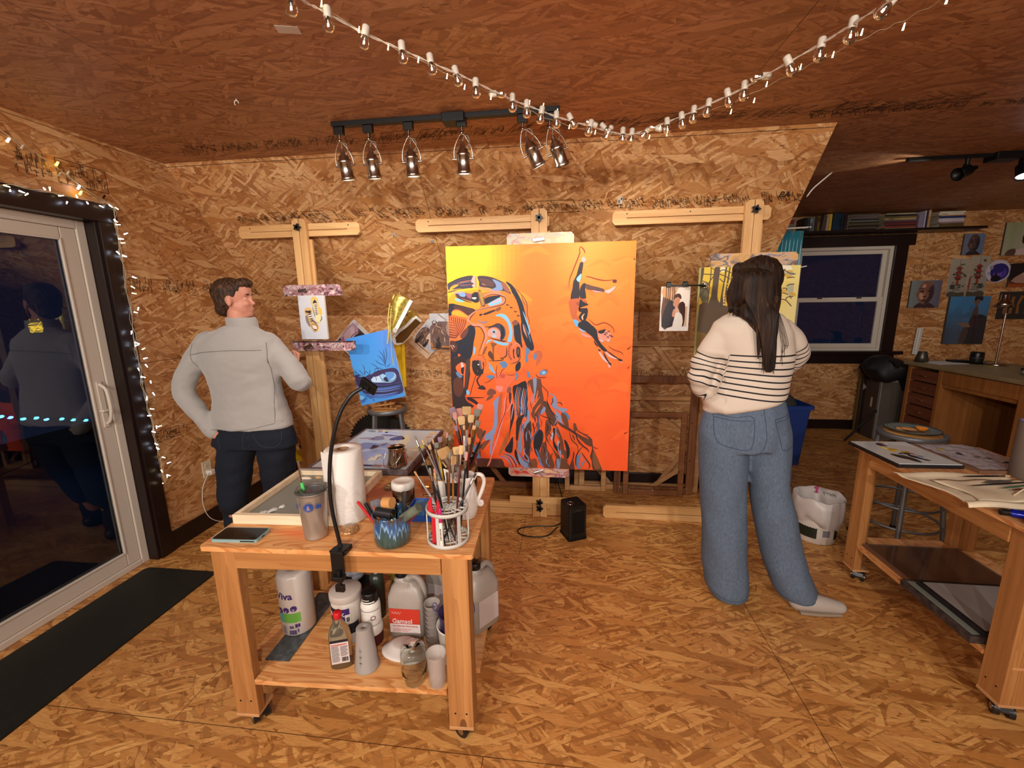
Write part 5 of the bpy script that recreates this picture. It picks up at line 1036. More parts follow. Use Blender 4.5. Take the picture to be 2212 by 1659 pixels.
# ================================================================ lights on tracks
HOUS=mat('brushed_nickel','#b5aea4',.24,1);GLOW=mat('lamp_face','#fff2dc',.5,emit='#fff0d8',es=6)
def track_head(parent,x,tilt_x,tilt_y,power,drop=.085,aim=None):
    h=thing('x','','',(x,0,0));h.name='spot_head';h.parent=parent
    for kk in ('label','category'):del h[kk]
    mb=MB();mb.box((0,0,-.040),(.05,.03,.036));mb.build('adapter',BLACKP,h,bevel=.004);MB().cyl((0,0,-.055),(0,0,-drop-.005),.006,n=14).ellipsoid((0,0,-drop),(.009,.009,.009),14,8).build('stem',HOUS,h)
    R=Matrix.Rotation(tilt_y,3,'Y')@Matrix.Rotation(tilt_x,3,'X');o=Vector((0,0,-drop));c=o+R@Vector((0,0,-.048))
    mb=MB();mb.lathe([(.006,.012),(.010,.004),(.013,-.012),(.024,-.022),(.026,-.034),(.034,-.040),(.034,-.052),(.0315,-.055),(.0315,-.115),(.036,-.120),(.0365,-.132),(.034,-.134)],c=(0,0,0),n=36,cap=False)
    mb.v=[tuple(c+R@Vector(v)) for v in mb.v];mb.build('housing',HOUS,h)
    mb=MB();mb.lathe([(.031,-.125),(.026,-.122),(.001,-.122)],n=26,cap=False);mb.v=[tuple(c+R@Vector(v)) for v in mb.v];mb.build('lamp_face',GLOW,h)
    mb=MB();yk=[(-.045,0,-.065),(-.047,0,-.045),(-.040,0,-.01),(-.018,0,.03),(0,0,.046),(.018,0,.03),(.040,0,-.01),(.047,0,-.045),(.045,0,-.065)];mb.tube([c+R@Vector(p) for p in smooth_pts(yk,4)],.0024,6);mb.cyl(c+R@Vector((-.054,0,-.065)),c+R@Vector((-.032,0,-.065)),.005,n=12);mb.cyl(c+R@Vector((.054,0,-.065)),c+R@Vector((.032,0,-.065)),.005,n=12);mb.build('yoke',HOUS,h)
    MB().tube([c+R@Vector(p) for p in smooth_pts([(.0,0,.01),(.012,-.004,.035),(.032,-.006,.03),(.034,-.006,.0),(.018,-.004,-.018)],5)],.0022,6).build('lead_wire',mat('lead_grey','#8a8278',.4),h)
    w=Vector(parent.location)+Vector((x,0,0))+c+R@Vector((0,0,-.145));t=Vector(aim) if aim else w+R@Vector((0,0,-1))
    lamp('spot_lamp',w,t,power,.03,(1,.945,.88),spot=105,blend=.8)
TY=2.212;tr=thing('track_light','black ceiling track with six nickel spot heads above the easels','track light',(-.60,TY,CZ))
MB().bb((-.572,-.018,-.022),(.572,.018,0)).build('track_rail',BLACKM,tr,bevel=.002);MB().bb((.005,-.04,-.042),(.115,.04,-.001)).build('connector_box',BLACKM,tr,bevel=.003)
for x,tx,ty,aim,p in [(-1.14,.22,-.06,(-1.9,3.2,1.0),12),(-.985,.20,-.02,(-1.5,3.3,1.1),12),(-.775,.16,-.02,(-.9,3.2,1.0),12),(-.505,.16,.0,(-.3,3.1,1.1),6),(-.205,.22,-.45,(.2,3.0,1.2),6),(-.075,.30,-.38,(1.0,3.1,1.2),18)]:
    track_head(tr,x+.60,tx,ty,p,aim=aim)
tr2=thing('track_light','matt black ceiling track with cone heads over the alcove desk','track light',(2.75,3.32,CZ));MB().bb((-.49,-.018,-.022),(.9,.018,0)).build('track_rail',BLACKM,tr2,bevel=.002);MB().bb((-.0,-.05,-.045),(.16,.05,0)).build('connector_box',BLACKM,tr2,bevel=.003)
def cone_head(parent,x,d,lit,aim=None,power=0):
    h=thing('x','','',(x,0,0));h.name='spot_head';h.parent=parent
    for kk in ('label','category'):del h[kk]
    q=Vector(d).to_track_quat('Z','Y');c=Vector((0,0,-.10));MB().cyl((0,0,-.02),(0,0,-.06),.012,n=14).box((0,0,-.085),(.03,.02,.06)).build('stem',BLACKM,h)
    mb=MB();mb.lathe([(.012,-.075),(.016,-.06),(.020,-.03),(.034,-.02),(.036,.045),(.042,.06),(.040,.062),(.034,.04),(.001,.03)],n=30,cap=False);mb.v=[tuple(c+q@Vector(v)) for v in mb.v];mb.build('housing',BLACKM,h)
    if lit:
        mb=MB();mb.lathe([(.034,.05),(.03,.056),(.001,.060)],n=26,cap=False);mb.v=[tuple(c+q@Vector(v)) for v in mb.v];mb.build('lamp_face',mat('lamp_face_cool','#ffffff',.5,emit='#f4f2ff',es=30),h)
        w=Vector(parent.location)+Vector((x,0,0))+c+q@Vector((0,0,.075));lamp('spot_lamp',w,aim,power,.03,(1,.95,.88),spot=95,blend=.7)
cone_head(tr2,-.13,(-1,-.2,-.35),False);cone_head(tr2,.20,(-.15,-.45,-1),True,(3.1,3.0,0),9);cone_head(tr2,.62,(.4,.6,-1),True,(4.3,5.3,1.3),12)
lamp('alcove_spill',(2.5,3.30,2.39),(1.6,3.42,2.44),7,.012,(1,.93,.82),spot=50,blend=.5)
# ---------------------------------------------------------------- festoon of clear bulbs under the ceiling
FW=mat('string_cord','#cdbfae',.5);SOCK=mat('socket_white','#c4baaa',.4);BG=mat('bulb_glass','#ffffff',.02,trans=1,ior=1.22);FIL=mat('filament','#fff4e0',.4,emit='#fff0dc',es=1.6)
bulbs=[(629,18,1.22,0),(709,54,1.32,0),(786,92,1.42,.25),(870,124,1.5,-.05),(933,149,1.58,-.15),(989,174,1.65,-.25),(1028,200,1.7,0),(1083,201,1.78,-1.6),(1107,231,1.83,0),(1138,244,1.88,0),(1167,257,1.92,.2),(1202,267,1.96,0),(1239,268,2.0,-.5),(1271,284,2.04,.3),(1269,263,2.05,2.0),(1314,284,2.1,-.8),(1310,295,2.1,.5),(1345,300,2.13,0),(1363,302,2.15,.1),(1388,293,2.15,.8),(1408,274,2.13,1.9),(1442,280,2.08,-.1),(1475,268,2.02,-.2),(1498,256,1.98,0),(1528,242,1.92,.1),(1576,220,1.85,-.3),(1607,206,1.8,0),(1634,165,1.75,1.6),(1711,151,1.64,-.5),(1771,119,1.56,.05),(1837,78,1.46,.1),(1907,23,1.36,.7)]
st=thing('string_lights','string of clear globe bulbs with white sockets swagged below the ceiling','string lights',at(1365,290,y=2.14));org=st.location.copy()
cordpts=[at(a,b,y=c)-org for a,b,c in [(560,-60,1.02),(655,2,1.25),(700,25,1.32),(786,72,1.42),(860,104,1.5),(930,135,1.58),(1000,165,1.66),(1060,194,1.75),(1107,216,1.83),(1150,232,1.9),(1202,252,1.96),(1250,266,2.03),(1300,280,2.1),(1350,290,2.14),(1390,285,2.15),(1420,272,2.12),(1475,250,2.02),(1530,226,1.92),(1607,190,1.8),(1650,165,1.73),(1771,96,1.56),(1837,55,1.46),(1925,0,1.32),(1990,-50,1.2)]]
cp=smooth_pts(cordpts,8)
def twist(pts,r,ph,k=.9):return [Vector(p)+Vector((0,r*math.cos(i*k+ph),r*math.sin(i*k+ph))) for i,p in enumerate(pts)]
for ph in (0,PI):MB().tube(twist(cp,.0024,ph),.0017,6).build('cord',FW,st)
for px,py,y,lean in bulbs:
    c=at(px,py,y=y)-org;near=min(cp,key=lambda q:(q-c).length);b=thing('x','','',c);b.name='bulb';b.parent=st
    for kk in ('label','category'):del b[kk]
    b.rotation_euler=(0,lean,0);r=.0175
    MB().lathe([(.0085,.024),(.011,.016),(.0155,.008),(r,-.002),(.0155,-.012),(.009,-.0175),(.001,-.019)],n=22,cap=False).build('globe',BG,b)
    MB().lathe([(.0105,.018),(.0115,.020),(.0115,.044),(.009,.048),(.001,.048)],n=18,cap=False).build('socket',SOCK,b);MB().cyl((0,0,-.004),(0,0,.018),.0014,n=6).box((0,0,.001),(.008,.001,.012)).build('filament',FIL,b)
# fine warm fairy lights twined beside it
MINI=mat('fairy_led','#fff6e0',.4,emit='#ffe9b0',es=5);MINIC=mat('fairy_led_cool','#ffffff',.4,emit='#dfe8ff',es=14);CW=mat('clear_wire','#b8a88a',.3)
f2=thing('fairy_lights','fine clear wire with tiny warm bulbs twined along the globe string','fairy lights',org)
fp=smooth_pts([at(a,b,y=c)-org for a,b,c in [(690,15,1.32),(900,128,1.55),(1080,208,1.8),(1200,262,1.98),(1330,292,2.13),(1420,272,2.14),(1560,230,1.9),(1700,165,1.68),(1860,85,1.45),(1950,45,1.33),(2070,-20,1.15)]],10)
MB().tube([p+Vector((0,0,.003*math.sin(i*1.3))) for i,p in enumerate(fp)],.0009,5).build('wire',CW,f2)
for i,(a,b,y) in enumerate([(694,14,1.3),(775,70,1.4),(838,108,1.47),(903,135,1.54),(965,170,1.62),(1003,193,1.68),(1060,215,1.76),(1143,226,1.88),(1173,232,1.92),(1203,244,1.96),(1229,278,1.99),(1285,290,2.06),(1425,280,2.12),(1440,294,2.1),(1402,300,2.12),(1578,246,1.86),(1628,222,1.8),(1655,187,1.75),(1728,150,1.66),(1798,124,1.56),(1860,76,1.46),(1950,65,1.36),(2043,8,1.24)]):
    c=at(a,b,y=y)-org;MB().cyl(c,c+Vector((.003,0,.016)),.0026,.0012,n=8).build('fairy_bulb',MINI,f2)
# ---------------------------------------------------------------- icicle-white fairy lights round the sliding door
f1=thing('fairy_lights','clear fairy lights with cold white bulbs strung along the patio door frame','fairy lights',(XL+.04,2.20,2.14));o1=Vector(f1.location)
rd=random.Random(21);path=[at(a,b,x=XL+.045)-o1 for a,b in [(-60,395),(0,398),(60,406),(130,420),(190,430),(238,442),(247,455),(256,520),(270,600),(283,680),(295,760),(310,840),(325,900),(338,960),(350,1010),(357,1045)]]
pp=smooth_pts(path,8);MB().tube(twist(pp,.004,0,.7),.0012,5).build('wire',CW,f1);MB().tube(twist(pp,.006,2,.5),.001,5).build('wire',CW,f1);MB().tube([p+Vector((.0,.012*math.sin(i*.9),.004)) for i,p in enumerate(pp[len(pp)//3:])],.001,5).build('wire',CW,f1)
lit=[(8,400,0),(22,413,0),(41,412,1),(60,418,0),(97,409,1),(107,404,0),(126,423,0),(145,436,1),(167,427,0),(190,440,1),(215,444,0),(236,443,1),(255,452,0),(246,474,1),(250,485,0),(257,516,1),(268,506,1),(262,525,0),(252,543,1),(265,551,0),(273,554,1),(286,598,1),(283,618,0),(285,633,0),(299,664,1),(290,674,1),(284,715,1),(292,740,1),(291,747,1),(307,755,0),(310,775,1),(314,787,1),(298,795,0),(305,814,1),(325,823,1),(330,848,1),(317,864,1),(324,883,0),(319,898,1),(338,920,1),(341,922,0),(328,932,1),(335,958,1),(338,967,1),(350,987,0),(361,1001,1),(348,1015,0),(360,1026,1),(362,1025,0),(352,1044,0)]
for a,b,k in lit:
    c=at(a,b,x=XL+.05)-o1;d=Vector((rd.uniform(0,.6),rd.uniform(-.5,1),rd.uniform(-.8,.3))).normalized()
    MB().cyl(c,c+d*.020,.0032,.0018,n=8).build('fairy_bulb',MINIC if k else MINI,f1)
f3=thing('fairy_lights','loose clear wire running diagonally above the patio door corner','fairy lights',at(120,357,x=XL+.03));o3=Vector(f3.location)
dp=[at(a,b,x=XL+.03)-o3 for a,b in [(-40,245),(0,280),(40,308),(90,338),(140,375),(190,412),(245,445)]];MB().tube(smooth_pts(dp,6),.0018,6).build('wire',CW,f3);MB().tube([p+Vector((0,.012*math.sin(i*.8),-.012)) for i,p in enumerate(smooth_pts(dp,6))],.001,5).build('wire',CW,f3)
for a,b,mm in [(15,306,MINI),(46,321,SOCK),(121,357,mat('fairy_gold','#ffe060',.4,emit='#ffcf30',es=14)),(127,380,CW),(145,377,SOCK),(168,408,MINIC),(172,420,MATS['fairy_gold']),(223,428,BLACKP)]:
    c=at(a,b,x=XL+.032)-o3;MB().cyl(c,c+Vector((.0,.012,.018)),.005,.004,n=10).build('fairy_bulb',mm,f3)
# ---------------------------------------------------------------- outside, seen through the sliding door
DECK=mat('night_deck','#20242a',.8)
mb=MB();mb.bb((-7.5,-1.5,-.25),(-2.66,7.5,-.2));tag(mb.build('deck',DECK),'dark deck outside the patio door','deck')['kind']='structure'
o=thing('rope_lights','row of blue lights glowing outside beyond the patio door glass','string lights',at(95,905,x=-5.2));ob=Vector(o.location);BLU=mat('blue_led','#3080ff',.4,emit='#2050ff',es=26);CYA=mat('cyan_led','#60d0ff',.4,emit='#20b0ff',es=18)
pts=[at(a,b,x=-5.2)-ob for a,b in [(-60,898),(0,901),(60,903),(120,905),(188,908)]];MB().tube(smooth_pts(pts,4),.006,6).build('wire',BLACKP,o)
for a,b,m in [(-20,899,BLU),(2,900,CYA),(22,902,BLU),(50,905,CYA),(78,903,CYA),(100,906,BLU),(133,905,CYA),(158,907,CYA),(185,908,CYA)]:
    MB().ellipsoid(at(a,b,x=-5.2)-ob,(.014,.022,.012),10,6).build('led',m,o)
o=thing('fairy_light_jar','hanging glass jar of golden fairy lights seen through the patio door','lantern',at(76,705,x=-4.4));o.scale=(.5,.5,.62)
MB().lathe([(.001,-.09),(.07,-.085),(.09,-.03),(.09,.05),(.06,.085),(.055,.10)],n=26,cap=False).build('jar',GL,o);mb=MB();mb.tube([Vector((.06*math.cos(i*1.1)*math.sin(i*.37),.06*math.sin(i*1.1),-.06+.11*(i % 37)/37)) for i in range(60)],.0014,5);mb.build('wire_coil',mat('gold_glow','#c0a030',.4,emit='#c8a830',es=1.5),o);MB().tube(smooth_pts([(0,-.055,.10),(0,-.07,.22),(0,-.03,.32),(0,.05,.31),(0,.075,.2),(0,.055,.10)],5),.004,6).build('handle',CHROME,o)
# ---------------------------------------------------------------- small fixings
def sticker(name,label,loc,rot,w,h):
    o=thing(name,label,'sticker',loc,rot=rot);MB().bb((0,-.0006,0),(w,0,h)).build('paper',mat('sticker_paper','#cfc8b8',.6),o);mb=MB();barcode(mb,lambda u,v:(u,-.0009,v),.004,w*.6,h*.12,h*.55,7);mb.quad((w*.65,-.0009,h*.55),(w*.9,-.0009,h*.55),(w*.9,-.0009,h*.9),(w*.65,-.0009,h*.9));
    for i in range(4):mb.quad((.004,-.0009,h*(.66+.07*i)),(w*.5,-.0009,h*(.66+.07*i)),(w*.5,-.0009,h*(.68+.07*i)),(.004,-.0009,h*(.68+.07*i)))
    mb.build('printing',INKB,o);return o
p=at(596,40,z=CZ-.001);sticker('barcode_sticker','barcode sticker on the ceiling by the first globe bulb',p,(PI/2*2+PI,0,0) if False else (-PI/2,0,.25),.075,.04).location=p+Vector((-.03,.03,0))
p=on_slope(.37,.02,.002);p=at(1333,440,y=2.66);t=(2.474-p.z);n=Vector((0,-.747,-.665))
dd=(at(1333,440,y=3)-CAM);tt=((Vector((0,YS,CZ))-CAM).dot(n))/dd.dot(n);sticker('barcode_sticker','small barcode sticker on the board wall above the rails',CAM+dd*tt+n*.0015,(-(PI/2-.844)+PI*0,0,0) if False else (.727+0,0,0),.03,.045)
tag(MB().torus((0,0,-.012),.010,.0018,18,6,(0,1,0),arc=.7,a0=-1).cyl((.0,0,-.003),(0,0,.004),.0018,n=8).build('ceiling_hook',WHITEP,loc=at(510,216,z=CZ-.004)),'small white cup hook screwed into the ceiling','hook')
for px,py,lb in ((934,521,'clear square adhesive hook on the wall, right of the left easel'),(852,508,'bare metal nail hook in the wall between left and middle easel rails')):
    dd=(at(px,py,y=3)-CAM);tt=((Vector((0,YS,CZ))-CAM).dot(n))/dd.dot(n);o=thing('wall_hook',lb,'hook',CAM+dd*tt,rot=(.727,0,0));MB().bb((-.011,-.004,-.012),(.011,0,.016)).build('pad',mat('clear_pad','#a8a49c',.2),o,bevel=.001);MB().tube([(0,-.004,.004),(0,-.016,0),(0,-.016,.010)],.002,6).build('pin',CHROME,o)
tag(MB().tube(smooth_pts([(0,0,0),(.02,-.02,.04),(.06,-.03,.08),(.10,-.05,.12)],5),[.002]+[.009]*14+[.002],8,flat=.3).build('white_cable',WHITEP,loc=(XR+.01,2.86,2.16)),'curl of white cable poking out past the end of the sloped board','cable')
# ================================================================ behind the easels, along the knee wall
def loc_frame(name,label,x0,x1,h,y,tilt,bw,t,m,grp=None,brace=None,z0=0,cat='picture frame'):
    "open rectangular frame standing on the floor and leaning back"
    o=thing(name,label,cat,(x0,y,z0),rot=(-tilt,0,0),group=grp);w=x1-x0
    for nm,a,b in (('side_bar',(0,0,0),(bw,t,h)),('side_bar',(w-bw,0,0),(w,t,h)),('bottom_bar',(bw+.0005,0,0),(w-bw-.0005,t,bw)),('top_bar',(bw+.0005,0,h-bw),(w-bw-.0005,t,h))):MB().bb(a,b).build(nm,m,o,bevel=.004)
    if brace:
        for (ax,az),(bx,bz) in brace:
            a,b=Vector((ax*w,t*.5,az*h)),Vector((bx*w,t*.5,bz*h));d=b-a;c=(a+b)/2;MB().box(c,(d.length,t*.6,bw*.75),rot=(0,-math.atan2(d.z,d.x),0)).build('cross_bar',m,o,bevel=.002)
    return o
WAL=wood('walnut','#5f361c','#8c5830',2,1,knots=False);WAL2=wood('walnut2','#6a3c1e','#925e34',0,1,knots=False);STR=wood('stretcher_pine','#a87848','#c99a68',0,.8,knots=False)
for mm in (1,):pass
loc_frame('stretcher_frame','large pale stretcher with corner braces, rearmost against the knee wall',.10,1.09,1.255,3.435,.0,.045,.03,STR,brace=[((.03,.70),(.35,.98)),((.62,.98),(.97,.62)),((.03,.30),(.30,.03)),((.70,.03),(.98,.36))],cat='stretcher frame').location=(.10,3.44,.002)
loc_frame('stretcher_frame','pale stretcher bar frame with one mid rail behind the brown frames',.16,1.13,.97,3.395,.0,.045,.028,STR,brace=[((.0,.82),(1,.82)),((.5,.80),(.9,.48)),((.60,.02),(.98,.30)),((.03,.8),(.2,.98))],cat='stretcher frame').location=(.14,3.40,.002)
loc_frame('picture_frame','large empty walnut picture frame leaning by the right easel',.425,1.055,.985,3.36,.0,.055,.03,WAL).location=(.425,3.355,.002)
loc_frame('picture_frame','smaller empty walnut frame leaning inside the larger one',.50,.975,.70,3.32,.0,.042,.024,WAL2).location=(.495,3.32,.002)
ff=MB()
loc_frame('stretcher_frame','small brown stretcher standing behind the middle easel post',.08,.42,.36,3.40,0,.04,.028,STR,cat='stretcher frame').location=(.02,3.355,.002)
loc_frame('stretcher_frame','brown stretcher with brace, its foot showing left of the middle easel post',-.75,-.10,.50,3.40,0,.05,.03,WAL2,brace=[((.05,.75),(.45,.05))],cat='stretcher frame').location=(-.78,3.36,.002)
pts=[(at(1360+0,0,y=3.3))]
for o_ in [o for o in D.objects if o.name.startswith('picture_frame')]:
    w=.63 if o_.location.x<.45 else .475;h=.985 if w>.6 else .70;mb=MB()
    for i,(x,z) in enumerate([(.05,.05),(.05,h*.5),(w*.5,.05),(w-.05,.05),(w-.04,h*.3),(w-.04,h*.62),(w-.04,h*.85),(w*.7,h-.05)]):MB().cyl((x,-.003,z),(x,.002,z),.006,n=10).build('screw',CHROME,o_)
# left: leaning plank, black crate, saw blades
tag(MB().box((0,0,.43),(.03,.018,.86)).build('leaning_plank',wood('plank','#8a5a2a','#b07a40',2,1),loc=(-2.28,3.30,.02),rot=(-.10,-.40,0)),'thin wooden plank leaning against the wall between the standing legs','plank')
tag(MB().prism([(0,0),(.34,0),(.02,.62)],.012,'XZ',0).build('triangle_board',wood('triboard','#9a6832','#bd8a4c',2,.8),loc=(-2.30,3.26,.01),rot=(-.05,0,0)),'triangular offcut of wood leaning beside the left easel post','board')
tag(MB().bb((0,0,0),(.50,.12,.20)).build('black_crate',BLACKP,loc=(-2.40,3.35,.0),bevel=.006),'low black crate on the floor behind the left easel','crate')
def saw(R,n):
    pts=[]
    for i in range(n):a=2*PI*i/n;pts+=[(R*.94*math.cos(a),R*.94*math.sin(a)),(R*math.cos(a+2*PI/n*.55),R*math.sin(a+2*PI/n*.55))]
    return pts
tag(MB().prism(saw(.315,60),.006,'XZ',0).build('saw_blade',mat('saw_black','#15120f',.5),loc=(-1.615,3.44,.325),rot=(-.03,0,0)),'huge dark circular saw blade leaning against the knee wall','saw blade')
o=thing('hand_saw','yellow toothed saw with black grip behind the left easel post','saw',(-2.40,3.29,.205));mb=MB();pts=[(0,0),(.36,0),(.36,.10)];
for i in range(13):pts+=[(.36-.0277*i-.008,.118 if i % 2 else .112),(.36-.0277*(i+1),.10)]
mb.prism(pts,.006,'XZ',0).build('blade',mat('saw_yellow','#b8960c',.45),o);MB().box((.13,.0,.155),(.09,.02,.03),rot=(0,-.5,0)).build('grip',BLACKP,o,bevel=.004)
# ---------------------------------------------------------------- blue painting, yellow canvas and sneakers on the stool
def blue_art(p,w,h):
    hm=homography([(115,285),(895,205),(1290,1375),(455,1600)],w,h);p.grid(lambda u,v:mixh(mixh('#4fa8ea','#3c8ee4',v),'#6f86e0',max(0,(u-.62)*2)*v),w,h,14,14);p.map=hm
    p.poly('#3f8fe0',[(330,1150),(700,1180),(1250,1250),(1290,1375),(455,1600),(380,1400)]);p.poly('#2d6fc8',[(380,1420),(470,1390),(560,1440),(470,1560)]);p.poly('#7cc0f4',[(400,1400),(450,1380),(520,1420),(430,1480)])
    p.poly('#2c2a5a',[(290,1040),(400,1010),(560,1000),(700,900),(860,880),(1000,850),(1110,900),(1150,1000),(1250,1250),(1180,1330),(1000,1375),(800,1390),(640,1440),(500,1330),(330,1150)]);
    p.poly('#9ccaf0',[(630,1040),(740,950),(880,900),(1020,900),(1090,970),(1080,1060),(1000,1110),(880,1110),(760,1110),(660,1100)]);p.poly('#c4dcf4',[(640,1050),(740,970),(800,1000),(820,1090),(700,1090)]);p.poly('#5c94d8',[(900,910),(1010,910),(1060,980),(1000,1050),(950,1080),(900,1000)])
    p.poly('#1c2048',[(860,1040),(900,1000),(940,1040),(960,1090),(900,1080)]);p.poly('#1c2048',[(850,930),(880,920),(890,955),(865,960)]);p.stroke('#d04050' if False else '#2a4a90',.005,[(700,1000),(730,1030),(735,1080)])
    rd=random.Random(2)
    for i in range(16):y=1130+i*17;p.stroke(rd.choice(['#4a4a86','#3f6ab8','#1f1f48','#6a8ad0']),.006,[(350+i*14,y),(600,y+25+rd.uniform(-15,15)),(900,y+30),(1220-i*6,y-30)])
    for i in range(7):p.stroke(rd.choice(['#2a2048','#3a2a5a']),.012,[(270+8*i,960+14*i),(420,1000+8*i),(600,1000-6*i),(720,910+12*i),(900,870+6*i),(1050,860+10*i),(1130,940+20*i)])
    for pts in [[(300,880),(380,940),(470,980)],[(365,860),(430,900),(480,970)],[(455,760),(490,830),(490,960)],[(600,850),(600,920),(580,970)],[(500,970),(505,910),(540,900),(590,960)],[(610,745),(720,810),(780,920)],[(690,690),(760,750),(880,800)],[(720,610),(800,670),(870,770),(880,830)],[(745,530),(820,620),(870,760)],[(850,490),(885,600),(880,780)],[(960,770),(940,800),(890,830)],[(820,520),(850,640),(890,790)],[(690,900),(700,850),(780,840),(850,870)],[(780,890),(800,1000),(900,1090),(1060,1060),(1100,930)],[(640,1060),(660,1160),(800,1200),(1000,1170),(1120,1080)],[(700,1440),(710,1490),(690,1440)]]:p.stroke('#241c48',.0045,pts)
    p.stroke('#1f2a60',.008,[(300,980),(400,960),(300,960)])
sheet('canvas_painting','blue painting of a face wrapped in dark branching hair, tilted on the stool','painting',.365,.53,.022,(-1.565,3.03,.795),(0,0,.0),blue_art).rotation_euler=Matrix((Matrix.Rotation(-.10,3,'X')@Matrix.Rotation(-.215,3,'Y'))).to_euler()
sheet('canvas_painting','narrow bright yellow canvas behind the blue one','painting',.20,.40,.02,(-1.475,3.24,.905),(-.05,.0,0),lambda p,w,h:p.grid(lambda u,v:mixh('#e0b408','#eec40c',v),w,h,6,8) and p.stroke('#b8860a',.006,[(.12,.18),(.13,.22),(.14,.26)]) and p.stroke('#c89a10',.02,[(.17,0),(.17,.42)]),edge=mat('yellow_edge','#d8a010',.5))
o=thing('table_easel','little wooden tabletop easel holding the tilted blue canvas on the stool','easel',(-1.39,3.10,.757));TE=wood('easel_wood','#8a5a2c','#b07c44',0,1,knots=False)
MB().bb((-.10,-.05,0),(.10,-.025,.018)).build('foot',TE,o,bevel=.002);MB().bb((-.10,.04,0),(.10,.06,.018)).build('foot',TE,o,bevel=.002);MB().box((.0,-.065,.045),(.19,.03,.012),rot=(0,-.17,0)).build('ledge',TE,o,bevel=.002);MB().bb((-.012,-.03,.0),(.012,-.01,.32)).build('mast',TE,o,bevel=.002);MB().box((-.045,-.035,.03),(.016,.02,.05)).build('post',TE,o,bevel=.002);MB().box((.05,-.035,.035),(.016,.02,.06)).build('post',TE,o,bevel=.002);MB().cyl((-.045,-.05,.03),(-.045,-.02,.03),.008,n=14).build('wing_bolt',CHROME,o)
# sneakers hanging by their laces
def sneaker(label,loc,rot,gold,sole,s=1.0):
    o=thing('sneaker',label,'shoe',loc,rot=rot,group='gold sneakers hanging by the laces')
    # local: heel at x=0, toe at x=.27 ; z up
    secs=[];
    for x,zt,w in [(0,.10,.030),(.02,.125,.038),(.06,.13,.041),(.10,.115,.042),(.14,.088,.045),(.18,.07,.048),(.22,.058,.047),(.25,.048,.036),(.268,.034,.018)]:
        secs.append(((x,0,.022+(zt-.022)/2),(zt-.022)/2,w,Matrix.Rotation(PI/2,3,'Y')))
    MB().loft(secs,n=24).build('upper',gold,o);MB().prism([(-.004,-.02),(.03,-.038),(.10,-.036),(.17,-.050),(.225,-.048),(.265,-.028),(.275,0),(.265,.028),(.225,.048),(.17,.050),(.10,.036),(.03,.038),(-.004,.02)],.026,'XY',-.002,smooth=False).build('sole',sole,o,bevel=.006)
    MB().torus((.045,0,.128),.034,.008,26,8,(.12,0,1),sz=.9).build('collar',gold,o)
    for i in range(6):x=.105+.017*i;z=.121-.0105*i;MB().tube(smooth_pts([(x,-.026,z-.012),(x+.004,0,z+.004),(x,.026,z-.012)],4),.0035,6).build('lace',mat('lace_gold','#c8bc5c',.6),o)
    MB().prism([(.232,-.040),(.262,-.025),(.272,0),(.262,.025),(.232,.040)],.030,'XY',.0).build('toe_cap',sole,o,bevel=.005)
    return o
GOLD=mat('gold_foil','#c9b35a',.28,.6,noise_amt=.35,nscale=50,bump=.3);SOLE=mat('sole_white','#dcd8d0',.5)
def basis(x,z):
    x=Vector(x).normalized();z=Vector(z);z=(z-x*z.dot(x)).normalized();return Matrix((x,z.cross(x),z)).transposed()
sk=sneaker('gold lace-up sneaker with white sole hanging toe down above the blue painting',(-1.10,3.02,1.588),(0,0,0),GOLD,SOLE);sk.rotation_euler=basis((-.50,-.08,-.86),(-.86,-.25,.46)).to_euler()
BRO=mat('sole_brown','#5a3a18',.45)
sk2=sneaker('second sneaker hanging lower, its brown tread and white rim turned to the viewer',(-1.085,3.10,1.455),(0,0,0),GOLD,SOLE);sk2.rotation_euler=basis((-.72,-.05,-.66),(-.55,.75,.45)).to_euler()
MB().prism([(.01,-.028),(.10,-.028),(.17,-.040),(.225,-.038),(.255,0),(.225,.038),(.17,.040),(.10,.028),(.01,.028)],.004,'XY',-.0065).build('tread',BRO,sk2)
o=thing('shoe_laces','gold laces dangling from the hung sneakers down over the blue painting','laces',(-1.25,2.97,1.55))
def rel(px,py,y):return at(px,py,y=y)-Vector((-1.25,2.97,1.55))
MB().tube(smooth_pts([rel(842,655,2.95),rel(838,690,2.94),rel(840,715,2.94),rel(837,742,2.95)],6),[.004]*10+[.006]*9,6).build('lace',mat('lace_gold','#c8bc5c',.6),o)
MB().tube(smooth_pts([rel(845,665,2.95),rel(843,700,2.94),rel(845,740,2.95),rel(846,765,2.96),rel(850,790,2.97)],6),.0028,6).build('lace',MATS['lace_gold'],o)
MB().tube(smooth_pts([rel(862,636,3.0),rel(864,630,3.06),rel(866,628,3.2)],6),.002,6).build('hanging_cord',MATS['lace_gold'],o)
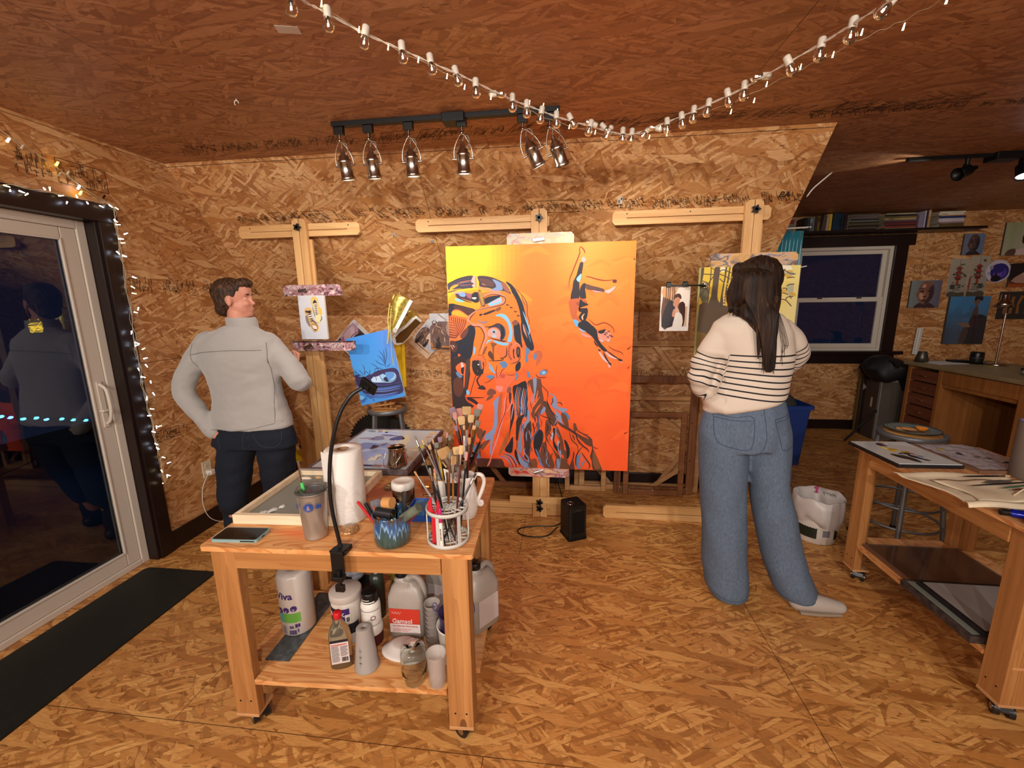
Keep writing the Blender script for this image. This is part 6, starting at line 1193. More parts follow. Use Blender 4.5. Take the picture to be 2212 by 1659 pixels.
# ---------------------------------------------------------------- pictures taped to the knee wall
PP=mat('print_paper','#d6d2cc',.5)
def cow(p,w,h,fur='#6b4e44',lite='#b89a88',bg='#b9bcc4',low='#b8743a'):
    p.grid(lambda u,v:mixh(low if v<.25 else bg,bg,min(1,max(0,(v-.2)*6))) if v<.4 else mixh(bg,'#d0d0d6',v),w,h,10,12);S=lambda pts:[(a*w,b*h) for a,b in pts]
    p.poly(mixh(fur,'#8a7a88',.3),S([(0,.2),(.0,.62),(.15,.75),(.35,.78),(.5,.7),(.6,.3),(.5,.1),(.2,.12)]));p.poly(fur,S([(.05,.1),(.1,.6),(.3,.7),(.32,.3),(.25,.05)]));p.poly(lite,S([(.38,.45),(.42,.75),(.6,.88),(.82,.8),(.95,.6),(.9,.4),(.7,.34),(.5,.36)]))
    p.poly('#e0d4c8',S([(.55,.7),(.68,.8),(.76,.7),(.7,.55),(.6,.56)]));p.poly('#3a2a28',S([(.72,.42),(.85,.5),(.96,.42),(.9,.34),(.78,.34)]));p.poly('#d8b8a8',S([(.78,.46),(.86,.5),(.9,.45),(.82,.42)]));p.poly('#2a1c1c',S([(.5,.1),(.48,.4),(.58,.42),(.64,.12)]));p.poly('#241a1c',S([(.12,.02),(.16,.3),(.24,.3),(.24,.02)]))
    rd=random.Random(5)
    for i in range(34):x,y=rd.uniform(.08,.85),rd.uniform(.3,.82);p.stroke(rd.choice(['#3a2824','#8a6a5c','#c8a890','#5a4440']),w*.022,S([(x,y),(x+rd.uniform(-.06,.06),y-.07),(x+rd.uniform(-.1,.1),y-.15)]))
    p.stroke('#a89078',w*.035,S([(.42,.8),(.28,.92),(.2,1.0)]));p.stroke('#4a3a30',w*.03,S([(.62,.86),(.66,.95),(.72,.98)]));p.stroke('#1e1616',w*.03,S([(.0,.06),(.4,.02),(1,.04)]))
sheet('canvas_painting','small painting of a shaggy highland cow partly behind the orange canvas','painting',.36,.30,.02,(-1.122,3.462,1.19),(0,0,0),cow)
o=sheet('photo_print','tilted print of a shaggy cow with a white border, left of the cow painting','photo',.215,.275,.002,(-1.325,3.485,1.245),(0,0,0),lambda p,w,h:(p.poly('#d8d4d0',[(0,0),(w,0),(w,h),(0,h)],False),setattr(p,'map',lambda x,y:(x*.9+.01,y*.82+.04)),cow(p,w,h,'#5a4238','#d8c0a4','#b0b4c0','#d0b090')),edge=PP);o.rotation_euler=(0,.74,0)
def face_art(p,w,h):
    p.poly('#cfcac4',[(0,0),(w,0),(w,h),(0,h)],False);S=lambda pts:[(.012+a*(w-.024),.02+b*(h-.035)) for a,b in pts]
    p.poly('#4a3a40',S([(0,0),(1,0),(1,1),(0,1)]),False);p.poly('#a88898',S([(0,.2),(.5,.2),(.62,.6),(.45,.95),(0,1)]));p.poly('#c4a4ac',S([(.05,.3),(.4,.35),(.45,.7),(.1,.9)]));p.poly('#2a2026',S([(.5,.5),(.8,.4),(1,.6),(1,.95),(.6,.95)]));p.stroke('#a83868',.012,S([(.1,.35),(.2,.2),(.4,.25)]));p.stroke('#2c2228',.006,S([(.5,.9),(.4,.6),(.5,.3)]))
for i,(dy,lb) in enumerate(((0,'front photo of the tilted stack pinned behind the left easel, mauve face'),(.006,'white-edged photo just behind the front one of the tilted stack'))):
    o=sheet('photo_print',lb,'photo',.20,.26,.002,(-2.0+.012*i,3.484+dy,1.255+.01*i),(0,0,0),face_art,edge=PP);o.rotation_euler=(0,.78,0)
tag(MB().bb((-.02,0,-.03),(.02,.002,.03)).build('paper_scrap',mat('silver_tape','#8f8c88',.5),loc=(-1.17,3.49,1.20),rot=(0,.3,0)),'scrap of grey paper pinned beside the tilted cow print','paper')
# ---------------------------------------------------------------- sneaker painting on the left easel
def shoe_art(p,w,h):
    hm=homography([(455,312),(1050,305),(1138,1285),(568,1290)],w,h);p.grid(lambda u,v:mixh('#c9cdd6','#d6d6da',(u+v)/2),w,h,8,10);p.map=hm
    p.poly('#e6c050',[(770,360),(850,340),(915,400),(940,560),(1000,620),(1005,760),(930,720),(880,560),(790,560),(760,450)]);p.poly('#e0b870',[(630,600),(760,590),(800,700),(700,760),(620,720)]);p.poly('#e6cf90',[(860,1000),(950,1000),(940,1090),(880,1130)])
    p.poly('#d8c898',[(790,430),(840,390),(900,420),(930,600),(960,720),(1000,800),(990,900),(930,950),(870,900),(850,780),(800,620)]);p.poly('#e8dca8',[(870,780),(960,740),(995,810),(960,900),(880,880)]);p.poly('#3a2026',[(810,450),(845,405),(880,450),(885,490),(810,490)]);p.poly('#e8e0cc',[(830,500),(880,500),(920,700),(870,720)])
    for y in (520,560,600,640,680,720):p.stroke('#241a20',.006,[(835+(y-520)*.13,y),(860+(y-520)*.14,y+12),(895+(y-520)*.12,y-4)])
    p.stroke('#4a4450',.005,[(790,560),(830,700),(850,800)]);p.stroke('#5a5660',.007,[(985,770),(1000,840),(960,890)])
    p.poly('#8a7a70',[(640,760),(700,780),(760,900),(740,1020),(690,960),(650,880)]);p.poly('#c8ac80',[(640,660),(740,640),(790,800),(900,940),(930,1020),(900,1110),(850,1120),(770,1050),(730,930),(690,800)]);p.poly('#b88a50',[(760,1000),(800,940),(900,960),(925,1030),(900,1100),(840,1110)]);p.poly('#e6e0d8',[(790,980),(880,1000),(890,1070),(830,1060)])
    p.poly('#3a1f24',[(635,650),(690,660),(750,650),(765,690),(730,720),(690,700),(640,700)]);p.poly('#e4ddd0',[(700,730),(770,740),(790,830),(740,850)])
    for y in (730,780,830,880):p.stroke('#2a2026',.007,[(690+(y-730)*.4,y),(730+(y-730)*.3,y+10),(780+(y-730)*.2,y-10)])
    p.stroke('#3c3440',.008,[(770,840),(830,900),(900,950)]);p.stroke('#2a2228',.008,[(830,1060),(860,1080),(880,1070)]);p.stroke('#c89a50',.004,[(635,660),(690,780),(750,960),(850,1110)]);p.stroke('#b0a8a8',.008,[(790,1090),(850,1130),(870,1130)])
sheet('canvas_painting','small white canvas of two gold sneakers clamped on the left easel','painting',.20,.31,.018,(-1.884,2.848,1.3405),(0,0,0),shoe_art).location.z=1.330
# ---------------------------------------------------------------- reference photo on a clip arm
def couple(p,w,h):
    S=lambda pts:[(a*w,b*h) for a,b in pts];p.poly('#d9d4cc',S([(0,0),(1,0),(1,1),(0,1)]),False);x0,x1,y0,y1=.07,.93,.10,1;Q=lambda pts:[((x0+a*(x1-x0))*w,(y0+b*(y1-y0))*h) for a,b in pts]
    p.poly('#c8a888',Q([(0,0),(1,0),(1,1),(0,1)]),False);p.poly('#6a4028',Q([(0,0),(.3,0),(.4,.6),(0,.75)]));p.poly('#d8904a',Q([(0,.75),(.45,.7),(.5,1),(0,1)]));p.poly('#efe4d4',Q([(.5,.6),(1,.5),(1,.95),(.6,.95)]))
    for x in (.12,.2,.27,.38,.45):p.stroke('#3a2418',w*.03,Q([(x,1),(x+.01,.75),(x-.01,.6)]),False)
    p.poly('#241f26',Q([(0,0),(.05,.35),(.2,.6),(.35,.66),(.5,.55),(.5,.3),(.42,0)]));p.poly('#c88a68',Q([(.42,.55),(.5,.75),(.62,.78),(.7,.7),(.66,.58),(.52,.5)]));p.poly('#4a281c',Q([(.42,.68),(.5,.80),(.66,.82),(.74,.74),(.72,.68),(.6,.74)]));p.poly('#c8866a',Q([(.56,.5),(.68,.60),(.74,.5),(.66,.42)]))
    p.poly('#3a1a14',Q([(.62,.5),(.74,.62),(.9,.56),(.92,.2),(.88,.02),(.78,.02),(.74,.3)]));p.poly('#dcd6cc',Q([(.46,0),(.5,.2),(.56,.34),(.7,.35),(.82,.25),(.82,0)]));p.poly('#c88a6c',Q([(.4,.28),(.44,.42),(.52,.44),(.52,.3),(.46,.24)]))
o=thing('photo_clip_arm','black clip arm reaching from the forest canvas to hold the couple photo','clip',(.70,2.735,1.655));mb=MB();mb.box((.03,0,.0),(.19,.008,.010));mb.cyl((.12,0,.0),(.16,.03,-.004),.008,n=12);mb.build('arm',BLACKP,o,bevel=.002)
for x in (-.065,.03):mb=MB();mb.box((x,-.004,.006),(.026,.018,.028));mb.cyl((x-.012,-.006,.022),(x+.012,-.006,.022),.004,n=8);mb.build('clip',BLACKP,o,bevel=.002)
MB().bb((.150,.022,-.018),(.168,.05,.016)).build('clamp',CHROME,o,bevel=.002)
sheet('photo_print','photo of a couple embracing in a forest, hanging from the black clip arm','photo',.173,.272,.001,(.594,2.739,1.380),(0,0,0),couple,m=PHOTO,edge=PP)
# ---------------------------------------------------------------- forest painting on the right easel
def forest(p,w,h):
    def bg(u,v):
        if v>.55:return mixh(mixh('#e8b820','#e8d890',max(0,(u-.3)*1.6)),'#e0d070',(v-.55)*1.2)
        return mixh('#6a5636',mixh('#8a7038','#d8b848',max(0,(u-.4)*1.8)),min(1,v*1.9))
    p.grid(bg,w,h,22,26);hm=homography([(145,365),(2125,280),(2035,1470),(100,1540)],w,h);
    def m2(x,y):u,v=hm(x,y);return (u*.96,h-(h-v)*.52)
    p.map=m2;p.poly('#6f6a52',[(150,640),(300,700),(330,960),(250,1050),(140,900)]);p.poly('#62503c',[(130,1050),(320,1010),(480,1060),(700,1050),(760,1100),(600,1500),(100,1540)]);p.poly('#57473a',[(150,370),(212,370),(190,560),(160,700),(140,900),(128,900)])
    p.poly('#5f4e40',[(430,360),(540,350),(530,560),(510,800),(520,950),(620,1080),(320,1080),(370,900),(400,650)]);p.poly('#5a4a3c',[(655,350),(690,350),(660,600),(620,850),(640,1060),(560,1060),(600,760),(640,520)]);p.poly('#5a4a3c',[(740,345),(765,345),(720,700),(680,900),(670,1050),(640,1050),(690,650)]);p.poly('#54443a',[(800,345),(825,345),(790,600),(760,900),(750,1040),(720,1040),(760,700)])
    for y in range(640,1040,55):p.poly('#f0d898',[(645-(y-640)*.05,y),(660,y-14),(668,y+8),(652,y+16)]);p.poly('#e8c850',[(700,y+10),(716,y-4),(722,y+18),(706,y+26)])
    p.poly('#efe8c8',[(560,350),(650,350),(640,430),(560,440)]);p.poly('#efe8cc',[(840,340),(1000,335),(960,420),(850,500)]);p.poly('#f0ead0',[(1500,300),(2000,290),(1980,420),(1700,440)]);p.poly('#a8a890',[(1780,430),(2060,410),(2050,470),(1800,480)]);p.poly('#b8b89a',[(1950,640),(2080,620),(2060,820),(1980,830)])
    rd=random.Random(9)
    for i in range(26):x,y=rd.uniform(1500,2050),rd.uniform(350,1450);p.poly(rd.choice(['#e0b040','#e8cc68','#d8a838','#e6d48c','#cfae58']),[(x,y),(x+rd.uniform(40,110),y+rd.uniform(-20,10)),(x+rd.uniform(60,140),y+rd.uniform(20,60)),(x+10,y+rd.uniform(20,50))])
    for pts in [[(1740,380),(1880,385),(2000,430),(2110,440)],[(1870,380),(1890,350)],[(1760,470),(1900,460)],[(1760,560),(1800,540)],[(1930,520),(2000,500),(2090,500)],[(1930,660),(1990,630),(2090,620)],[(1850,700),(1930,700),(1940,740)],[(1850,780),(1900,790),(1970,810)],[(1760,900),(1920,910),(2050,1020)],[(1920,910),(1960,860),(2080,840)],[(2010,830),(2040,880)],[(190,485),(410,490)],[(180,610),(280,640),(330,720),(310,1000)],[(160,870),(280,690),(410,520)],[(540,480),(650,510),(760,560)],[(540,560),(620,620)],[(170,680),(250,670)],[(540,430),(620,400),(780,450)],[(360,340),(350,560),(330,700)],[(360,350),(420,400)]]:p.stroke('#5c4a30',.0055,pts,False)
    p.map=lambda x,y:(x*w,y*h);p.poly('#2c2c34',[(.12,0),(.13,.25),(.2,.5),(.3,.62),(.42,.66),(.5,.5),(.5,0)]);p.poly('#c8866c',[(.40,.66),(.44,.86),(.5,.88),(.52,.7)])
sheet('canvas_painting','large forest painting with yellow foliage, mostly hidden behind the woman','painting',.572,.76,.036,(.838,2.80,1.005),(0,0,0),forest,edge=mat('lime_edge','#c6cf88',.6))
# ================================================================ alcove: shelf, books, window side
tag(MB().bb((XR+.02,YF-.24,2.262),(4.36,YF-.001,2.286)).build('book_shelf',DARK,bevel=.002),'dark wall shelf crowded with books above the far window','shelf')
BK={}
def book(label,x,y,z,w,d,h,cov,grp,lying=False,lean=0,rz=0,title=None,band=None):
    "upright: w thick, d deep, h tall; lying: w long, d deep, h thick"
    o=thing('book',label,'book',(x,y,z),group=grp,rot=(0,lean,rz));k='cover_'+cov;m=mat(k,cov,.5);t=.0022
    mb=MB()
    if lying:mb.bb((0,0,0),(w,d,t));mb.bb((0,0,h-t),(w,d,h));mb.bb((0,0,t),(w,t,h-t))
    else:mb.bb((0,0,0),(t,d,h));mb.bb((w-t,0,0),(w,d,h));mb.bb((t,0,0),(w-t,t,h))
    mb.build('cover',m,o);pg=MB()
    pg.bb((.002,t,t),(w-.002,d-.002,h-t)) if lying else pg.bb((t,t,.002),(w-t,d-.002,h-.002));pg.build('pages',mat('book_pages','#b8ab90',.8),o)
    if band:(MB().bb((w*.1,-.0008,h*.2),(w*.9,-.0002,h*.8)) if lying else MB().bb((w*.1,-.0008,h*.62),(w*.9,-.0002,h*.9))).build('title_band',mat('band_'+band,band,.5),o)
    if title:text_mesh(title,min(h*.62,.03) if lying else .014,'title',INKB,o,(w*.15,-.0012,h*.25) if lying else (w*.7,-.0012,h*.2),(PI/2,0,0) if lying else (PI/2,-PI/2,0))
    return o
ZS=2.2865;YSH=YF-.20;g='books on the shelf over the window'
def px_x(px):return at(px,480,y=YSH).x
up=[(1702,1717,.14,'#7d7a78','broad grey book with a red top, leftmost on the shelf','#8a2c30'),(1739,1743,.15,'#1c1a1c','thin black book right of the broad grey one',None),(1744,1749,.145,'#2a3438','slim slate book second after the thin black one',None),(1750,1756,.15,'#5a5c60','grey paperback in the left run of upright books','#8a8c90'),(1756.5,1760,.15,'#6a6c74','lighter grey paperback beside the first grey one',None),(1761,1765,.152,'#3a2c22','brown-black slim book left of the ochre one',None),(1766,1772,.16,'#6a5228','ochre-brown upright book with a dark spine band','#3a2c18'),(1786,1790,.175,'#b09a90','pale pink spine standing left of the yellow book',None),(1791,1797,.175,'#c8a832','bright yellow spine with black lettering',None),(1799,1816,.18,'#0f2c3c','thick dark teal book right of the yellow spine',None),(1817,1822,.18,'#182634','dark blue upright book beside the thick teal one',None),(1823,1830,.17,'#2a1618','dark maroon book before the first lying stack',None)]
for x0,x1,h,c,lb,bd in up:
    a,b=px_x(x0),px_x(x1);book(lb,a,YSH,ZS,max(.008,b-a-.001),.16,h,c,g,band=bd,title=None)
book('drab olive book leaning against the pale pink spine',px_x(1775),YSH,ZS,.035,.16,.165,'#4a4030',g,lean=.12)
def stack(x0,x1,cols,hs,lbl,g2,titles={}):
    a,b=px_x(x0),px_x(x1);z=ZS;rd=random.Random(len(cols)*7)
    for i,(c,h) in enumerate(zip(cols,hs)):
        dx=rd.uniform(0,.02);book(lbl[i],a+dx,YSH-rd.uniform(0,.02),z,(b-a)-dx-rd.uniform(0,.02),.18,h,c,g2,lying=True,title=titles.get(i),band=None);z+=h+.0006
stack(1700,1766,['#3a2c22'],[.006],['thin brown book lying under the left upright books'],g) if False else None
stack(1832,1898,['#1f1a16','#4a4230','#141414','#50482e','#2c2a26','#8a8468','#2a2c34','#6a5a54','#5a5650'],[.012,.020,.012,.020,.018,.009,.018,.022,.022],[f'{a} book lying in the first stack, {b}' for a,b in [('black','at the bottom'),('olive ringed','second from the bottom'),('black','third from the bottom'),('olive-brown ringed','fourth from the bottom'),('dark','in the middle'),('thin pale','just above the middle'),('slate','third from the top'),('dusty rose','second from the top'),('grey-brown','on top')]],'first stack of lying books')
stack(1908,1981,['#8a7a5c','#7c2a22','#2c1a16','#6a2426','#3a2226','#5c4046','#9c8a5c','#6a5a34','#1c1a18','#a09478'],[.010,.016,.014,.016,.012,.018,.018,.018,.016,.014],[f'{a} book lying in the second stack, {b}' for a,b in [('tan','at the bottom'),('brick red','second from the bottom'),('dark brown','third from the bottom'),('red','fourth from the bottom'),('dark plum','fifth from the bottom'),('mauve','in the upper middle'),('straw-coloured lettered','fourth from the top'),('olive gold','third from the top'),('black','second from the top'),('pale buff','on top')]],'second stack of lying books',{6:'BONNARD'})
for x0,x1,h,c,lb,bd in [(1984,1995,.135,'#7d7488','low lilac-grey book beside the second stack',None),(1996,1999,.175,'#b0a8b4','thin pale lilac upright book',None),(2000,2003,.18,'#2c2840','thin indigo upright book right of the pale lilac one',None),(2004,2009,.18,'#b08c5c','tan and orange upright book closing the second group','#c8a070')]:
    a,b=px_x(x0),px_x(x1);book(lb,a,YSH,ZS,max(.007,b-a-.001),.15,h,c,g,band=bd)
stack(2024,2083,['#5a4a28','#9a7a84','#c4b8bc','#b8b0b8','#24305c','#b08058','#d0c8b4','#c8c0ac'],[.038,.016,.018,.014,.022,.010,.018,.016],[f'{a} in the right-hand stack, {b}' for a,b in [('thick olive box file','at the bottom'),('pink patterned book','second from the bottom'),('white dotted book','third from the bottom'),('white lilac book','fourth from the bottom'),('navy book','in the middle'),('short orange book','third from the top'),('cream lettered book','second from the top'),('cream book','on top')]],'right-hand stack of lying books',{6:'BONNARD'})
# ---------------------------------------------------------------- teal curtain panel
TEAL=mat('teal_satin','#1f7484',.3,sheen=.3)
o=thing('curtain','shiny teal fabric hanging on a white rod behind the forest painting','curtain',(1.66,3.6,2.075));mb=MB();NX,NZ=40,20;vs=[]
for j in range(NZ+1):
    for i in range(NX+1):u,v=i/NX,j/NZ;vs.append((-.14+.29*u-.02*v,.018*math.sin(u*34+math.sin(v*3)*1.2)*(.5+.5*v),-1.42*v))
mb.add(vs,[(j*(NX+1)+i,j*(NX+1)+i+1,(j+1)*(NX+1)+i+1,(j+1)*(NX+1)+i) for j in range(NZ) for i in range(NX)],True);mb.build('fabric',TEAL,o,solidify=.002)
MB().cyl((-.20,-.01,.012),(.19,-.01,.022),.006,n=10).build('rod',WHITEP,o);MB().cyl((.17,-.04,.02),(.17,.06,.02),.004,n=8).build('hook',WHITEP,o)
for z in (-.28,):MB().cyl((.10,-.02,z),(.17,-.05,z+.015),.005,n=8).build('peg',WHITEP,o)
# storage bin
o=thing('storage_bin','blue plastic storage bin on the floor beyond the woman','bin',(2.05,4.25,0),.05);mb=MB();mb.loft([((0,0,0),1,1)],n=4) if False else None
def rrp(w,d,r,z):return [(x,y,z) for x,y in rrect(w,d,r,4)]
mb=MB();rings=[rrp(.20,.15,.03,0),rrp(.235,.18,.03,.55),rrp(.255,.20,.03,.555),rrp(.255,.20,.03,.59),rrp(.235,.18,.03,.592),rrp(.20,.15,.03,.01)];n=len(rings[0]);vs=[p for r_ in rings for p in r_];mb.add(vs,[(j*n+i,j*n+(i+1) % n,(j+1)*n+(i+1) % n,(j+1)*n+i) for j in range(5) for i in range(n)]);mb.add(rings[0],[tuple(range(n))[::-1]]);mb.build('bin_body',mat('bin_blue','#1f3f86',.4),o)
mb=MB();mb.ellipsoid((0,0,.56),(.18,.13,.09),24,12)
for i,v in enumerate(mb.v):k=noise.noise(Vector(v)*14)*.03;mb.v[i]=(v[0]+k,v[1]+k,v[2]+k)
tag(mb.build('grey_cloth',mat('grey_cloth','#3c3f3a',.9),loc=(2.05,4.25,0.01)),'bundle of dark grey cloth heaped in the blue bin','cloth')
# portfolios and boards
g3='boards stored upright under the window'
for y,w,h,c,lb in [(5.30,.03,.70,'#6a5428','rearmost board with an olive edge, nearest the far wall'),(5.25,.03,.69,'#3a2c20','dark thin board second from the far wall'),(5.20,.02,.70,'#241c18','black-brown board right behind the brown portfolio')]:
    tag(MB().bb((0,0,0),(.44,w,h)).build('stored_board',mat('sb'+c,c,.7),loc=(3.46,y,.001),bevel=.002),lb,'board',g3)
o=thing('portfolio_box','brown cardboard portfolio with a cut handle slot and grey front board','portfolio',(3.45,4.95,.0));MB().bb((0,.031,0),(.46,.23,.70)).build('box_body',mat('portfolio_brown','#41322c',.7),o,bevel=.003);MB().bb((0,0,.01),(.46,.030,.68)).build('grey_board',mat('board_grey','#77726c',.7),o,bevel=.002);MB().bb((-.002,.10,.36),(-.0004,.125,.47)).build('handle_slot',mat('slot_cream','#b8a890',.6),o);MB().bb((.01,-.004,.02),(.45,-.0005,.66)).build('dull_facing',mat('panel_dull','#4f463c',.7),o)
tag(MB().prism([(0,0),(.06,-.04),(.06,.04)],.002,'YZ',0).build('paper_tag',mat('tag_white','#a8a49c',.6),loc=(3.445,5.16,.56)),'small white folded paper poking out of the boards','paper')
tag(MB().bb((0,0,0),(.30,.03,.62)).build('leaning_board',mat('panel_dull','#4f463c',.7),loc=(3.93,5.02,.001),rot=(-.08,0,.06),bevel=.003),'wide dull grey panel leaning beside the desk','panel')
mb=MB();mb.ellipsoid((0,0,-.03),(.26,.20,.15),28,16)
for i,v in enumerate(mb.v):k=noise.noise(Vector(v)*7)*.08;mb.v[i]=(v[0]+k,v[1]+k*.5,v[2]+k*.8-(.12 if v[0]>.08 and v[2]<0 else 0))
tag(mb.build('black_bag',mat('bag_black','#0c0c0f',.6),loc=(3.52,5.0,.83)),'slumped black bag lying over the portfolios beside the desk','bag')
tag(MB().cyl((0,0,0),(.40,.12,.36),.011,n=10).build('tripod_leg',BLACKP,loc=(3.1,4.86,.02)),'black metal rod slanting up between the portfolios and desk','rod')
# ---------------------------------------------------------------- desk
DW=wood('desk_wood','#8a5426','#a86c34',2,.6,knots=False);DD=wood('desk_drawer','#5a2c18','#74402a',1,.8,knots=False);DT=mat('desk_top','#857252',.5,noise_amt=.1)
o=thing('desk','wooden drawer desk at the right with a pale top and small drawers','desk',(3.55,3.60,0));H=.92;L=1.17;Dp=.76
MB().bb((-.03,-.03,H-.035),(Dp,L+.03,H)).build('desk_top',DT,o,bevel=.004)
MB().bb((0,L-.40,.0),(.04,L-.36,H-.035)).build('leg',DW,o,bevel=.002);MB().bb((0,L-.04,.0),(.04,L,H-.035)).build('leg',DW,o,bevel=.002);MB().bb((0,0,.0),(.05,.07,H-.035)).build('leg',DW,o,bevel=.002)
MB().bb((.04,L-.38,.0),(Dp-.03,L-.37,H-.035)).build('side_panel',DW,o);MB().bb((.04,L-.02,.0),(Dp-.03,L-.01,H-.035)).build('side_panel',DW,o);MB().bb((.04,.02,.0),(Dp-.03,.04,H-.035)).build('side_panel',DW,o);MB().bb((Dp-.08,.04,.02),(Dp-.06,L-.02,H-.035)).build('back_panel',DW,o)
for i in range(6):
    z=.13+i*.122;dr=MB().bb((.006,L-.355,z),(.05,L-.045,z+.108)).build('drawer',DD,o,bevel=.003);MB().tube(smooth_pts([(.004,L-.235,z+.062),(-.012,L-.225,z+.052),(-.012,L-.175,z+.052),(.004,L-.165,z+.062)],4),.0028,6).build('pull',mat('brass_pull','#a8854a',.3,1),dr)
dr=MB().bb((.006,.075,H-.165),(.05,L-.405,H-.045)).build('drawer',DW,o,bevel=.003);MB().bb((.02,.09,H-.20),(.04,L-.41,H-.166)).build('apron',DW,o)
# things on the desk
ZD=H+.0005
tag(MB().bb((0,0,0),(.30,.22,.002)).build('drawing_paper',mat('white_paper','#c4bfbc',.7),loc=(3.61,4.50,ZD),rot=(0,0,.12)),'sheet of white paper lying on the near left of the desk','paper')
o=thing('brass_cup','dull metal cup on the desk corner by the white ruler','cup',(3.60,4.69,ZD));MB().lathe([(.001,0),(.055,0),(.048,.05),(.035,.10),(.037,.105),(.033,.10),(.045,.04),(.001,.01)],n=30,cap=False).build('cup_body',mat('dull_pewter','#4a463e',.35,.6),o)
o=thing('white_ruler','white perforated plastic ruler standing against the far wall','ruler',(4.02,5.34,.92),rot=(-.02,.06,0));MB().bb((-.03,0,0),(.03,.005,.30)).build('blade',WHITEP,o);mb=MB()
for i in range(15):mb.box((-.016,-.0015,.02+.019*i),(.008,.002,.006));mb.box((.016,-.0015,.02+.019*i),(.008,.002,.006))
mb.build('slots',INKB,o,kind='stuff')
o=thing('desk_lamp','chrome architect lamp with bell shade standing on the desk','lamp',(4.06,4.46,ZD));MB().lathe([(.001,0),(.085,0),(.085,.015),(.07,.02),(.001,.024)],n=40,cap=False).build('base',CHROME,o)
MB().cyl((0,0,.02),(.0,0,.48),.0085,n=12).build('lower_arm',CHROME,o);MB().cyl((0,0,.48),(-.03,-.02,.60),.007,n=12).ellipsoid((0,0,.48),(.014,.014,.014),14,8).build('upper_arm',CHROME,o)
mb=MB();mb.lathe([(.001,.145),(.028,.143),(.034,.125),(.034,.08),(.040,.070),(.072,.03),(.086,.004),(.084,.004),(.068,.03),(.036,.068),(.001,.07)],n=44,cap=False);q=Vector((.12,.15,1)).to_track_quat('Z','Y');mb.v=[tuple(Vector((-.05,-.02,.545))+q@(Vector(v)*.82)) for v in mb.v];mb.build('lamp_shade',CHROME,o)
o=thing('camera_lens','black camera lens standing on the desk behind the lamp','lens',(3.98,4.56,ZD));MB().lathe([(.001,0),(.045,0),(.047,.03),(.05,.05),(.05,.10),(.046,.115),(.001,.11)],n=36,cap=False).build('lens_barrel',BLACKP,o);MB().torus((0,0,.06),.050,.003,36,6).build('grip_ring',mat('ring_grey','#3a3a3a',.5),o);tag(MB().bb((-.08,-.05,0),(.08,.05,.02)).build('black_case',BLACKP,loc=(3.93,4.68,ZD),bevel=.004),'flat black case on the desk behind the lens','case')
o=thing('tape_dispenser','black angular stand on the right of the desk','stand',(4.05,3.98,ZD),.2);MB().bb((-.09,-.14,0),(.09,.14,.03)).build('base',BLACKP,o,bevel=.004);MB().box((0,.05,.09),(.10,.015,.13),rot=(.5,0,0)).build('upright',BLACKP,o,bevel=.003);MB().box((0,-.02,.135),(.12,.16,.012),rot=(-.25,0,0)).build('arm',BLACKP,o,bevel=.003)
tag(MB().bb((0,0,0),(.05,.07,.001)).build('sticky_note',mat('note_yellow','#a8943c',.7),loc=(3.93,4.36,ZD)),'small yellow note on the desk by the lamp base','note')
mb=MB();mb.ellipsoid((0,0,0),(.09,.07,.03),20,10)
for i,v in enumerate(mb.v):k=noise.noise(Vector(v)*30)*.02;mb.v[i]=(v[0]+k,v[1]+k,max(-.02,v[2]+k))
tag(mb.build('plastic_wrap',mat('clear_wrap','#8a8886',.15,alpha=.7),loc=(3.85,3.90,ZD+.022)),'crumpled clear plastic on the right half of the desk','wrap')
# ---------------------------------------------------------------- pictures on the far wall
DEDGE=mat('dark_canvas_edge','#4a4038',.7)
def far_sheet(name,label,cat,pl,w,h,t,art,edge=DEDGE,tilt=0):
    p=at(*pl,y=YF-.002-t);o=sheet(name,label,cat,w,h,t,(p.x,YF-.002-t,p.z),(0,tilt,0),art,edge=edge);return o
def head_art(bg1,bg2,skin,dark,lite,wdt=.26):
    def f(p,w,h):
        p.grid(lambda u,v:mixh(bg1,bg2,u),w,h,8,8);S=lambda pts:[(a*w,b*h) for a,b in pts]
        p.poly(dark,S([(.2,0),(.26,.12),(.4,.2),(.62,.2),(.8,.1),(.86,0)]));p.poly(skin,S([(.24,.45),(.26,.72),(.38,.94),(.56,.97),(.72,.86),(.78,.6),(.74,.34),(.62,.16),(.45,.13),(.32,.25)]));p.poly(dark,S([(.5,.15),(.62,.17),(.74,.34),(.78,.6),(.72,.84),(.62,.7),(.62,.4)]));p.poly(skin,S([(.20,.5),(.25,.58),(.27,.42),(.22,.40)]))
        p.poly(lite,S([(.30,.5),(.36,.56),(.44,.48),(.46,.34),(.38,.3),(.32,.38)]));p.poly(lite,S([(.36,.78),(.44,.88),(.5,.8),(.44,.72)]));p.poly(dark,S([(.3,.60),(.4,.64),(.46,.60),(.4,.56)]));p.poly(dark,S([(.54,.62),(.64,.66),(.7,.6),(.62,.57)]));p.poly(dark,S([(.42,.40),(.5,.38),(.56,.42),(.5,.44)]));p.poly(dark,S([(.38,.26),(.5,.23),(.6,.27),(.5,.30)]));p.stroke(lite,w*.02,S([(.48,.62),(.47,.5),(.48,.44)]));p.stroke(dark,w*.03,S([(.28,.68),(.36,.71),(.45,.68)]));p.stroke(dark,w*.03,S([(.54,.70),(.64,.73),(.72,.68)]))
    return f
far_sheet('canvas_painting','small painted portrait of a bald man right of the window casing','painting',(1961,665),.31,.30,.02,head_art('#77807c','#5a5668','#7a5040','#3a2426','#b88a70'))
far_sheet('canvas_painting','smaller shaded bald-head portrait below the shelf end','painting',(2077,551),.20,.22,.02,head_art('#6a6e80','#5c7090','#4a3836','#2a2024','#6a4a40'))
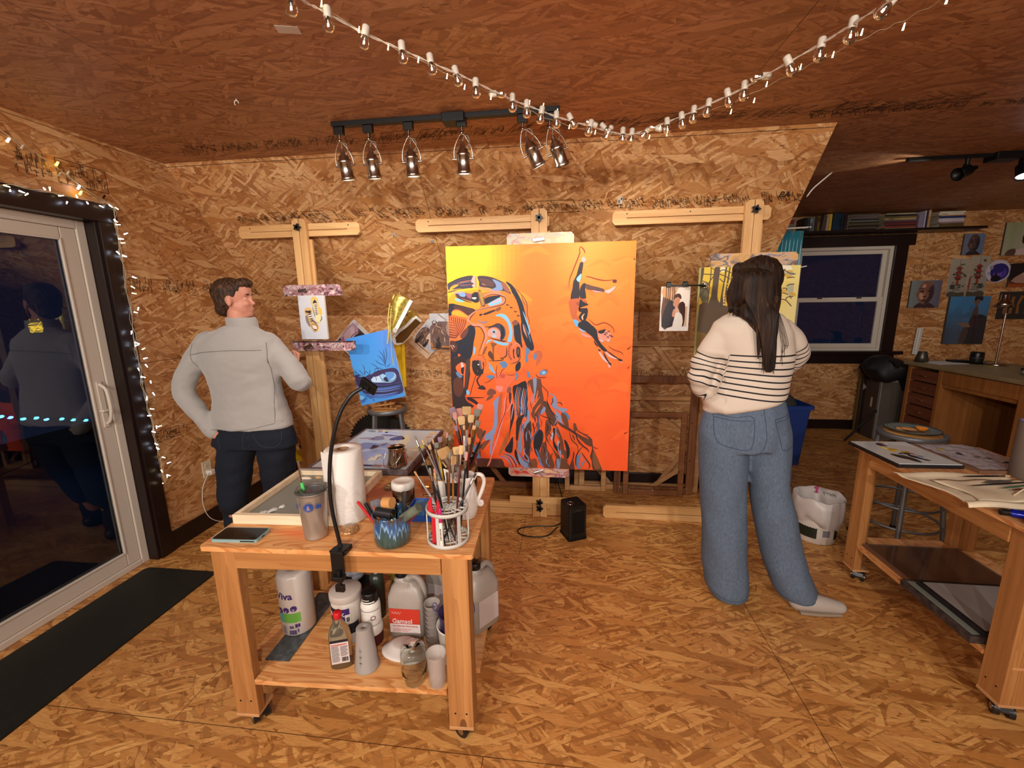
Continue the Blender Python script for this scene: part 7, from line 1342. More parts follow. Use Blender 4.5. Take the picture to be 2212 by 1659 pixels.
def woman_art(p,w,h):
    p.grid(lambda u,v:mixh('#a8a48c','#8a9468',v*.5+.3*math.sin(u*9)),w,h,8,8);S=lambda pts:[(a*w,b*h) for a,b in pts]
    p.poly('#2c1c18',S([(.42,.4),(.44,.7),(.56,.92),(.8,1.0),(1,.96),(1,.3),(.9,.28),(.7,.3),(.55,.3)]));p.poly('#b08070',S([(.68,.3),(.66,.6),(.74,.78),(.92,.82),(1,.78),(1,.2),(.8,.18)]));p.poly('#c8a090',S([(.7,.5),(.74,.7),(.86,.7),(.86,.5)]));p.poly('#3a2420',S([(.72,.62),(.8,.65),(.84,.61)]));p.poly('#8a3a38',S([(.8,.36),(.9,.34),(.98,.38),(.9,.42)]));p.poly('#c8b0a8',S([(.1,0),(.2,.12),(.45,.2),(.7,.26),(1,.2),(1,0)]));p.poly('#5a4038',S([(.08,0),(.14,.16),(.3,.2),(.3,0)]))
far_sheet('canvas_painting','painted portrait of a smiling dark-haired woman at the right photo edge','painting',(2162,552),.42,.34,.02,woman_art)
def pagoda(seed,mirror):
    def f(p,w,h):
        p.grid(lambda u,v:mixh('#8e887a','#a39c8c',v),w,h,4,6);X=(lambda x:1-x) if mirror else (lambda x:x);S=lambda pts:[(X(a)*w,b*h) for a,b in pts];c1,c2='#8a3024','#5a2a22'
        p.stroke('#5a4a40',.004,S([(.5,.97),(.5,.78)]),False)
        for i,(y,r) in enumerate([(.74,.26),(.62,.30),(.50,.34)]):p.poly(c1,S([(.5-r,y-.02),(.5-r*.4,y+.045),(.5,y+.07),(.5+r*.4,y+.045),(.5+r,y-.02),(.5+r*.6,y),(.5,y-.005),(.5-r*.6,y)]),False);p.poly(c2,S([(.5-r*.45,y-.06),(.5+r*.45,y-.06),(.5+r*.45,y),(.5-r*.45,y)]),False)
        p.poly(c1,S([(.42,.30),(.58,.30),(.56,.44),(.44,.44)]),False);p.poly('#4a4438',S([(.05,.0),(.95,.0),(.95,.12),(.6,.10),(.3,.14),(.05,.10)]));p.poly('#3c3c34',S([(.15,.2),(.4,.2),(.4,.32),(.15,.32)]),False)
        rd=random.Random(seed)
        for i in range(13):x,y=rd.uniform(.05,.95),rd.uniform(.2,.9);p.poly(rd.choice(['#3f4436','#55563f','#2f332c','#6a5a4a']),S([(x-.09,y),(x-.02,y+.03),(x+.09,y+.012),(x+.02,y-.018)]))
        for i in range(6):y=.16+i*.03;p.stroke('#3a342c',.005,S([(.2+rd.uniform(0,.2),y),(.8-rd.uniform(0,.2),y+.01)]),False)
        if mirror:p.poly('#8a2c22',S([(.86,.12),(.92,.12),(.94,.46),(.84,.46)]),False)
    return f
far_sheet('poster','left half of a pair of red pagoda prints on the far wall','poster',(2042,641),.185,.41,.003,pagoda(3,False),PP,.0).rotation_euler=(0,0,0)
far_sheet('poster','right half of the pair of pagoda prints, with a tall red post','poster',(2084,640),.185,.43,.003,pagoda(8,True),PP)
def sitter(p,w,h):
    p.grid(lambda u,v:mixh(mixh('#3c4a5c','#5a6a78',u),'#3f78a8',min(1,max(0,(v-.25)*1.8))),w,h,12,12);S=lambda pts:[(a*w,b*h) for a,b in pts]
    p.poly('#2c2a2e',S([(.45,0),(.5,.3),(.58,.52),(.75,.62),(.92,.6),(1,.5),(1,0)]));p.poly('#5a463e',S([(.6,.6),(.64,.75),(.7,.82),(.74,.74),(.76,.6),(.7,.52)]));p.poly('#7a6050',S([(.30,.42),(.34,.46),(.5,.44),(.66,.5),(.62,.36),(.45,.36)]));p.poly('#6a5248',S([(.62,.84),(.6,.92),(.7,.96),(.76,.88),(.70,.80)]));p.poly('#1e1a1c',S([(.62,.9),(.62,1.0),(.8,1.0),(.8,.9),(.7,.94)]));p.poly('#4a3c38',S([(.38,.0),(.42,.3),(.5,.36),(.58,.3),(.52,.0)]));p.poly('#3a2c30',S([(.56,.44),(.62,.6),(.76,.58),(.84,.4),(.7,.32)]))
far_sheet('canvas_painting','blue painting of a seated figure seen from the side behind the desk lamp','painting',(2036,743),.40,.53,.03,sitter)
def disc_art():
    o=thing('moon_disc','round painted disc with crescent moon and violet night sky','artwork',(4.733,YF-.014,1.832));mb=MB();mb.cyl((0,0,0),(0,.012,0),.122,n=56);mb.build('disc',mat('disc_white','#b0a8bc',.5),o)
    p=Paint();n=30;C=lambda cx,cy,r,k=1:[(cx+r*math.cos(2*PI*i/n),cy+k*r*math.sin(2*PI*i/n)) for i in range(n)];p.poly('#c4bcc8',C(0,0,.118));p.poly('#2a2270',C(.014,-.006,.090));p.poly('#4a3a9c',C(.03,-.02,.055));p.poly('#6a4aa8',C(.0,-.03,.04));p.poly('#b8b0bc',C(-.045,.062,.05,.6));p.poly('#2a2270',C(-.005,.03,.062,.8));p.poly('#8a8694',C(-.07,.04,.02));p.poly('#9a96a4',C(-.088,-.02,.016));p.poly('#0c0a18',[(-.06,-.10),(-.05,-.05),(-.035,-.06),(-.02,-.005),(-.005,-.04),(.01,-.05),(.03,-.06),(.04,-.09),(.0,-.112)]);p.mb.build('painted_image',PAINTM,o)
disc_art()
far_sheet('canvas_painting','dark painting with pale and orange shapes under the woman portrait','painting',(2176,620),.40,.25,.02,lambda p,w,h:(p.grid(lambda u,v:mixh('#c05a1c','#1a1618',min(1,v*3)),w,h,6,8),p.poly('#b08878',[(.05*w,.25*h),(.3*w,.6*h),(.6*w,.9*h),(.95*w,.95*h),(.95*w,.3*h),(.4*w,.15*h)]),p.poly('#c8b0a4',[(.3*w,.5*h),(.6*w,.85*h),(.9*w,.85*h),(.7*w,.5*h)]),p.poly('#7a3a30',[(.4*w,.2*h),(.6*w,.5*h),(.8*w,.3*h),(.7*w,.1*h)])))
o=thing('cutout_sign','dark sign with large cut-out strokes on the far wall by the lamp','sign',(4.80,YF-.016,1.31));MB().bb((0,0,0),(.55,.010,.30)).build('board',mat('sign_dark','#2f2c2a',.6),o,bevel=.002)
for i,pts in enumerate([[(.05,.06),(.075,.06),(.085,.24),(.06,.25)],[(.11,.06),(.14,.06),(.15,.25),(.12,.24)],[(.18,.06),(.21,.06),(.20,.16),(.235,.25),(.205,.26),(.18,.18)],[(.26,.06),(.29,.06),(.285,.25),(.26,.25)],[(.32,.06),(.35,.06),(.36,.25),(.33,.25)]]):MB().prism(pts,.001,'XZ',-.0012).build('cutout',mat('cutout_osb','#8a5a30',.6),o)
# ================================================================ the large orange painting
def orange_art(p,w,h):
    def bg(u,v):
        n=noise.noise(Vector((u*3.1,v*3.7,5)))*.5+noise.noise(Vector((u*8,v*5,9)))*.25
        c=mixh('#f5741e','#f04e14',min(1,max(0,(1-v)*1.1-.25+n*.5)))
        c=mixh(c,'#f78a2c',min(1,max(0,v*1.5-.65+n*.6)))
        return mixh(c,'#fbe41c',min(1,max(0,1.15-math.hypot(u*1.9,(1-v)*2.3)*1.3+n*.15)))
    p.grid(bg,w,h,40,48);hm=homography([(965,537),(1370,519),(1359,1007.5),(993,1004)],w,h)
    rb=random.Random(12)
    for i in range(70):
        u,v=rb.uniform(.12,.95),rb.uniform(.04,.96);L=rb.uniform(.04,.12);p.stroke(mixh(bg(u,v),rb.choice(['#ffa050','#e84a10']),.16),rb.uniform(.02,.05),[(w*u,h*v),(w*min(.98,u+L),h*min(.98,v+rb.uniform(.0,.05))),(w*min(.99,u+L*1.8),h*v)])
    FR=dict(A=(960,580,7.541),B=(960,780,7.213),C=(1120,780,7.213),D=(1210,520,5.925))
    def use(f):
        ox,oy,s=FR[f];p.map=lambda x,y:tuple(min(max(q,0.001),m-.001) for q,m in zip(hm(ox+x/s,oy+y/s),(w,h)))
    NV,BR,LB,MB_,PK,OR,DK_='#141a2c','#5c2c1a','#7cc4f0','#5a86b4','#f08a6c','#f4682a','#241a20';P,S=p.poly,p.stroke
    use('A')
    P('#f47a1e',[(100,620),(130,480),(200,420),(520,360),(900,380),(1120,420),(1200,560),(1260,700),(1290,900),(1270,1240),(1300,1320),(1280,1659),(160,1659),(130,1200),(110,900)])
    P('#f6a01c',[(130,480),(200,420),(520,360),(800,390),(600,420),(620,620),(520,680),(120,590)])
    P('#3a3444',[(85,270),(200,215),(340,160),(490,145),(510,320),(420,340),(250,370),(100,420),(90,340)]);P('#f2a02c',[(130,330),(200,280),(275,260),(240,310),(130,370)]);P('#e8a03a',[(90,370),(200,360),(330,345),(200,375),(100,405)])
    for i in range(6):S(['#2a2838','#c86a4a','#6a5a70','#20243a','#8a5a50','#4a4458'][i],.006,[(150+i*20,300-i*16+20),(300,235+i*14),(500,180+i*24)])
    P('#f4a8a0',[(490,150),(525,155),(530,320),(470,300),(510,260),(460,240)]);P('#f08a5c',[(525,160),(545,160),(550,320),(530,320)])
    P('#3c2c38',[(560,150),(640,140),(760,165),(900,205),(1010,260),(1100,400),(1090,420),(1000,380),(880,370),(740,330),(600,310),(590,240)]);P('#7c92bc',[(800,190),(900,220),(1000,290),(960,300),(970,360),(830,380),(790,350),(860,320),(850,260)]);P('#9a5a48',[(940,230),(1020,260),(1100,400),(1010,370),(960,300)]);P('#f0906a',[(640,265),(740,285),(735,300),(640,275)]);P('#5a3a38',[(600,180),(760,200),(830,260),(800,310),(700,290),(620,240)])
    S('#2a2230',.008,[(80,280),(250,195),(420,148),(500,148)]);S('#4a2a30',.007,[(560,152),(640,145),(800,170),(1000,250)]);S(PK,.012,[(570,318),(700,350),(830,385),(950,400)])
    P(NV,[(1010,225),(1090,255),(1170,340),(1260,500),(1310,620),(1350,780),(1400,960),(1440,1100),(1490,1270),(1460,1330),(1400,1300),(1350,1230),(1330,1100),(1290,960),(1250,700),(1190,520),(1120,400),(1080,310)]);S(LB,.009,[(1300,700),(1360,850),(1410,1000),(1400,1080)]);S('#4f7fae',.006,[(1320,900),(1400,1080),(1440,1200)]);S('#7c3a24',.006,[(1150,310),(1280,440),(1360,570),(1370,740),(1405,850),(1395,920)]);S('#7c3a24',.005,[(1270,440),(1310,550),(1350,620)]);P(PK,[(1300,900),(1330,960),(1380,1120),(1410,1210),(1370,1180),(1330,1080)])
    P(NV,[(1170,840),(1240,880),(1270,1000),(1290,1200),(1300,1290),(1180,1160),(1160,1000),(1150,920)]);P('#8a4a34',[(1130,870),(1190,850),(1240,880),(1180,930),(1140,920)]);P(NV,[(1270,900),(1300,880),(1310,1000),(1400,1160),(1440,1240),(1400,1300),(1340,1200),(1290,1060)])
    # goggles
    P('#4a2e38',[(200,430),(240,400),(330,410),(480,430),(560,440),(600,520),(580,570),(500,560),(380,530),(250,490)]);P('#7aa0d8',[(250,410),(340,405),(380,440),(360,480),(290,470)]);P('#9a5a6a',[(380,430),(470,430),(500,500),(420,500)]);P('#1c1a28',[(490,420),(560,400),(600,470),(560,570),(500,560),(470,500)]);P('#efe0d4',[(480,490),(545,485),(550,500),(530,520),(490,510)]);P(LB,[(210,505),(300,520),(360,550),(320,565),(230,550)]);P(NV,[(650,530),(750,470),(930,450),(900,500),(760,570),(690,590)]);P(LB,[(750,580),(850,520),(940,480),(960,560),(860,600),(760,620)]);P('#f0a8b8',[(800,560),(930,500),(940,530),(820,580)])
    P('#7c4a34',[(570,400),(630,380),(700,610),(630,620)]);
    for i in range(10):S('#f0c040',.004,[(585+i*6,400+i*22),(640+i*4,395+i*22)],False)
    S('#f09a80',.014,[(190,450),(210,420),(340,395)]);S('#3c2028',.007,[(200,470),(330,530),(480,575)]);S(PK,.016,[(650,470),(760,420),(880,420),(990,460),(1000,540),(940,590),(780,640),(640,670),(520,720)]);S('#3a1c20',.006,[(640,500),(780,440),(890,440),(1005,480),(1010,560),(930,610),(700,660),(540,700)])
    P(NV,[(105,600),(250,610),(420,650),(540,690),(440,780),(300,740),(200,720),(150,780),(110,800)]);P('#4c2a24',[(200,620),(420,660),(520,700),(440,770),(320,720),(200,680)]);S('#d8603a',.008,[(150,760),(190,700),(280,700),(400,770)]);P('#f6a428',[(170,720),(260,700),(400,780),(390,810),(170,770)])
    P('#e06a28',[(115,790),(420,840),(400,930),(330,1060),(250,1190),(150,1180),(120,950)])
    for i in range(9):S('#7a2c1c',.006,[(120+i*34,800+i*6),(60+i*26+70,930+i*10),(110+i*14,1150)],False);S('#f08a5a',.0035,[(120,830+i*40),(250,860+i*38),(380-i*14,930+i*26)],False)
    P(NV,[(420,950),(520,940),(545,1060),(520,1200),(500,1400),(460,1500),(450,1659),(165,1659),(150,1420),(140,1200),(220,1200),(330,1160),(380,1100)]);P('#6a382c',[(300,1100),(420,960),(420,1060),(340,1160)]);P('#4a2a20',[(140,1190),(240,1230),(260,1330),(200,1380),(150,1330)]);S('#e0c8c0',.005,[(180,1260),(215,1295)],False);S(PK,.006,[(150,1260),(190,1330)],False)
    P('#4a2620',[(200,1460),(380,1460),(400,1659),(220,1659)]);P(OR,[(230,1580),(330,1500),(390,1510),(390,1659),(240,1659)]);P('#f0a8a0',[(310,1520),(350,1560),(340,1640),(300,1620)]);P(OR,[(270,1400),(310,1410),(300,1450),(275,1440)])
    S(PK,.019,[(520,720),(440,800),(420,860),(500,930),(620,930),(690,1000),(720,1120),(680,1240),(640,1400)]);S('#3c1a1a',.006,[(540,730),(470,800),(450,860)]);S('#3c1a1a',.006,[(420,880),(500,950),(610,960),(670,1040),(690,1120),(650,1240),(600,1390)])
    P('#2a1c24',[(600,760),(640,745),(690,770),(860,700),(840,680),(680,740),(620,790)]);P('#7a4a30',[(870,660),(950,630),(940,680),(880,710)]);P('#8a7890',[(560,840),(640,880),(750,860),(700,900),(620,895)])
    P(LB,[(860,780),(920,745),(1010,755),(1080,830),(1130,960),(1140,1080),(1120,1190),(1060,1185),(1090,1060),(1070,920),(1020,840),(940,790)])
    P('#3a3a52',[(740,980),(820,930),(930,910),(1010,960),(1030,1080),(980,1170),(940,1150),(940,1020),(860,960)]);P(NV,[(930,930),(990,960),(1010,1080),(970,1160),(950,1100),(960,1010)]);P('#e89a88',[(750,1010),(840,970),(940,1030),(940,1140),(840,1130),(750,1100)]);P('#9fb8d0',[(790,1020),(850,1000),(890,1040),(850,1070)]);P('#1a1a28',[(820,1030),(850,1022),(862,1048),(835,1055)]);P('#a8c4dc',[(820,1080),(880,1090),(870,1130),(820,1120)]);S('#3a2a34',.005,[(740,1000),(840,940),(940,950)]);S('#3c1a1a',.008,[(690,960),(800,950),(900,905),(980,930)])
    P(NV,[(750,1125),(860,1150),(960,1170),(1050,1180),(1000,1195),(860,1165)]);P(LB,[(720,1235),(750,1170),(820,1170),(760,1200)]);P(LB,[(830,1170),(900,1185),(1000,1210),(1080,1210),(1060,1250),(960,1245),(870,1210)])
    P('#8a4a2a',[(790,1210),(900,1230),(850,1280),(850,1500),(830,1500),(820,1300)]);P('#8a4a28',[(700,1290),(740,1270),(690,1400),(660,1400)]);P('#5c3020',[(750,1380),(790,1340),(850,1440),(840,1500),(770,1440)]);P('#e8703a',[(870,1290),(1000,1270),(1050,1330),(1040,1440),(960,1440),(900,1360)]);S('#2a1a1e',.008,[(1050,1270),(1050,1400),(1020,1440),(950,1470)]);S('#2a1a1e',.006,[(940,1440),(1000,1480),(900,1500),(760,1500)])
    # ear piece
    P('#e8703c',[(1080,1220),(1180,1190),(1270,1250),(1280,1400),(1240,1500),(1130,1540),(1080,1480),(1060,1340)]);P('#2a1c20',[(1220,1270),(1265,1290),(1270,1400),(1240,1450),(1210,1400),(1205,1320)]);P('#6a5048',[(1225,1300),(1250,1310),(1250,1390),(1225,1390)]);P('#3a2420',[(1150,1320),(1175,1310),(1170,1400),(1190,1460),(1160,1440)]);
    for i in range(13):a=2.0+i*.19;S('#4a2218',.004,[(1160+95*math.cos(a),1350-150*math.sin(a)),(1160+60*math.cos(a),1350-120*math.sin(a))],False)
    S(PK,.008,[(1140,1280),(1200,1210),(1270,1250)]);S('#5a2418',.006,[(1280,1400),(1240,1500),(1110,1550)])
    P(MB_,[(1350,1280),(1400,1290),(1430,1340),(1390,1400),(1400,1480),(1380,1520),(1345,1480),(1360,1400)]);P(NV,[(1200,1560),(1270,1500),(1280,1600),(1240,1659),(1200,1659)]);P('#6a88b0',[(930,1540),(1010,1500),(1070,1560),(1030,1620),(970,1600),(990,1560)]);P('#8aa8c8',[(760,1540),(800,1560),(860,1659),(820,1659)]);P('#c4603c',[(1490,1350),(1600,1330),(1620,1420),(1560,1540),(1520,1560),(1540,1440)]);P(MB_,[(1480,1380),(1530,1380),(1525,1460),(1490,1470)]);S('#5a2a20',.005,[(1520,1325),(1590,1340)]);S('#5a2a20',.004,[(1600,1370),(1615,1440)])
    P('#e8703c',[(520,1480),(580,1430),(680,1450),(710,1560),(700,1659),(500,1659)]);P('#241a20',[(530,1560),(590,1490),(640,1550),(650,1659),(560,1659)])
    for i in range(9):a=-.3+i*.25;S('#3c1a16',.004,[(610+100*math.cos(a),1540-120*math.sin(a)),(610+118*math.cos(a),1540-140*math.sin(a))],False)
    P('#e8e0dc',[(590,1560),(640,1550),(645,1565),(595,1578)]);S(LB,.012,[(520,1420),(540,1330),(530,1280)])
    for x,y in ((1050,600),(1110,640),(1180,705),(1225,770)):P('#4a1c1c',[(x-25,y-15),(x+40,y),(x-10,y+15)])
    use('B')
    P('#2c1a1c',[(145,0),(440,0),(420,420),(380,560),(430,640),(520,700),(400,760),(250,760),(190,700)]);P('#5c3020',[(200,300),(300,260),(360,420),(300,560),(210,500)]);P(OR,[(230,90),(300,30),(380,50),(380,200),(300,220),(240,150)]);P('#d8c8d0',[(310,20),(345,60),(340,120),(310,90)]);P(NV,[(310,120),(365,100),(370,200),(320,200)]);P(MB_,[(230,180),(270,180),(330,240),(300,270),(250,230)]);S(OR,.010,[(365,80),(362,250),(360,420)]);P('#4a3430',[(385,0),(450,0),(430,200),(400,420),(375,430)]);P(LB,[(400,450),(430,455),(445,510),(420,525),(398,500)])
    S('#2c1a1c',.004,[(560,160),(500,350),(455,530)],False);P('#2a1418',[(400,570),(470,560),(580,640),(560,675),(500,640),(420,600)]);S('#2a1418',.007,[(400,560),(550,565),(680,560)]);S('#b84a3a',.006,[(370,520),(430,620),(520,685)])
    P('#2a1c20',[(480,0),(560,0),(520,60),(560,160),(640,120),(650,80),(640,30),(660,20),(650,190),(560,230),(490,150)]);P('#5a5258',[(580,0),(610,0),(620,110),(600,110)]);S('#3a2224',.012,[(620,210),(560,290),(590,370),(650,420)]);P('#3a2224',[(570,420),(640,370),(700,430),(640,440)])
    P(MB_,[(700,230),(780,210),(830,240),(780,280),(720,260)]);P('#8ab0d8',[(740,80),(840,170),(820,190),(750,120)]);P(MB_,[(900,30),(960,0),(1020,40),(990,90),(940,80)])
    P('#ee6c40',[(830,210),(920,150),(1000,190),(1140,210),(1120,300),(1050,370),(1080,430),(960,470),(870,460),(850,340)]);P('#c8503a',[(920,200),(990,200),(980,250),(930,260)]);P('#e88a80',[(850,380),(960,390),(930,470),(860,440)]);S('#7a2c20',.005,[(870,280),(850,160),(860,60)]);S('#7a2c20',.005,[(890,260),(940,140),(980,110)]);S('#7a2c20',.005,[(1000,200),(1080,210),(1140,200)]);S('#7a2c20',.005,[(830,240),(740,310),(670,340)]);P('#7a4434',[(710,500),(760,420),(840,450),(850,500),(760,530)]);P('#7a4434',[(700,610),(740,540),(820,530),(770,580)]);P('#8a5040',[(1030,400),(1080,390),(1080,460),(1020,480)]);P(MB_,[(1140,170),(1180,180),(1190,240),(1130,310),(1160,230)])
    P('#8494bc',[(810,640),(860,570),(900,545),(890,700),(890,900),(850,1100),(740,1250),(690,1200),(700,1130),(800,1050),(830,900),(830,720)]);P('#8494bc',[(790,1140),(830,1100),(810,1300),(800,1440),(775,1400)]);P('#b85a34',[(900,560),(950,480),(930,800),(900,1000),(880,800)]);S('#e88a88',.011,[(1010,500),(985,640),(985,780),(940,960),(880,1200),(800,1450),(740,1610)]);S('#6a2420',.005,[(1020,520),(1000,760),(930,960),(860,1200)]);S('#e88a88',.009,[(1100,560),(1080,680),(1010,790)]);P('#3a2430',[(1050,480),(1090,490),(1080,640),(1060,620)])
    P(MB_,[(530,1340),(560,1280),(640,1500),(560,1490),(520,1420)]);P('#7c4424',[(580,1050),(640,1040),(670,1110),(620,1200),(570,1150)]);P('#7c4424',[(640,1270),(780,1200),(700,1320),(650,1370)]);P('#7c4424',[(560,1250),(620,1300),(640,1480),(600,1400)])
    P('#54281c',[(560,1500),(800,1500),(960,1500),(1000,1600),(1000,1625),(590,1625)]);S(PK,.012,[(800,1470),(770,1560),(740,1620)])
    for i in range(6):S(['#e85a4a','#8494b8','#c04830','#e88a80','#7a2c22','#8494b8'][i],.009,[(900+i*18,1480-i*14),(1000+i*22,1480-i*6),(1060+i*26,1560),(1080+i*26,1620)])
    P(NV,[(1000,1360),(1060,1260),(1125,1150),(1120,1380),(1060,1400)]);P('#b06030',[(900,1440),(1050,1060),(1040,1240),(960,1380)]);P('#1e1820',[(1090,660),(1130,680),(1140,860),(1090,1040),(1060,1200),(1080,960),(1080,800)]);S('#a8a0c0',.007,[(1130,640),(1110,760),(1090,900)])
    P('#10131f',[(1110,380),(1180,350),(1300,290),(1330,400),(1350,640),(1350,820),(1290,840),(1240,760),(1200,900),(1180,800),(1140,640),(1115,500)]);
    for i in range(9):x=1150+i*24;S(['#f0784c','#7c92b8','#e07850','#3c5a8c','#c8c0d0','#f0784c','#7c92b8','#2a4478','#f0784c'][i],.0065,[(x+30,380+i*6),(x,560+i*10),(x+10,720),(x-10+i*3,850+i*4)])
    P('#2a1a1c',[(1180,880),(1300,800),(1230,980),(1200,1200),(1170,1190),(1170,1000)]);P('#7c92b8',[(1240,980),(1330,900),(1340,740),(1370,760),(1370,940),(1280,1040),(1260,1200),(1270,1350),(1220,1400),(1200,1250),(1240,1120)]);P('#3a2424',[(1290,1060),(1390,900),(1400,1100),(1390,1400),(1370,1500),(1300,1460),(1300,1250)]);P('#1c1620',[(1170,1340),(1200,1420),(1250,1600),(1180,1500),(1150,1400)])
    P('#8494b8',[(1190,1360),(1250,1480),(1330,1540),(1380,1500),(1380,1625),(1300,1625),(1220,1520)]);S('#3c6aa0',.012,[(1230,1400),(1300,1500),(1370,1560),(1360,1620)])
    use('C')
    P('#6a3c24',[(180,300),(260,260),(380,260),(400,420),(430,560),(420,700),(340,820),(320,960),(290,880),(240,800),(300,620),(280,500),(200,380)]);P('#8494b8',[(260,260),(320,260),(310,440),(290,560),(260,640),(230,560),(280,480)]);
    for pts in [[(370,530),(300,640),(260,700),(240,790)],[(390,640),(330,720),(290,800)],[(200,330),(250,500),(240,660),(220,720)],[(180,380),(200,560),(210,700)],[(340,430),(320,560),(300,600)]]:S('#f06c3c',.010,pts)
    P('#5c3420',[(420,600),(500,620),(560,760),(640,860),(620,980),(520,900),(460,760)]);P('#6a3c22',[(480,880),(580,900),(560,1020),(500,1140),(500,1200),(600,1340),(700,1440),(760,1480),(830,1560),(830,1630),(640,1630),(640,1480),(560,1300),(470,1180),(460,1000)]);P('#1c1822',[(580,1010),(620,1030),(600,1200),(660,1300),(720,1360),(700,1420),(600,1300),(580,1180)]);P('#6a3c22',[(640,980),(700,1100),(740,1220),(760,1380),(700,1400),(690,1200),(620,1080)]);P('#a8b0c8',[(570,1070),(590,1100),(570,1200),(545,1160)]);P('#b8b0c0',[(650,1190),(680,1240),(685,1310),(655,1260)])
    S('#20181c',.008,[(480,560),(500,660),(560,760),(630,850),(620,960)]);S('#20181c',.006,[(380,810),(480,850),(600,900)]);S('#6a3022',.006,[(380,330),(430,390),(490,460),(490,560)]);S('#8494b8',.010,[(510,470),(600,530),(620,640),(560,660)]);P('#8490b4',[(560,540),(630,560),(640,670),(750,700),(800,710),(740,760),(640,720),(560,680)]);S('#6a3022',.009,[(560,540),(570,600),(540,650)]);S('#5c3022',.008,[(640,610),(690,620),(715,660)])
    P('#8494b8',[(600,720),(700,820),(720,920),(840,1040),(780,1020),(680,920),(620,800)]);P('#6a3c24',[(700,780),(760,770),(800,860),(820,990),(760,960),(720,880)]);P('#4a78ac',[(700,760),(790,770),(840,860),(820,880),(770,800)]);P('#5c3420',[(640,900),(760,960),(920,1060),(1040,1130),(1160,1180),(1180,1280),(1080,1240),(960,1130),(800,1030),(700,980)]);S('#20181c',.009,[(800,990),(920,1080),(960,1180),(1040,1270),(1110,1320),(1140,1370)]);P('#6a3c24',[(890,930),(930,940),(940,1040),(900,1050)]);S('#5c2c20',.007,[(930,960),(960,1040),(1060,1090),(1130,1100)]);P('#4c2c1e',[(1030,1100),(1100,1110),(1180,1170),(1200,1320),(1340,1630),(1200,1630),(1180,1500),(1150,1430),(1180,1320),(1160,1200),(1100,1130)]);P('#7c4a28',[(1200,1340),(1260,1450),(1310,1600),(1230,1620),(1190,1480)]);S('#5c2c20',.006,[(1190,1270),(1230,1300),(1275,1305)])
    S('#20181c',.007,[(1040,1280),(980,1350),(940,1440),(940,1560),(980,1610)]);P('#5c86b4',[(950,1440),(1020,1390),(990,1480),(980,1560),(1000,1620),(950,1600)]);P('#e86040',[(1010,1400),(1050,1460),(1040,1560),(1000,1560)]);S('#5c86b4',.010,[(1090,1490),(1040,1540),(1010,1620)]);S('#5c3022',.010,[(1020,1370),(1090,1470),(1150,1560),(1130,1620)]);S('#5c3022',.007,[(830,1060),(870,1180),(950,1260),(970,1340)]);P('#5c3022',[(900,1350),(915,1400),(900,1500),(920,1630),(830,1630),(880,1480)]);P('#6a3c24',[(870,1100),(910,1130),(920,1200),(890,1150)]);S('#20181c',.006,[(950,1210),(990,1250)])
    P('#12141e',[(330,1080),(380,1030),(430,1080),(430,1200),(390,1320),(350,1460),(290,1310),(290,1180)]);S('#3c5a90',.010,[(440,680),(380,780),(350,900),(370,1000),(300,1120),(250,1220),(230,1400)]);P('#8494b8',[(400,740),(450,680),(460,740),(400,800)]);P('#6a3c28',[(420,1240),(480,1230),(500,1340),(560,1440),(610,1560),(600,1620),(460,1620),(360,1500),(400,1350)]);S('#4a78b0',.014,[(320,1330),(360,1420),(400,1540),(450,1610)]);S('#7c9cc8',.009,[(390,1540),(410,1600)]);S('#4a78b0',.010,[(540,1530),(520,1600)]);P('#8494b8',[(640,1490),(700,1480),(690,1620),(640,1620)]);P('#7c4424',[(220,1520),(330,1480),(350,1620),(230,1625)]);P('#1c1820',[(750,1180),(800,1220),(840,1320),(840,1420),(800,1480),(790,1340)]);P('#6a3c24',[(740,1340),(790,1360),(800,1480),(830,1520),(760,1480)])
    for i in range(60):
        x,y=rb.uniform(20,700),0;y=rb.uniform(480+x*.5,1480);S(rb.choice(['#20181c','#6a3c24','#5c3420','#7c92b8','#f0704a','#141a2c','#8494b8']),rb.uniform(.004,.009),[(x,y),(x+rb.uniform(-20,35),y+60),(x+rb.uniform(-10,60),y+rb.uniform(110,150))])
    P('#5c8cc0',[(380,130),(430,115),(475,140),(460,190),(410,200),(350,190)]);P('#9cc0e0',[(400,150),(440,140),(450,170),(410,185)]);S('#5a2420',.006,[(300,180),(340,230),(420,235),(465,225)]);S('#5a2420',.004,[(410,115),(470,120),(485,150)]);P('#5c86b4',[(165,130),(190,150),(230,235),(180,230)])
    use('D')
    for wd,pts in [(.007,[(250,75),(235,110),(240,160),(205,260),(160,380),(120,490),(112,600)]),(.008,[(250,75),(290,115),(308,165)]),(.006,[(320,455),(370,458),(460,485),(560,500),(670,490)]),(.006,[(365,985),(430,1045),(470,1058),(560,1030),(640,1065),(680,1110),(683,1155)]),(.006,[(612,1322),(690,1370),(780,1400),(805,1435)])]:S('#8c2c16',wd,pts)
    P('#5a2420',[(660,490),(705,490),(700,525),(662,525)]);P('#ee9a90',[(265,230),(290,205),(325,240),(310,275),(275,275)]);P(DK_,[(245,285),(287,282),(275,380),(262,470),(240,540),(243,730),(135,740),(160,600),(165,520),(205,440)]);P('#8ad0f0',[(205,485),(240,440),(268,420),(248,520),(220,515)]);P(DK_,[(250,620),(285,545),(325,545),(315,620),(330,725),(252,722)]);P('#5a3c34',[(325,548),(400,570),(545,605),(545,645),(420,625),(330,610)]);P('#e8a0a8',[(400,625),(460,635),(545,648),(450,650)]);P('#f0b0a8',[(560,635),(620,610),(690,572),(685,605),(620,660),(590,660)])
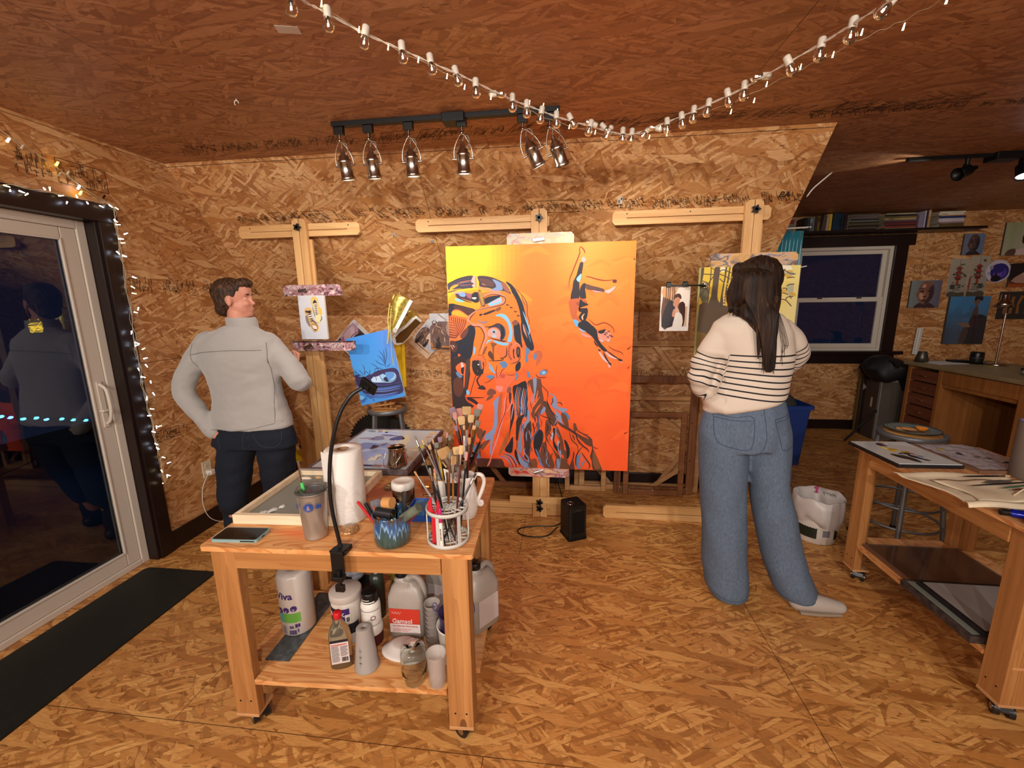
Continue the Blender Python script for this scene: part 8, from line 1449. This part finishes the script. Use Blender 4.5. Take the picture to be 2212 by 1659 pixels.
    P('#b8582c',[(112,770),(180,735),(300,735),(345,790),(240,850),(215,930),(250,1010),(180,1010),(140,920)]);P('#9a4a2a',[(200,780),(320,770),(330,800),(240,830)]);P('#161420',[(255,740),(300,780),(365,805),(300,830),(240,860),(345,850),(352,920),(330,1000),(270,1010),(240,960),(280,900),(240,890)]);P('#f0b088',[(275,960),(310,920),(312,930),(295,960),(300,1000),(285,995)]);P('#5cacdc',[(170,1000),(230,1010),(245,1060),(215,1090)]);P('#161420',[(250,1030),(330,1005),(400,1060),(470,1125),(490,1240),(560,1330),(610,1385),(560,1390),(500,1330),(430,1230),(380,1180),(240,1090)]);P('#8aa8c8',[(245,1100),(300,1130),(340,1150),(280,1150)]);P('#d88878',[(270,1160),(340,1180),(410,1215),(360,1225),(290,1200)])
    P('#161420',[(430,1250),(480,1310),(495,1335),(455,1310)]);P('#161420',[(490,1360),(530,1380),(500,1395)]);P('#e88a74',[(480,1170),(560,1130),(640,1150),(650,1230),(600,1260),(510,1240)]);P('#161420',[(485,1140),(545,1120),(580,1110),(560,1160),(510,1170)]);
    for a,b in ((590,1170),(620,1150),(640,1200),(610,1220),(575,1190),(660,1210)):S('#161420',.006,[(a-20,b),(a,b-14),(a+14,b+6)])
    P('#c8b0b0',[(510,1240),(560,1262),(540,1275),(505,1255)]);P('#c8b4b8',[(590,1260),(640,1235),(630,1270)]);S('#161420',.010,[(555,1400),(590,1470),(640,1550)]);S('#161420',.008,[(605,1385),(680,1440),(760,1490)]);S('#d0b8bc',.013,[(500,1390),(550,1470),(620,1540)]);S('#d0b8bc',.012,[(580,1395),(640,1450),(725,1485)]);P('#161420',[(620,1520),(660,1545),(650,1565),(630,1550)]);P('#e8a8a8',[(615,1545),(650,1570),(640,1600),(625,1590)]);P('#161420',[(740,1475),(790,1490),(795,1510),(750,1505)]);P('#e8a8a8',[(760,1510),(800,1520),(790,1535)])
o=sheet('canvas_painting','huge orange painting of a goggled face and falling diver on the middle easel','painting',1.226,1.527,.038,(-.779,2.818,.411),(0,0,0),orange_art)
# ================================================================ the two people
from mathutils.bvhtree import BVHTree
def fuse(mb,voxel,name,m,parent,smooth=6,disp=None,post=None):
    "union of overlapping volumes as one continuous skin"
    o=D.objects.new(name,mb.mesh(name,m));COL.objects.link(o)
    r=o.modifiers.new('r','REMESH');r.mode='VOXEL';r.voxel_size=voxel;r.use_smooth_shade=True
    s=o.modifiers.new('s','SMOOTH');s.factor=.6;s.iterations=smooth
    me=D.meshes.new_from_object(o.evaluated_get(bpy.context.evaluated_depsgraph_get()));o.modifiers.clear();o.data=me;me.name=name
    me.materials.clear();me.materials.append(m)
    if disp:
        n=[v.normal.copy() for v in me.vertices]
        for v,k in zip(me.vertices,n):v.co+=k*disp(v.co)
    for p in me.polygons:p.use_smooth=True
    if post:post(me)
    if parent:o.parent=parent;o.matrix_parent_inverse=Matrix.Translation(-Vector(parent.location))
    return o
def limb(mb,pts,rad,flat=1,k=5,n=18):
    P=smooth_pts(pts,k);R=[v.x for v in smooth_pts([(r,0,0) for r in rad],k)]
    mb.tube(P,R,n,flat=flat)
    for p,r in ((P[0],R[0]),(P[-1],R[-1])):mb.ellipsoid(p,(r,r,r),14,10)
def head(mb,c,f,up,s=1.0):
    "skull, jaw, nose, lips, brow, ears; f = facing"
    f=Vector(f).normalized();up=Vector(up);up=(up-f*up.dot(f)).normalized();r=f.cross(up);M3=Matrix((r,f,up)).transposed()
    def E(x,y,z,a,b,d):mb.ellipsoid(Vector(c)+M3@Vector((x*s,y*s,z*s)),(a*s,b*s,d*s),24,14,M3)
    E(0,-.012,.035,.075,.095,.088);E(0,.02,-.03,.06,.068,.075);E(0,.048,-.078,.034,.036,.028);E(0,.082,-.014,.011,.020,.013);E(0,.097,-.020,.010,.011,.008);E(0,.080,.008,.009,.014,.026)
    E(0,.076,.040,.05,.016,.012);E(0,.078,-.048,.022,.014,.007);E(0,.077,-.059,.02,.014,.007);E(.03,.06,-.02,.026,.026,.024);E(-.03,.06,-.02,.026,.026,.024);E(0,.06,.06,.05,.03,.04)
    for q in (-1,1):E(q*.076,-.006,.0,.010,.018,.032);E(q*.078,-.004,-.022,.009,.012,.012)
    return M3
def hand(mb,wrist,d,n,s=1,curl=.6,thumb=1):
    "palm and five fingers: d = direction, n = back-of-hand normal"
    d=Vector(d).normalized();n=Vector(n);n=(n-d*n.dot(d)).normalized();t=d.cross(n)*thumb;w=Vector(wrist)
    mb.box(w+d*.045*s,(.078*s,.085*s,.024*s),rot=Matrix((t,d,n)).transposed());mb.ellipsoid(w+d*.008*s,(.03*s,.03*s,.024*s),14,8)
    for i,(o,L) in enumerate(((-.030,.066),(-.010,.074),(.011,.070),(.030,.056))):
        p=w+d*.082*s+t*(-o)*s;a=0;pts=[p-d*.02*s,p]
        for k,q in enumerate((.45,.32,.23)):a+=curl*(1.0+.12*i);dd=d*math.cos(a)-n*math.sin(a);p=p+dd*L*q*s;pts.append(p)
        mb.tube(smooth_pts(pts,3),.0088*s,10);mb.ellipsoid(pts[-1],(.0088*s,)*3,10,8)
    p=w+d*.02*s+t*.03*s;pts=[p,p+(d*.5+t*.8-n*.2).normalized()*.035*s,p+(d*.9+t*.75-n*.35).normalized()*.062*s,p+(d*1.1+t*.5-n*.5).normalized()*.085*s];mb.tube(smooth_pts(pts,3),[.0115*s]*3+[.0105*s]*3+[.0095*s]*4,10);mb.ellipsoid(pts[-1],(.0095*s,)*3,10,8)
SKIN=mat('skin','#c98a72',.5,noise_amt=.06,nscale=30)
def folds(amp,fs,cz):
    def f(p):
        q=Vector((p.x*fs,p.y*fs,p.z*fs*cz));return amp*(noise.noise(q)+.5*abs(noise.noise(q*2.1))-.2)
    return f
def seam(o,pts,r,name,m,parent,push=.002,d=(0,1,0)):
    "stitched line laid on a garment surface, projected from behind"
    bm=BVHTree.FromPolygons([v.co for v in o.data.vertices],[p.vertices[:] for p in o.data.polygons]);out=[]
    for p in smooth_pts(pts,6):
        h=bm.ray_cast(Vector(p)-Vector(d)*.6,Vector(d))
        if h[0]:out.append(h[0]+h[1]*push)
    if len(out)<2:return None
    q=MB().tube(out,r,6).build(name,m,parent);q.matrix_parent_inverse=Matrix.Translation(-Vector(parent.location));return q
def PX(a,b,y):return at(a,b,y=y)
# ---------- person with short hair, seen from behind, head turned right
Y=2.32;m1=thing('person','short-haired person in pale grey fleece jacket and dark jeans, hand in back pocket','person',(PX(550,900,Y).x,Y,0))
hc=PX(508,650,Y+.02);fz=(1,.35,.03);sL,sR=PX(440,742,Y),PX(586,742,Y+.03);eL,wL=PX(397,846,Y-.03),PX(464,938,Y-.07);eR,wR=PX(648,826,Y+.02),PX(640,792,Y+.2)
hipL,hipR=PX(517,945,Y),PX(596,945,Y+.02);kL,kR=PX(505,1085,Y+.0),PX(612,1085,Y+.10);aL=Vector((kL.x-.02,Y+.03,.09));aR=Vector((kR.x+.06,Y+.17,.09))
neck=PX(515,706,Y-.0);chest=(sL+sR)/2-Vector((0,0,.12));pel=(hipL+hipR)/2
mb=MB();head(mb,hc,fz,(0,0,1),1.02);limb(mb,[hc+Vector((-.0,-.0,-.05)),neck,(sL+sR)/2],[.052,.054,.07]);limb(mb,[(sL+sR)/2-Vector((0,0,.02)),chest,pel+Vector((0,0,.17)),pel+Vector((0,0,.05))],[.085,.105,.095,.10]);limb(mb,[sL,eL,wL],[.05,.038,.027]);limb(mb,[sR,eR,wR],[.05,.038,.027])
for h_,k_,a_ in ((hipL,kL,aL),(hipR,kR,aR)):limb(mb,[h_,k_,a_],[.085,.055,.038]);limb(mb,[a_-Vector((0,.04,.05)),a_+Vector((0,.06,-.055)),a_+Vector((0,.15,-.07))],[.034,.034,.024])
hand(mb,wL,(.55,.05,-.45),(-.3,-.9,-.2),1,.45,-1);hand(mb,wR,(.05,.3,1),(.6,.5,.1),1,1.15,-1)
fuse(mb,.0065,'body',SKIN,m1,4)
FL=mat('grey_fleece','#a5a29d',.95,sheen=.4,bump=.25,nscale=160)
def jacket_disp(p):return .006*noise.noise(Vector((p.x*7+p.z*5,p.y*7,p.z*16-p.x*9)))+.0025*noise.noise(Vector((p.x*20,p.y*20,p.z*34)))
mb=MB();Z3=lambda a:Matrix.Rotation(a,3,'Z')
def sec(xl,xr,py,ry,dy=0):
    a,b=PX(xl,py,Y+dy),PX(xr,py,Y+dy);c=(a+b)/2;return (c,(b.x-a.x)/2,ry)
mb.loft([sec(484,545,704,.065),sec(462,566,714,.08),sec(440,588,728,.10),sec(430,596,745,.115),sec(434,600,775,.125),sec(446,602,805,.122),sec(460,605,838,.115),sec(464,615,868,.12),sec(464,626,900,.135),sec(470,630,919,.14)],n=40)
limb(mb,[sL+Vector((.03,0,.0)),(sL+eL)/2+Vector((-.015,0,0)),eL,(eL+wL)/2,wL+(eL-wL)*.06],[.075,.066,.062,.054,.044]);limb(mb,[sR+Vector((-.03,0,.0)),(sR+eR)/2,eR,(eR+wR)/2,wR+(eR-wR)*.1],[.075,.066,.062,.052,.042])
jk=fuse(mb,.009,'fleece_jacket',FL,m1,5,jacket_disp)
mb=MB();cc=PX(524,700,Y+.02);mb.loft([(cc+Vector((0,0,-.035)),.088,.078),(cc+Vector((.0,0,.0)),.088,.078),(cc+Vector((-.004,-.006,.040)),.084,.078),(cc+Vector((-.004,-.006,.043)),.072,.066),(cc+Vector((0,0,-.03)),.072,.064)],n=40,caps=False);q=mb.build('collar',FL,m1,subsurf=1);q.matrix_parent_inverse=Matrix.Translation(-Vector(m1.location))
SEAMM=mat('seam_grey','#77746f',.9)
seam(jk,[PX(432,764,Y),PX(470,757,Y),PX(530,753,Y),PX(582,754,Y)],.0022,'yoke_seam',SEAMM,m1,.0);seam(jk,[PX(590,762,Y),PX(596,800,Y),PX(603,850,Y),PX(612,905,Y)],.002,'side_seam',SEAMM,m1,.0);seam(jk,[PX(473,919,Y),PX(550,917,Y),PX(622,905,Y)],.002,'hem_seam',SEAMM,m1,.0)
seam(jk,[PX(586,738,Y),PX(590,760,Y),PX(592,782,Y)],.002,'armhole_seam',SEAMM,m1,0);seam(jk,[PX(436,740,Y),PX(434,765,Y),PX(442,790,Y)],.002,'armhole_seam',SEAMM,m1,0)
DJ=mat('dark_denim','#0e1724',.85,noise_amt=.35,nscale=220,bump=.2);mb=MB()
mb.loft([sec(474,626,912,.10),sec(466,634,935,.13),sec(463,640,960,.135,.01)],n=36);limb(mb,[hipL+Vector((0,0,-.0)),PX(508,1000,Y),kL,Vector((aL.x,aL.y,.32)),aL],[.112,.108,.088,.078,.08]);limb(mb,[hipR,PX(600,1000,Y+.03),kR,Vector((aR.x,aR.y-.02,.32)),aR],[.112,.108,.088,.078,.08])
je=fuse(mb,.010,'jeans',DJ,m1,4,folds(.007,9,1.6));DST=mat('denim_stitch','#2b3a50',.8)
seam(je,[PX(556,918,Y),PX(556,945,Y),PX(556,962,Y)],.0015,'centre_seam',DST,m1,.0)
for pts in ([(574,926),(590,950),(612,956),(622,945),(620,922)],[(498,935),(503,958),(486,962)]):seam(je,[PX(a,b,Y) for a,b in pts],.0015,'pocket_stitching',DST,m1,.0)
SHD=mat('dark_shoe','#1a1a1c',.5)
for a_ in (aL,aR):mb=MB();limb(mb,[a_+Vector((0,-.05,-.045)),a_+Vector((0,.06,-.045)),a_+Vector((0,.17,-.055))],[.046,.048,.036]);mb.v=[(x,y,max(z,.002)) for x,y,z in mb.v];fuse(mb,.008,'shoe',SHD,m1,3)
HB=None
def hairmat(name,stops,sc):
    m,k=newmat(name,.62);k.b.inputs['Specular IOR Level'].default_value=.3;tc=k.n('TexCoord');n=k.n('TexNoise');n.inputs['Scale'].default_value=1;n.inputs['Detail'].default_value=4;k.l(k.mapping(tc.outputs['Object'],sc=sc),n.inputs['Vector']);k.l(k.ramp(n.outputs[0],stops),k.b.inputs['Base Color'])
    b=k.n('Bump');b.inputs['Strength'].default_value=.5;b.inputs['Distance'].default_value=.004;k.l(n.outputs[0],b.inputs['Height']);k.l(b.outputs[0],k.b.inputs['Normal']);return m
HM1=hairmat('short_brown_hair',[(.35,'#1f130b'),(.5,'#382315'),(.64,'#5c3d26')],(130,130,30))
F=Vector(fz).normalized();U=Vector((0,0,1));Rr=F.cross(U);M3=Matrix((Rr,F,U)).transposed();mb=MB()
def He(x,y,z,a,b,d):mb.ellipsoid(hc+M3@Vector((x,y,z)),(a,b,d),26,16,M3)
He(0,-.026,.050,.085,.098,.088);He(0,-.046,.008,.076,.066,.078);He(0,-.062,-.045,.060,.048,.045);He(0,.055,.098,.055,.050,.034)
def hd1(p):return .003*noise.noise(Vector((p.x*60,p.y*60,p.z*25)))+.0015*noise.noise(Vector((p.x*22,p.y*22,p.z*14)))
fuse(mb,.006,'hair',HM1,m1,3,hd1)
for q in (-1,1):
    e=MB().ellipsoid(hc+M3@Vector((q*.030,.0625,.012)),(.012,.010,.007),12,8,M3).build('eye',mat('eye_white','#d8d0c8',.2),m1);e.matrix_parent_inverse=Matrix.Translation(-Vector(m1.location));e=MB().ellipsoid(hc+M3@Vector((q*.032,.083,.034)),(.018,.006,.004),12,8,M3).build('eyebrow',HM1,m1);e.matrix_parent_inverse=Matrix.Translation(-Vector(m1.location))
# ---------- woman with long dark hair in striped sweater and wide jeans
Y=2.14;m2=thing('person','long-haired person in striped cream sweater and wide blue jeans, seen from behind','person',(PX(1620,950,Y).x,Y,0));inv=Matrix.Translation(-Vector(m2.location))
hc=PX(1634,616,Y+.02);sL,sR=PX(1548,728,Y),PX(1700,718,Y+.02);eL,wL=PX(1514,826,Y+.02),PX(1545,846,Y+.22);eR,wR=PX(1716,772,Y+.12),PX(1660,815,Y+.24)
hipL,hipR=PX(1560,920,Y),PX(1655,920,Y+.01);hmL,hmR=PX(1570,1262,Y+.01),PX(1722,1262,Y-.03);mb=MB()
head(mb,hc,(-.28,1,-.05),(0,0,1),1.0);limb(mb,[hc+Vector((0,0,-.04)),PX(1630,668,Y),(sL+sR)/2],[.05,.05,.06]);limb(mb,[(sL+sR)/2-Vector((0,0,.03)),PX(1625,780,Y+.02),PX(1615,850,Y+.02),(hipL+hipR)/2],[.06,.09,.085,.10]);limb(mb,[sL,eL,wL],[.038,.034,.026]);limb(mb,[sR,eR,wR],[.038,.034,.026])
for h_,a_,s_ in ((hipL,hmL,0),(hipR,hmR,1)):limb(mb,[h_,(h_+a_)/2,Vector((a_.x+.02*s_,a_.y,.09))],[.07,.05,.036]);dd=Vector((.12,.02,0)) if s_ else Vector((-.02,.13,0));limb(mb,[Vector((a_.x,a_.y,.05))-dd*.3,Vector((a_.x,a_.y,.035))+dd*.6],[.03,.022])
hand(mb,wL,(.9,.3,0),(0,1,.2),.92,.5,1);hand(mb,wR,(-.9,.2,.1),(0,1,.2),.92,.5,-1);fuse(mb,.0065,'body',SKIN,m2,4)
# sweater with stripes
def sweater_mat():
    m,k=newmat('striped_knit',.9);a=k.n('Attribute',attribute_name='stripe');v=a.outputs['Fac'];fr=k.math('FRACT',v);on=k.math('MULTIPLY',k.math('LESS_THAN',fr,.24),k.math('MULTIPLY',k.math('GREATER_THAN',v,0.0),k.math('LESS_THAN',v,7.3)))
    k.l(k.mix(on,'#cdbfae','#15151c'),k.b.inputs['Base Color']);tc=k.n('TexCoord');n=k.n('TexNoise');n.inputs['Scale'].default_value=240;k.l(tc.outputs['Object'],n.inputs['Vector']);b=k.n('Bump');b.inputs['Strength'].default_value=.25;b.inputs['Distance'].default_value=.002;k.l(n.outputs[0],b.inputs['Height']);k.l(b.outputs[0],k.b.inputs['Normal']);return m
zt=PX(1650,767,Y-.1).z;SP=.0285
def sec(xl,xr,py,ry,dy=0,tilt=0):
    a,b=PX(xl,py+tilt,Y+dy),PX(xr,py-tilt,Y+dy);c=(a+b)/2;return (c,(b-a).length/2,ry,Matrix.Rotation(math.atan2(-(b.z-a.z),b.x-a.x),3,'Y'))
def stripes(me):
    at_=me.attributes.new('stripe','FLOAT','POINT');vals=[]
    def seg(p,a,b):t=max(0,min(1,(p-a).dot(b-a)/(b-a).length_squared));return (p-(a+(b-a)*t)).length,t
    armsL=[(sL,eL),(eL,wL)];armsR=[(sR,eR),(eR,wR)]
    for v in me.vertices:
        p=v.co;s=(zt-p.z)/SP+.45*math.sin(p.x*9+1.5)*min(1,max(0,(zt-p.z)*8));best=None;xc=(p.x-PX(1630,780,Y).x)
        if xc<-.125 or (xc<-.09 and p.y>Y+.03) or xc>.19:
            for A in (armsL if xc<0 else armsR):
                d,t=seg(p,*A)
                if best is None or d<best[0]:L=(A[1]-A[0]).length;best=(d,t*L+(0 if A[0] in (sL,sR) else (A[0]-(sL if xc<0 else sR)).length))
            if best and best[0]<.095:s=(best[1]-.085)/SP*1.05+.5*noise.noise(p*14)
        vals.append(s)
    at_.data.foreach_set('value',vals)
mb=MB();mb.loft([sec(1585,1672,672,.07),sec(1562,1690,682,.095),sec(1545,1702,697,.11),sec(1537,1712,715,.12),sec(1540,1714,740,.125),sec(1550,1715,770,.128),sec(1548,1710,800,.126),sec(1538,1705,828,.13),sec(1524,1702,852,.14,0,8),sec(1517,1698,868,.145,0,15),sec(1522,1692,874,.13,0,16)],n=44)
limb(mb,[sL+Vector((.03,0,0)),(sL+eL)/2+Vector((-.012,0,0)),eL,wL+(eL-wL)*.15],[.068,.06,.058,.05]);limb(mb,[sR+Vector((-.03,0,0)),(sR+eR)/2+Vector((.012,0,0)),eR,wR+(eR-wR)*.15],[.068,.062,.060,.05])
def swd(p):return .008*noise.noise(Vector((p.x*6-p.z*4,p.y*7,p.z*13+p.x*5)))+(.006*math.sin(p.z*75+p.x*30) if p.x<sL.x+.03 and p.z<1.33 else 0)
sw=fuse(mb,.008,'striped_sweater',sweater_mat(),m2,5,swd,stripes)
q=MB().tube([hc+Vector((.105*math.cos(a)-.005,.085*math.sin(a),-.150-.018*math.sin(a)+.008)) for a in [2*PI*i/40 for i in range(40)]],.009,8,closed=True).build('neckband',mat('cream_knit','#cdbfae',.9),m2);q.matrix_parent_inverse=inv
LJ=mat('blue_denim','#556476',.85,noise_amt=.22,nscale=200,bump=.2,stretch=(1,1,.3));mb=MB()
mb.loft([sec(1528,1694,862,.11),sec(1518,1702,890,.13),sec(1510,1707,930,.14),sec(1510,1706,962,.135)],n=40)
def legs(rows):
    L=[]
    for xl,xr,py,ry,y in rows:a,b=PX(xl,py,y),PX(xr,py,y);L.append(((a+b)/2,(b-a).length/2,ry))
    mb.loft(L,n=36)
legs([(1511,1612,935,.12,Y),(1509,1613,985,.118,Y),(1512,1612,1040,.112,Y),(1515,1612,1090,.108,Y),(1516,1612,1150,.108,Y),(1517,1613,1215,.11,Y),(1522,1615,1262,.112,Y-.005),(1534,1614,1281,.10,Y-.01)])
legs([(1606,1706,935,.12,Y),(1614,1704,985,.115,Y),(1620,1700,1040,.108,Y),(1626,1714,1100,.106,Y-.005),(1637,1728,1165,.106,Y-.01),(1652,1744,1225,.108,Y-.02),(1670,1762,1268,.11,Y-.03),(1680,1758,1283,.10,Y-.035)])
je=fuse(mb,.009,'wide_jeans',LJ,m2,4,lambda p:.007*noise.noise(Vector((p.x*9+p.z*2,p.y*6,p.z*4.5)))+.004*noise.noise(Vector((p.x*20,p.y*14,p.z*9))));LST=mat('light_stitch','#33445c',.8)
for pts in ([(1532,886),(1531,930),(1545,946),(1588,953),(1600,940),(1604,889),(1568,889),(1532,886)],[(1533,892),(1568,895),(1603,895)],[(1648,893),(1662,945),(1670,957),(1702,952),(1706,945)],[(1648,893),(1680,890),(1703,886)],[(1650,899),(1680,896),(1703,892)],[(1626,872),(1629,910),(1627,940),(1612,966)],[(1524,1252),(1550,1266),(1590,1271),(1614,1262)],[(1671,1262),(1700,1270),(1735,1268),(1760,1256)]):seam(je,[PX(a,b,Y) for a,b in pts],.0016,'stitching',LST,m2,.0003)
q=MB().loft([sec(1690,1696,852,.05),sec(1689,1697,860,.05)],n=12).build('belt',BLACKP,m2);q.matrix_parent_inverse=inv
KN=mat('cream_shoe','#a39a90',.8,bump=.4,nscale=60,stretch=(1,4,1));SO=mat('shoe_sole','#8a7a68',.7)
for h_,pts,rr in ((hmL,[PX(1596,1262,Y-.02),PX(1590,1262,Y+.06),PX(1575,1262,Y+.16)],[.038,.04,.034]),(hmR,[Vector((1.20,2.06,.05)),Vector((1.29,2.055,.04)),Vector((1.395,2.05,.028))],[.044,.043,.03])):
    mb=MB();limb(mb,[Vector((p.x,p.y,r+.004)) for p,r in zip(pts,rr)],rr);mb.v=[(x,y,max(z,.008)) for x,y,z in mb.v];fuse(mb,.007,'shoe',KN,m2,3)
    mb=MB();mb.tube([Vector((p.x,p.y,.008)) for p in smooth_pts(pts,5)],[v.x*1.08 for v in smooth_pts([(r,0,0) for r in rr],5)],16,flat=1);mb.v=[(x,y,min(.014,max(.001,z))) for x,y,z in mb.v];q=mb.build('sole',SO,m2);q.matrix_parent_inverse=inv
HM2=hairmat('long_dark_hair',[(.38,'#140b06'),(.52,'#26160c'),(.64,'#33200f'),(.8,'#6a4c2a')],(90,60,3));mb=MB()
mb.ellipsoid(hc+Vector((0,-.018,.030)),(.098,.108,.104),30,20);rows=[(1588,1681,600,.095,-.02),(1586,1684,630,.09,-.03),(1584,1682,655,.085,-.04),(1590,1680,680,.065,-.07),(1620,1680,700,.045,-.115),(1643,1678,730,.03,-.135),(1646,1676,770,.024,-.14),(1650,1674,796,.014,-.14),(1656,1668,805,.006,-.14)]
mb.loft([((PX(a,c,Y+e)+PX(b,c,Y+e))/2,(PX(b,c,Y+e)-PX(a,c,Y+e)).length/2,r) for a,b,c,r,e in rows],n=36);limb(mb,[PX(1600,600,Y),PX(1588,640,Y-.02),PX(1578,672,Y-.05)],[.035,.034,.010]);limb(mb,[PX(1596,580,Y+.05),PX(1588,605,Y+.09)],[.03,.012])
fuse(mb,.007,'hair',HM2,m2,3,lambda p:.005*noise.noise(Vector((p.x*55,p.y*30,p.z*4)))+.004*noise.noise(Vector((p.x*120,p.y*60,p.z*6))))
rd=random.Random(3);mb=MB()
for i in range(60):
    t=i/59;x0=1592+84*t;xm=1584+98*t;x1=(1572+30*t*4 if t<.25 else 1646+28*((t-.25)/.75));y1=678+rd.uniform(-4,5) if t<.25 else 790+rd.uniform(-30,20)
    P=[PX(1636+(x0-1636)*.6,574+10*abs(t-.5),Y+.0),PX(x0,590,Y-.08-.05*math.sin(PI*t)),PX(xm,640,Y-.09-.05*math.sin(PI*t)),PX(xm+(x1-xm)*.55,682,Y-.155),PX(x1,(682+y1)/2,Y-.165),PX(x1+rd.uniform(-3,3),y1,Y-.16)]
    if t<.25:P=P[:3]+[PX(x1+4,664,Y-.08),PX(x1,y1,Y-.10)]
    P=smooth_pts(P,5);mb.tube(P,[.0064*min(1,.3+j/6)*(1-.85*(j/(len(P)-1))**3) for j in range(len(P))],8,flat=.55)
for i in range(5):P=smooth_pts([PX(1632+i,660,Y-.13),PX(1634+i*2,700,Y-.15),PX(1636+i*1.5,740,Y-.15),PX(1638+i*2,775-8*i,Y-.148)],5);mb.tube(P,[.003]*len(P),5)
for i in range(6):P=smooth_pts([PX(1672,650,Y-.1),PX(1682+i*2,700,Y-.13),PX(1688+i*3,745,Y-.13),PX(1690+i*2-6*(i % 2),790-i*9,Y-.128)],5);mb.tube(P,[.0011]*len(P),4)
q=mb.build('hair_strands',HM2,m2,kind='stuff');q.matrix_parent_inverse=inv
bpy.context.view_layer.update()
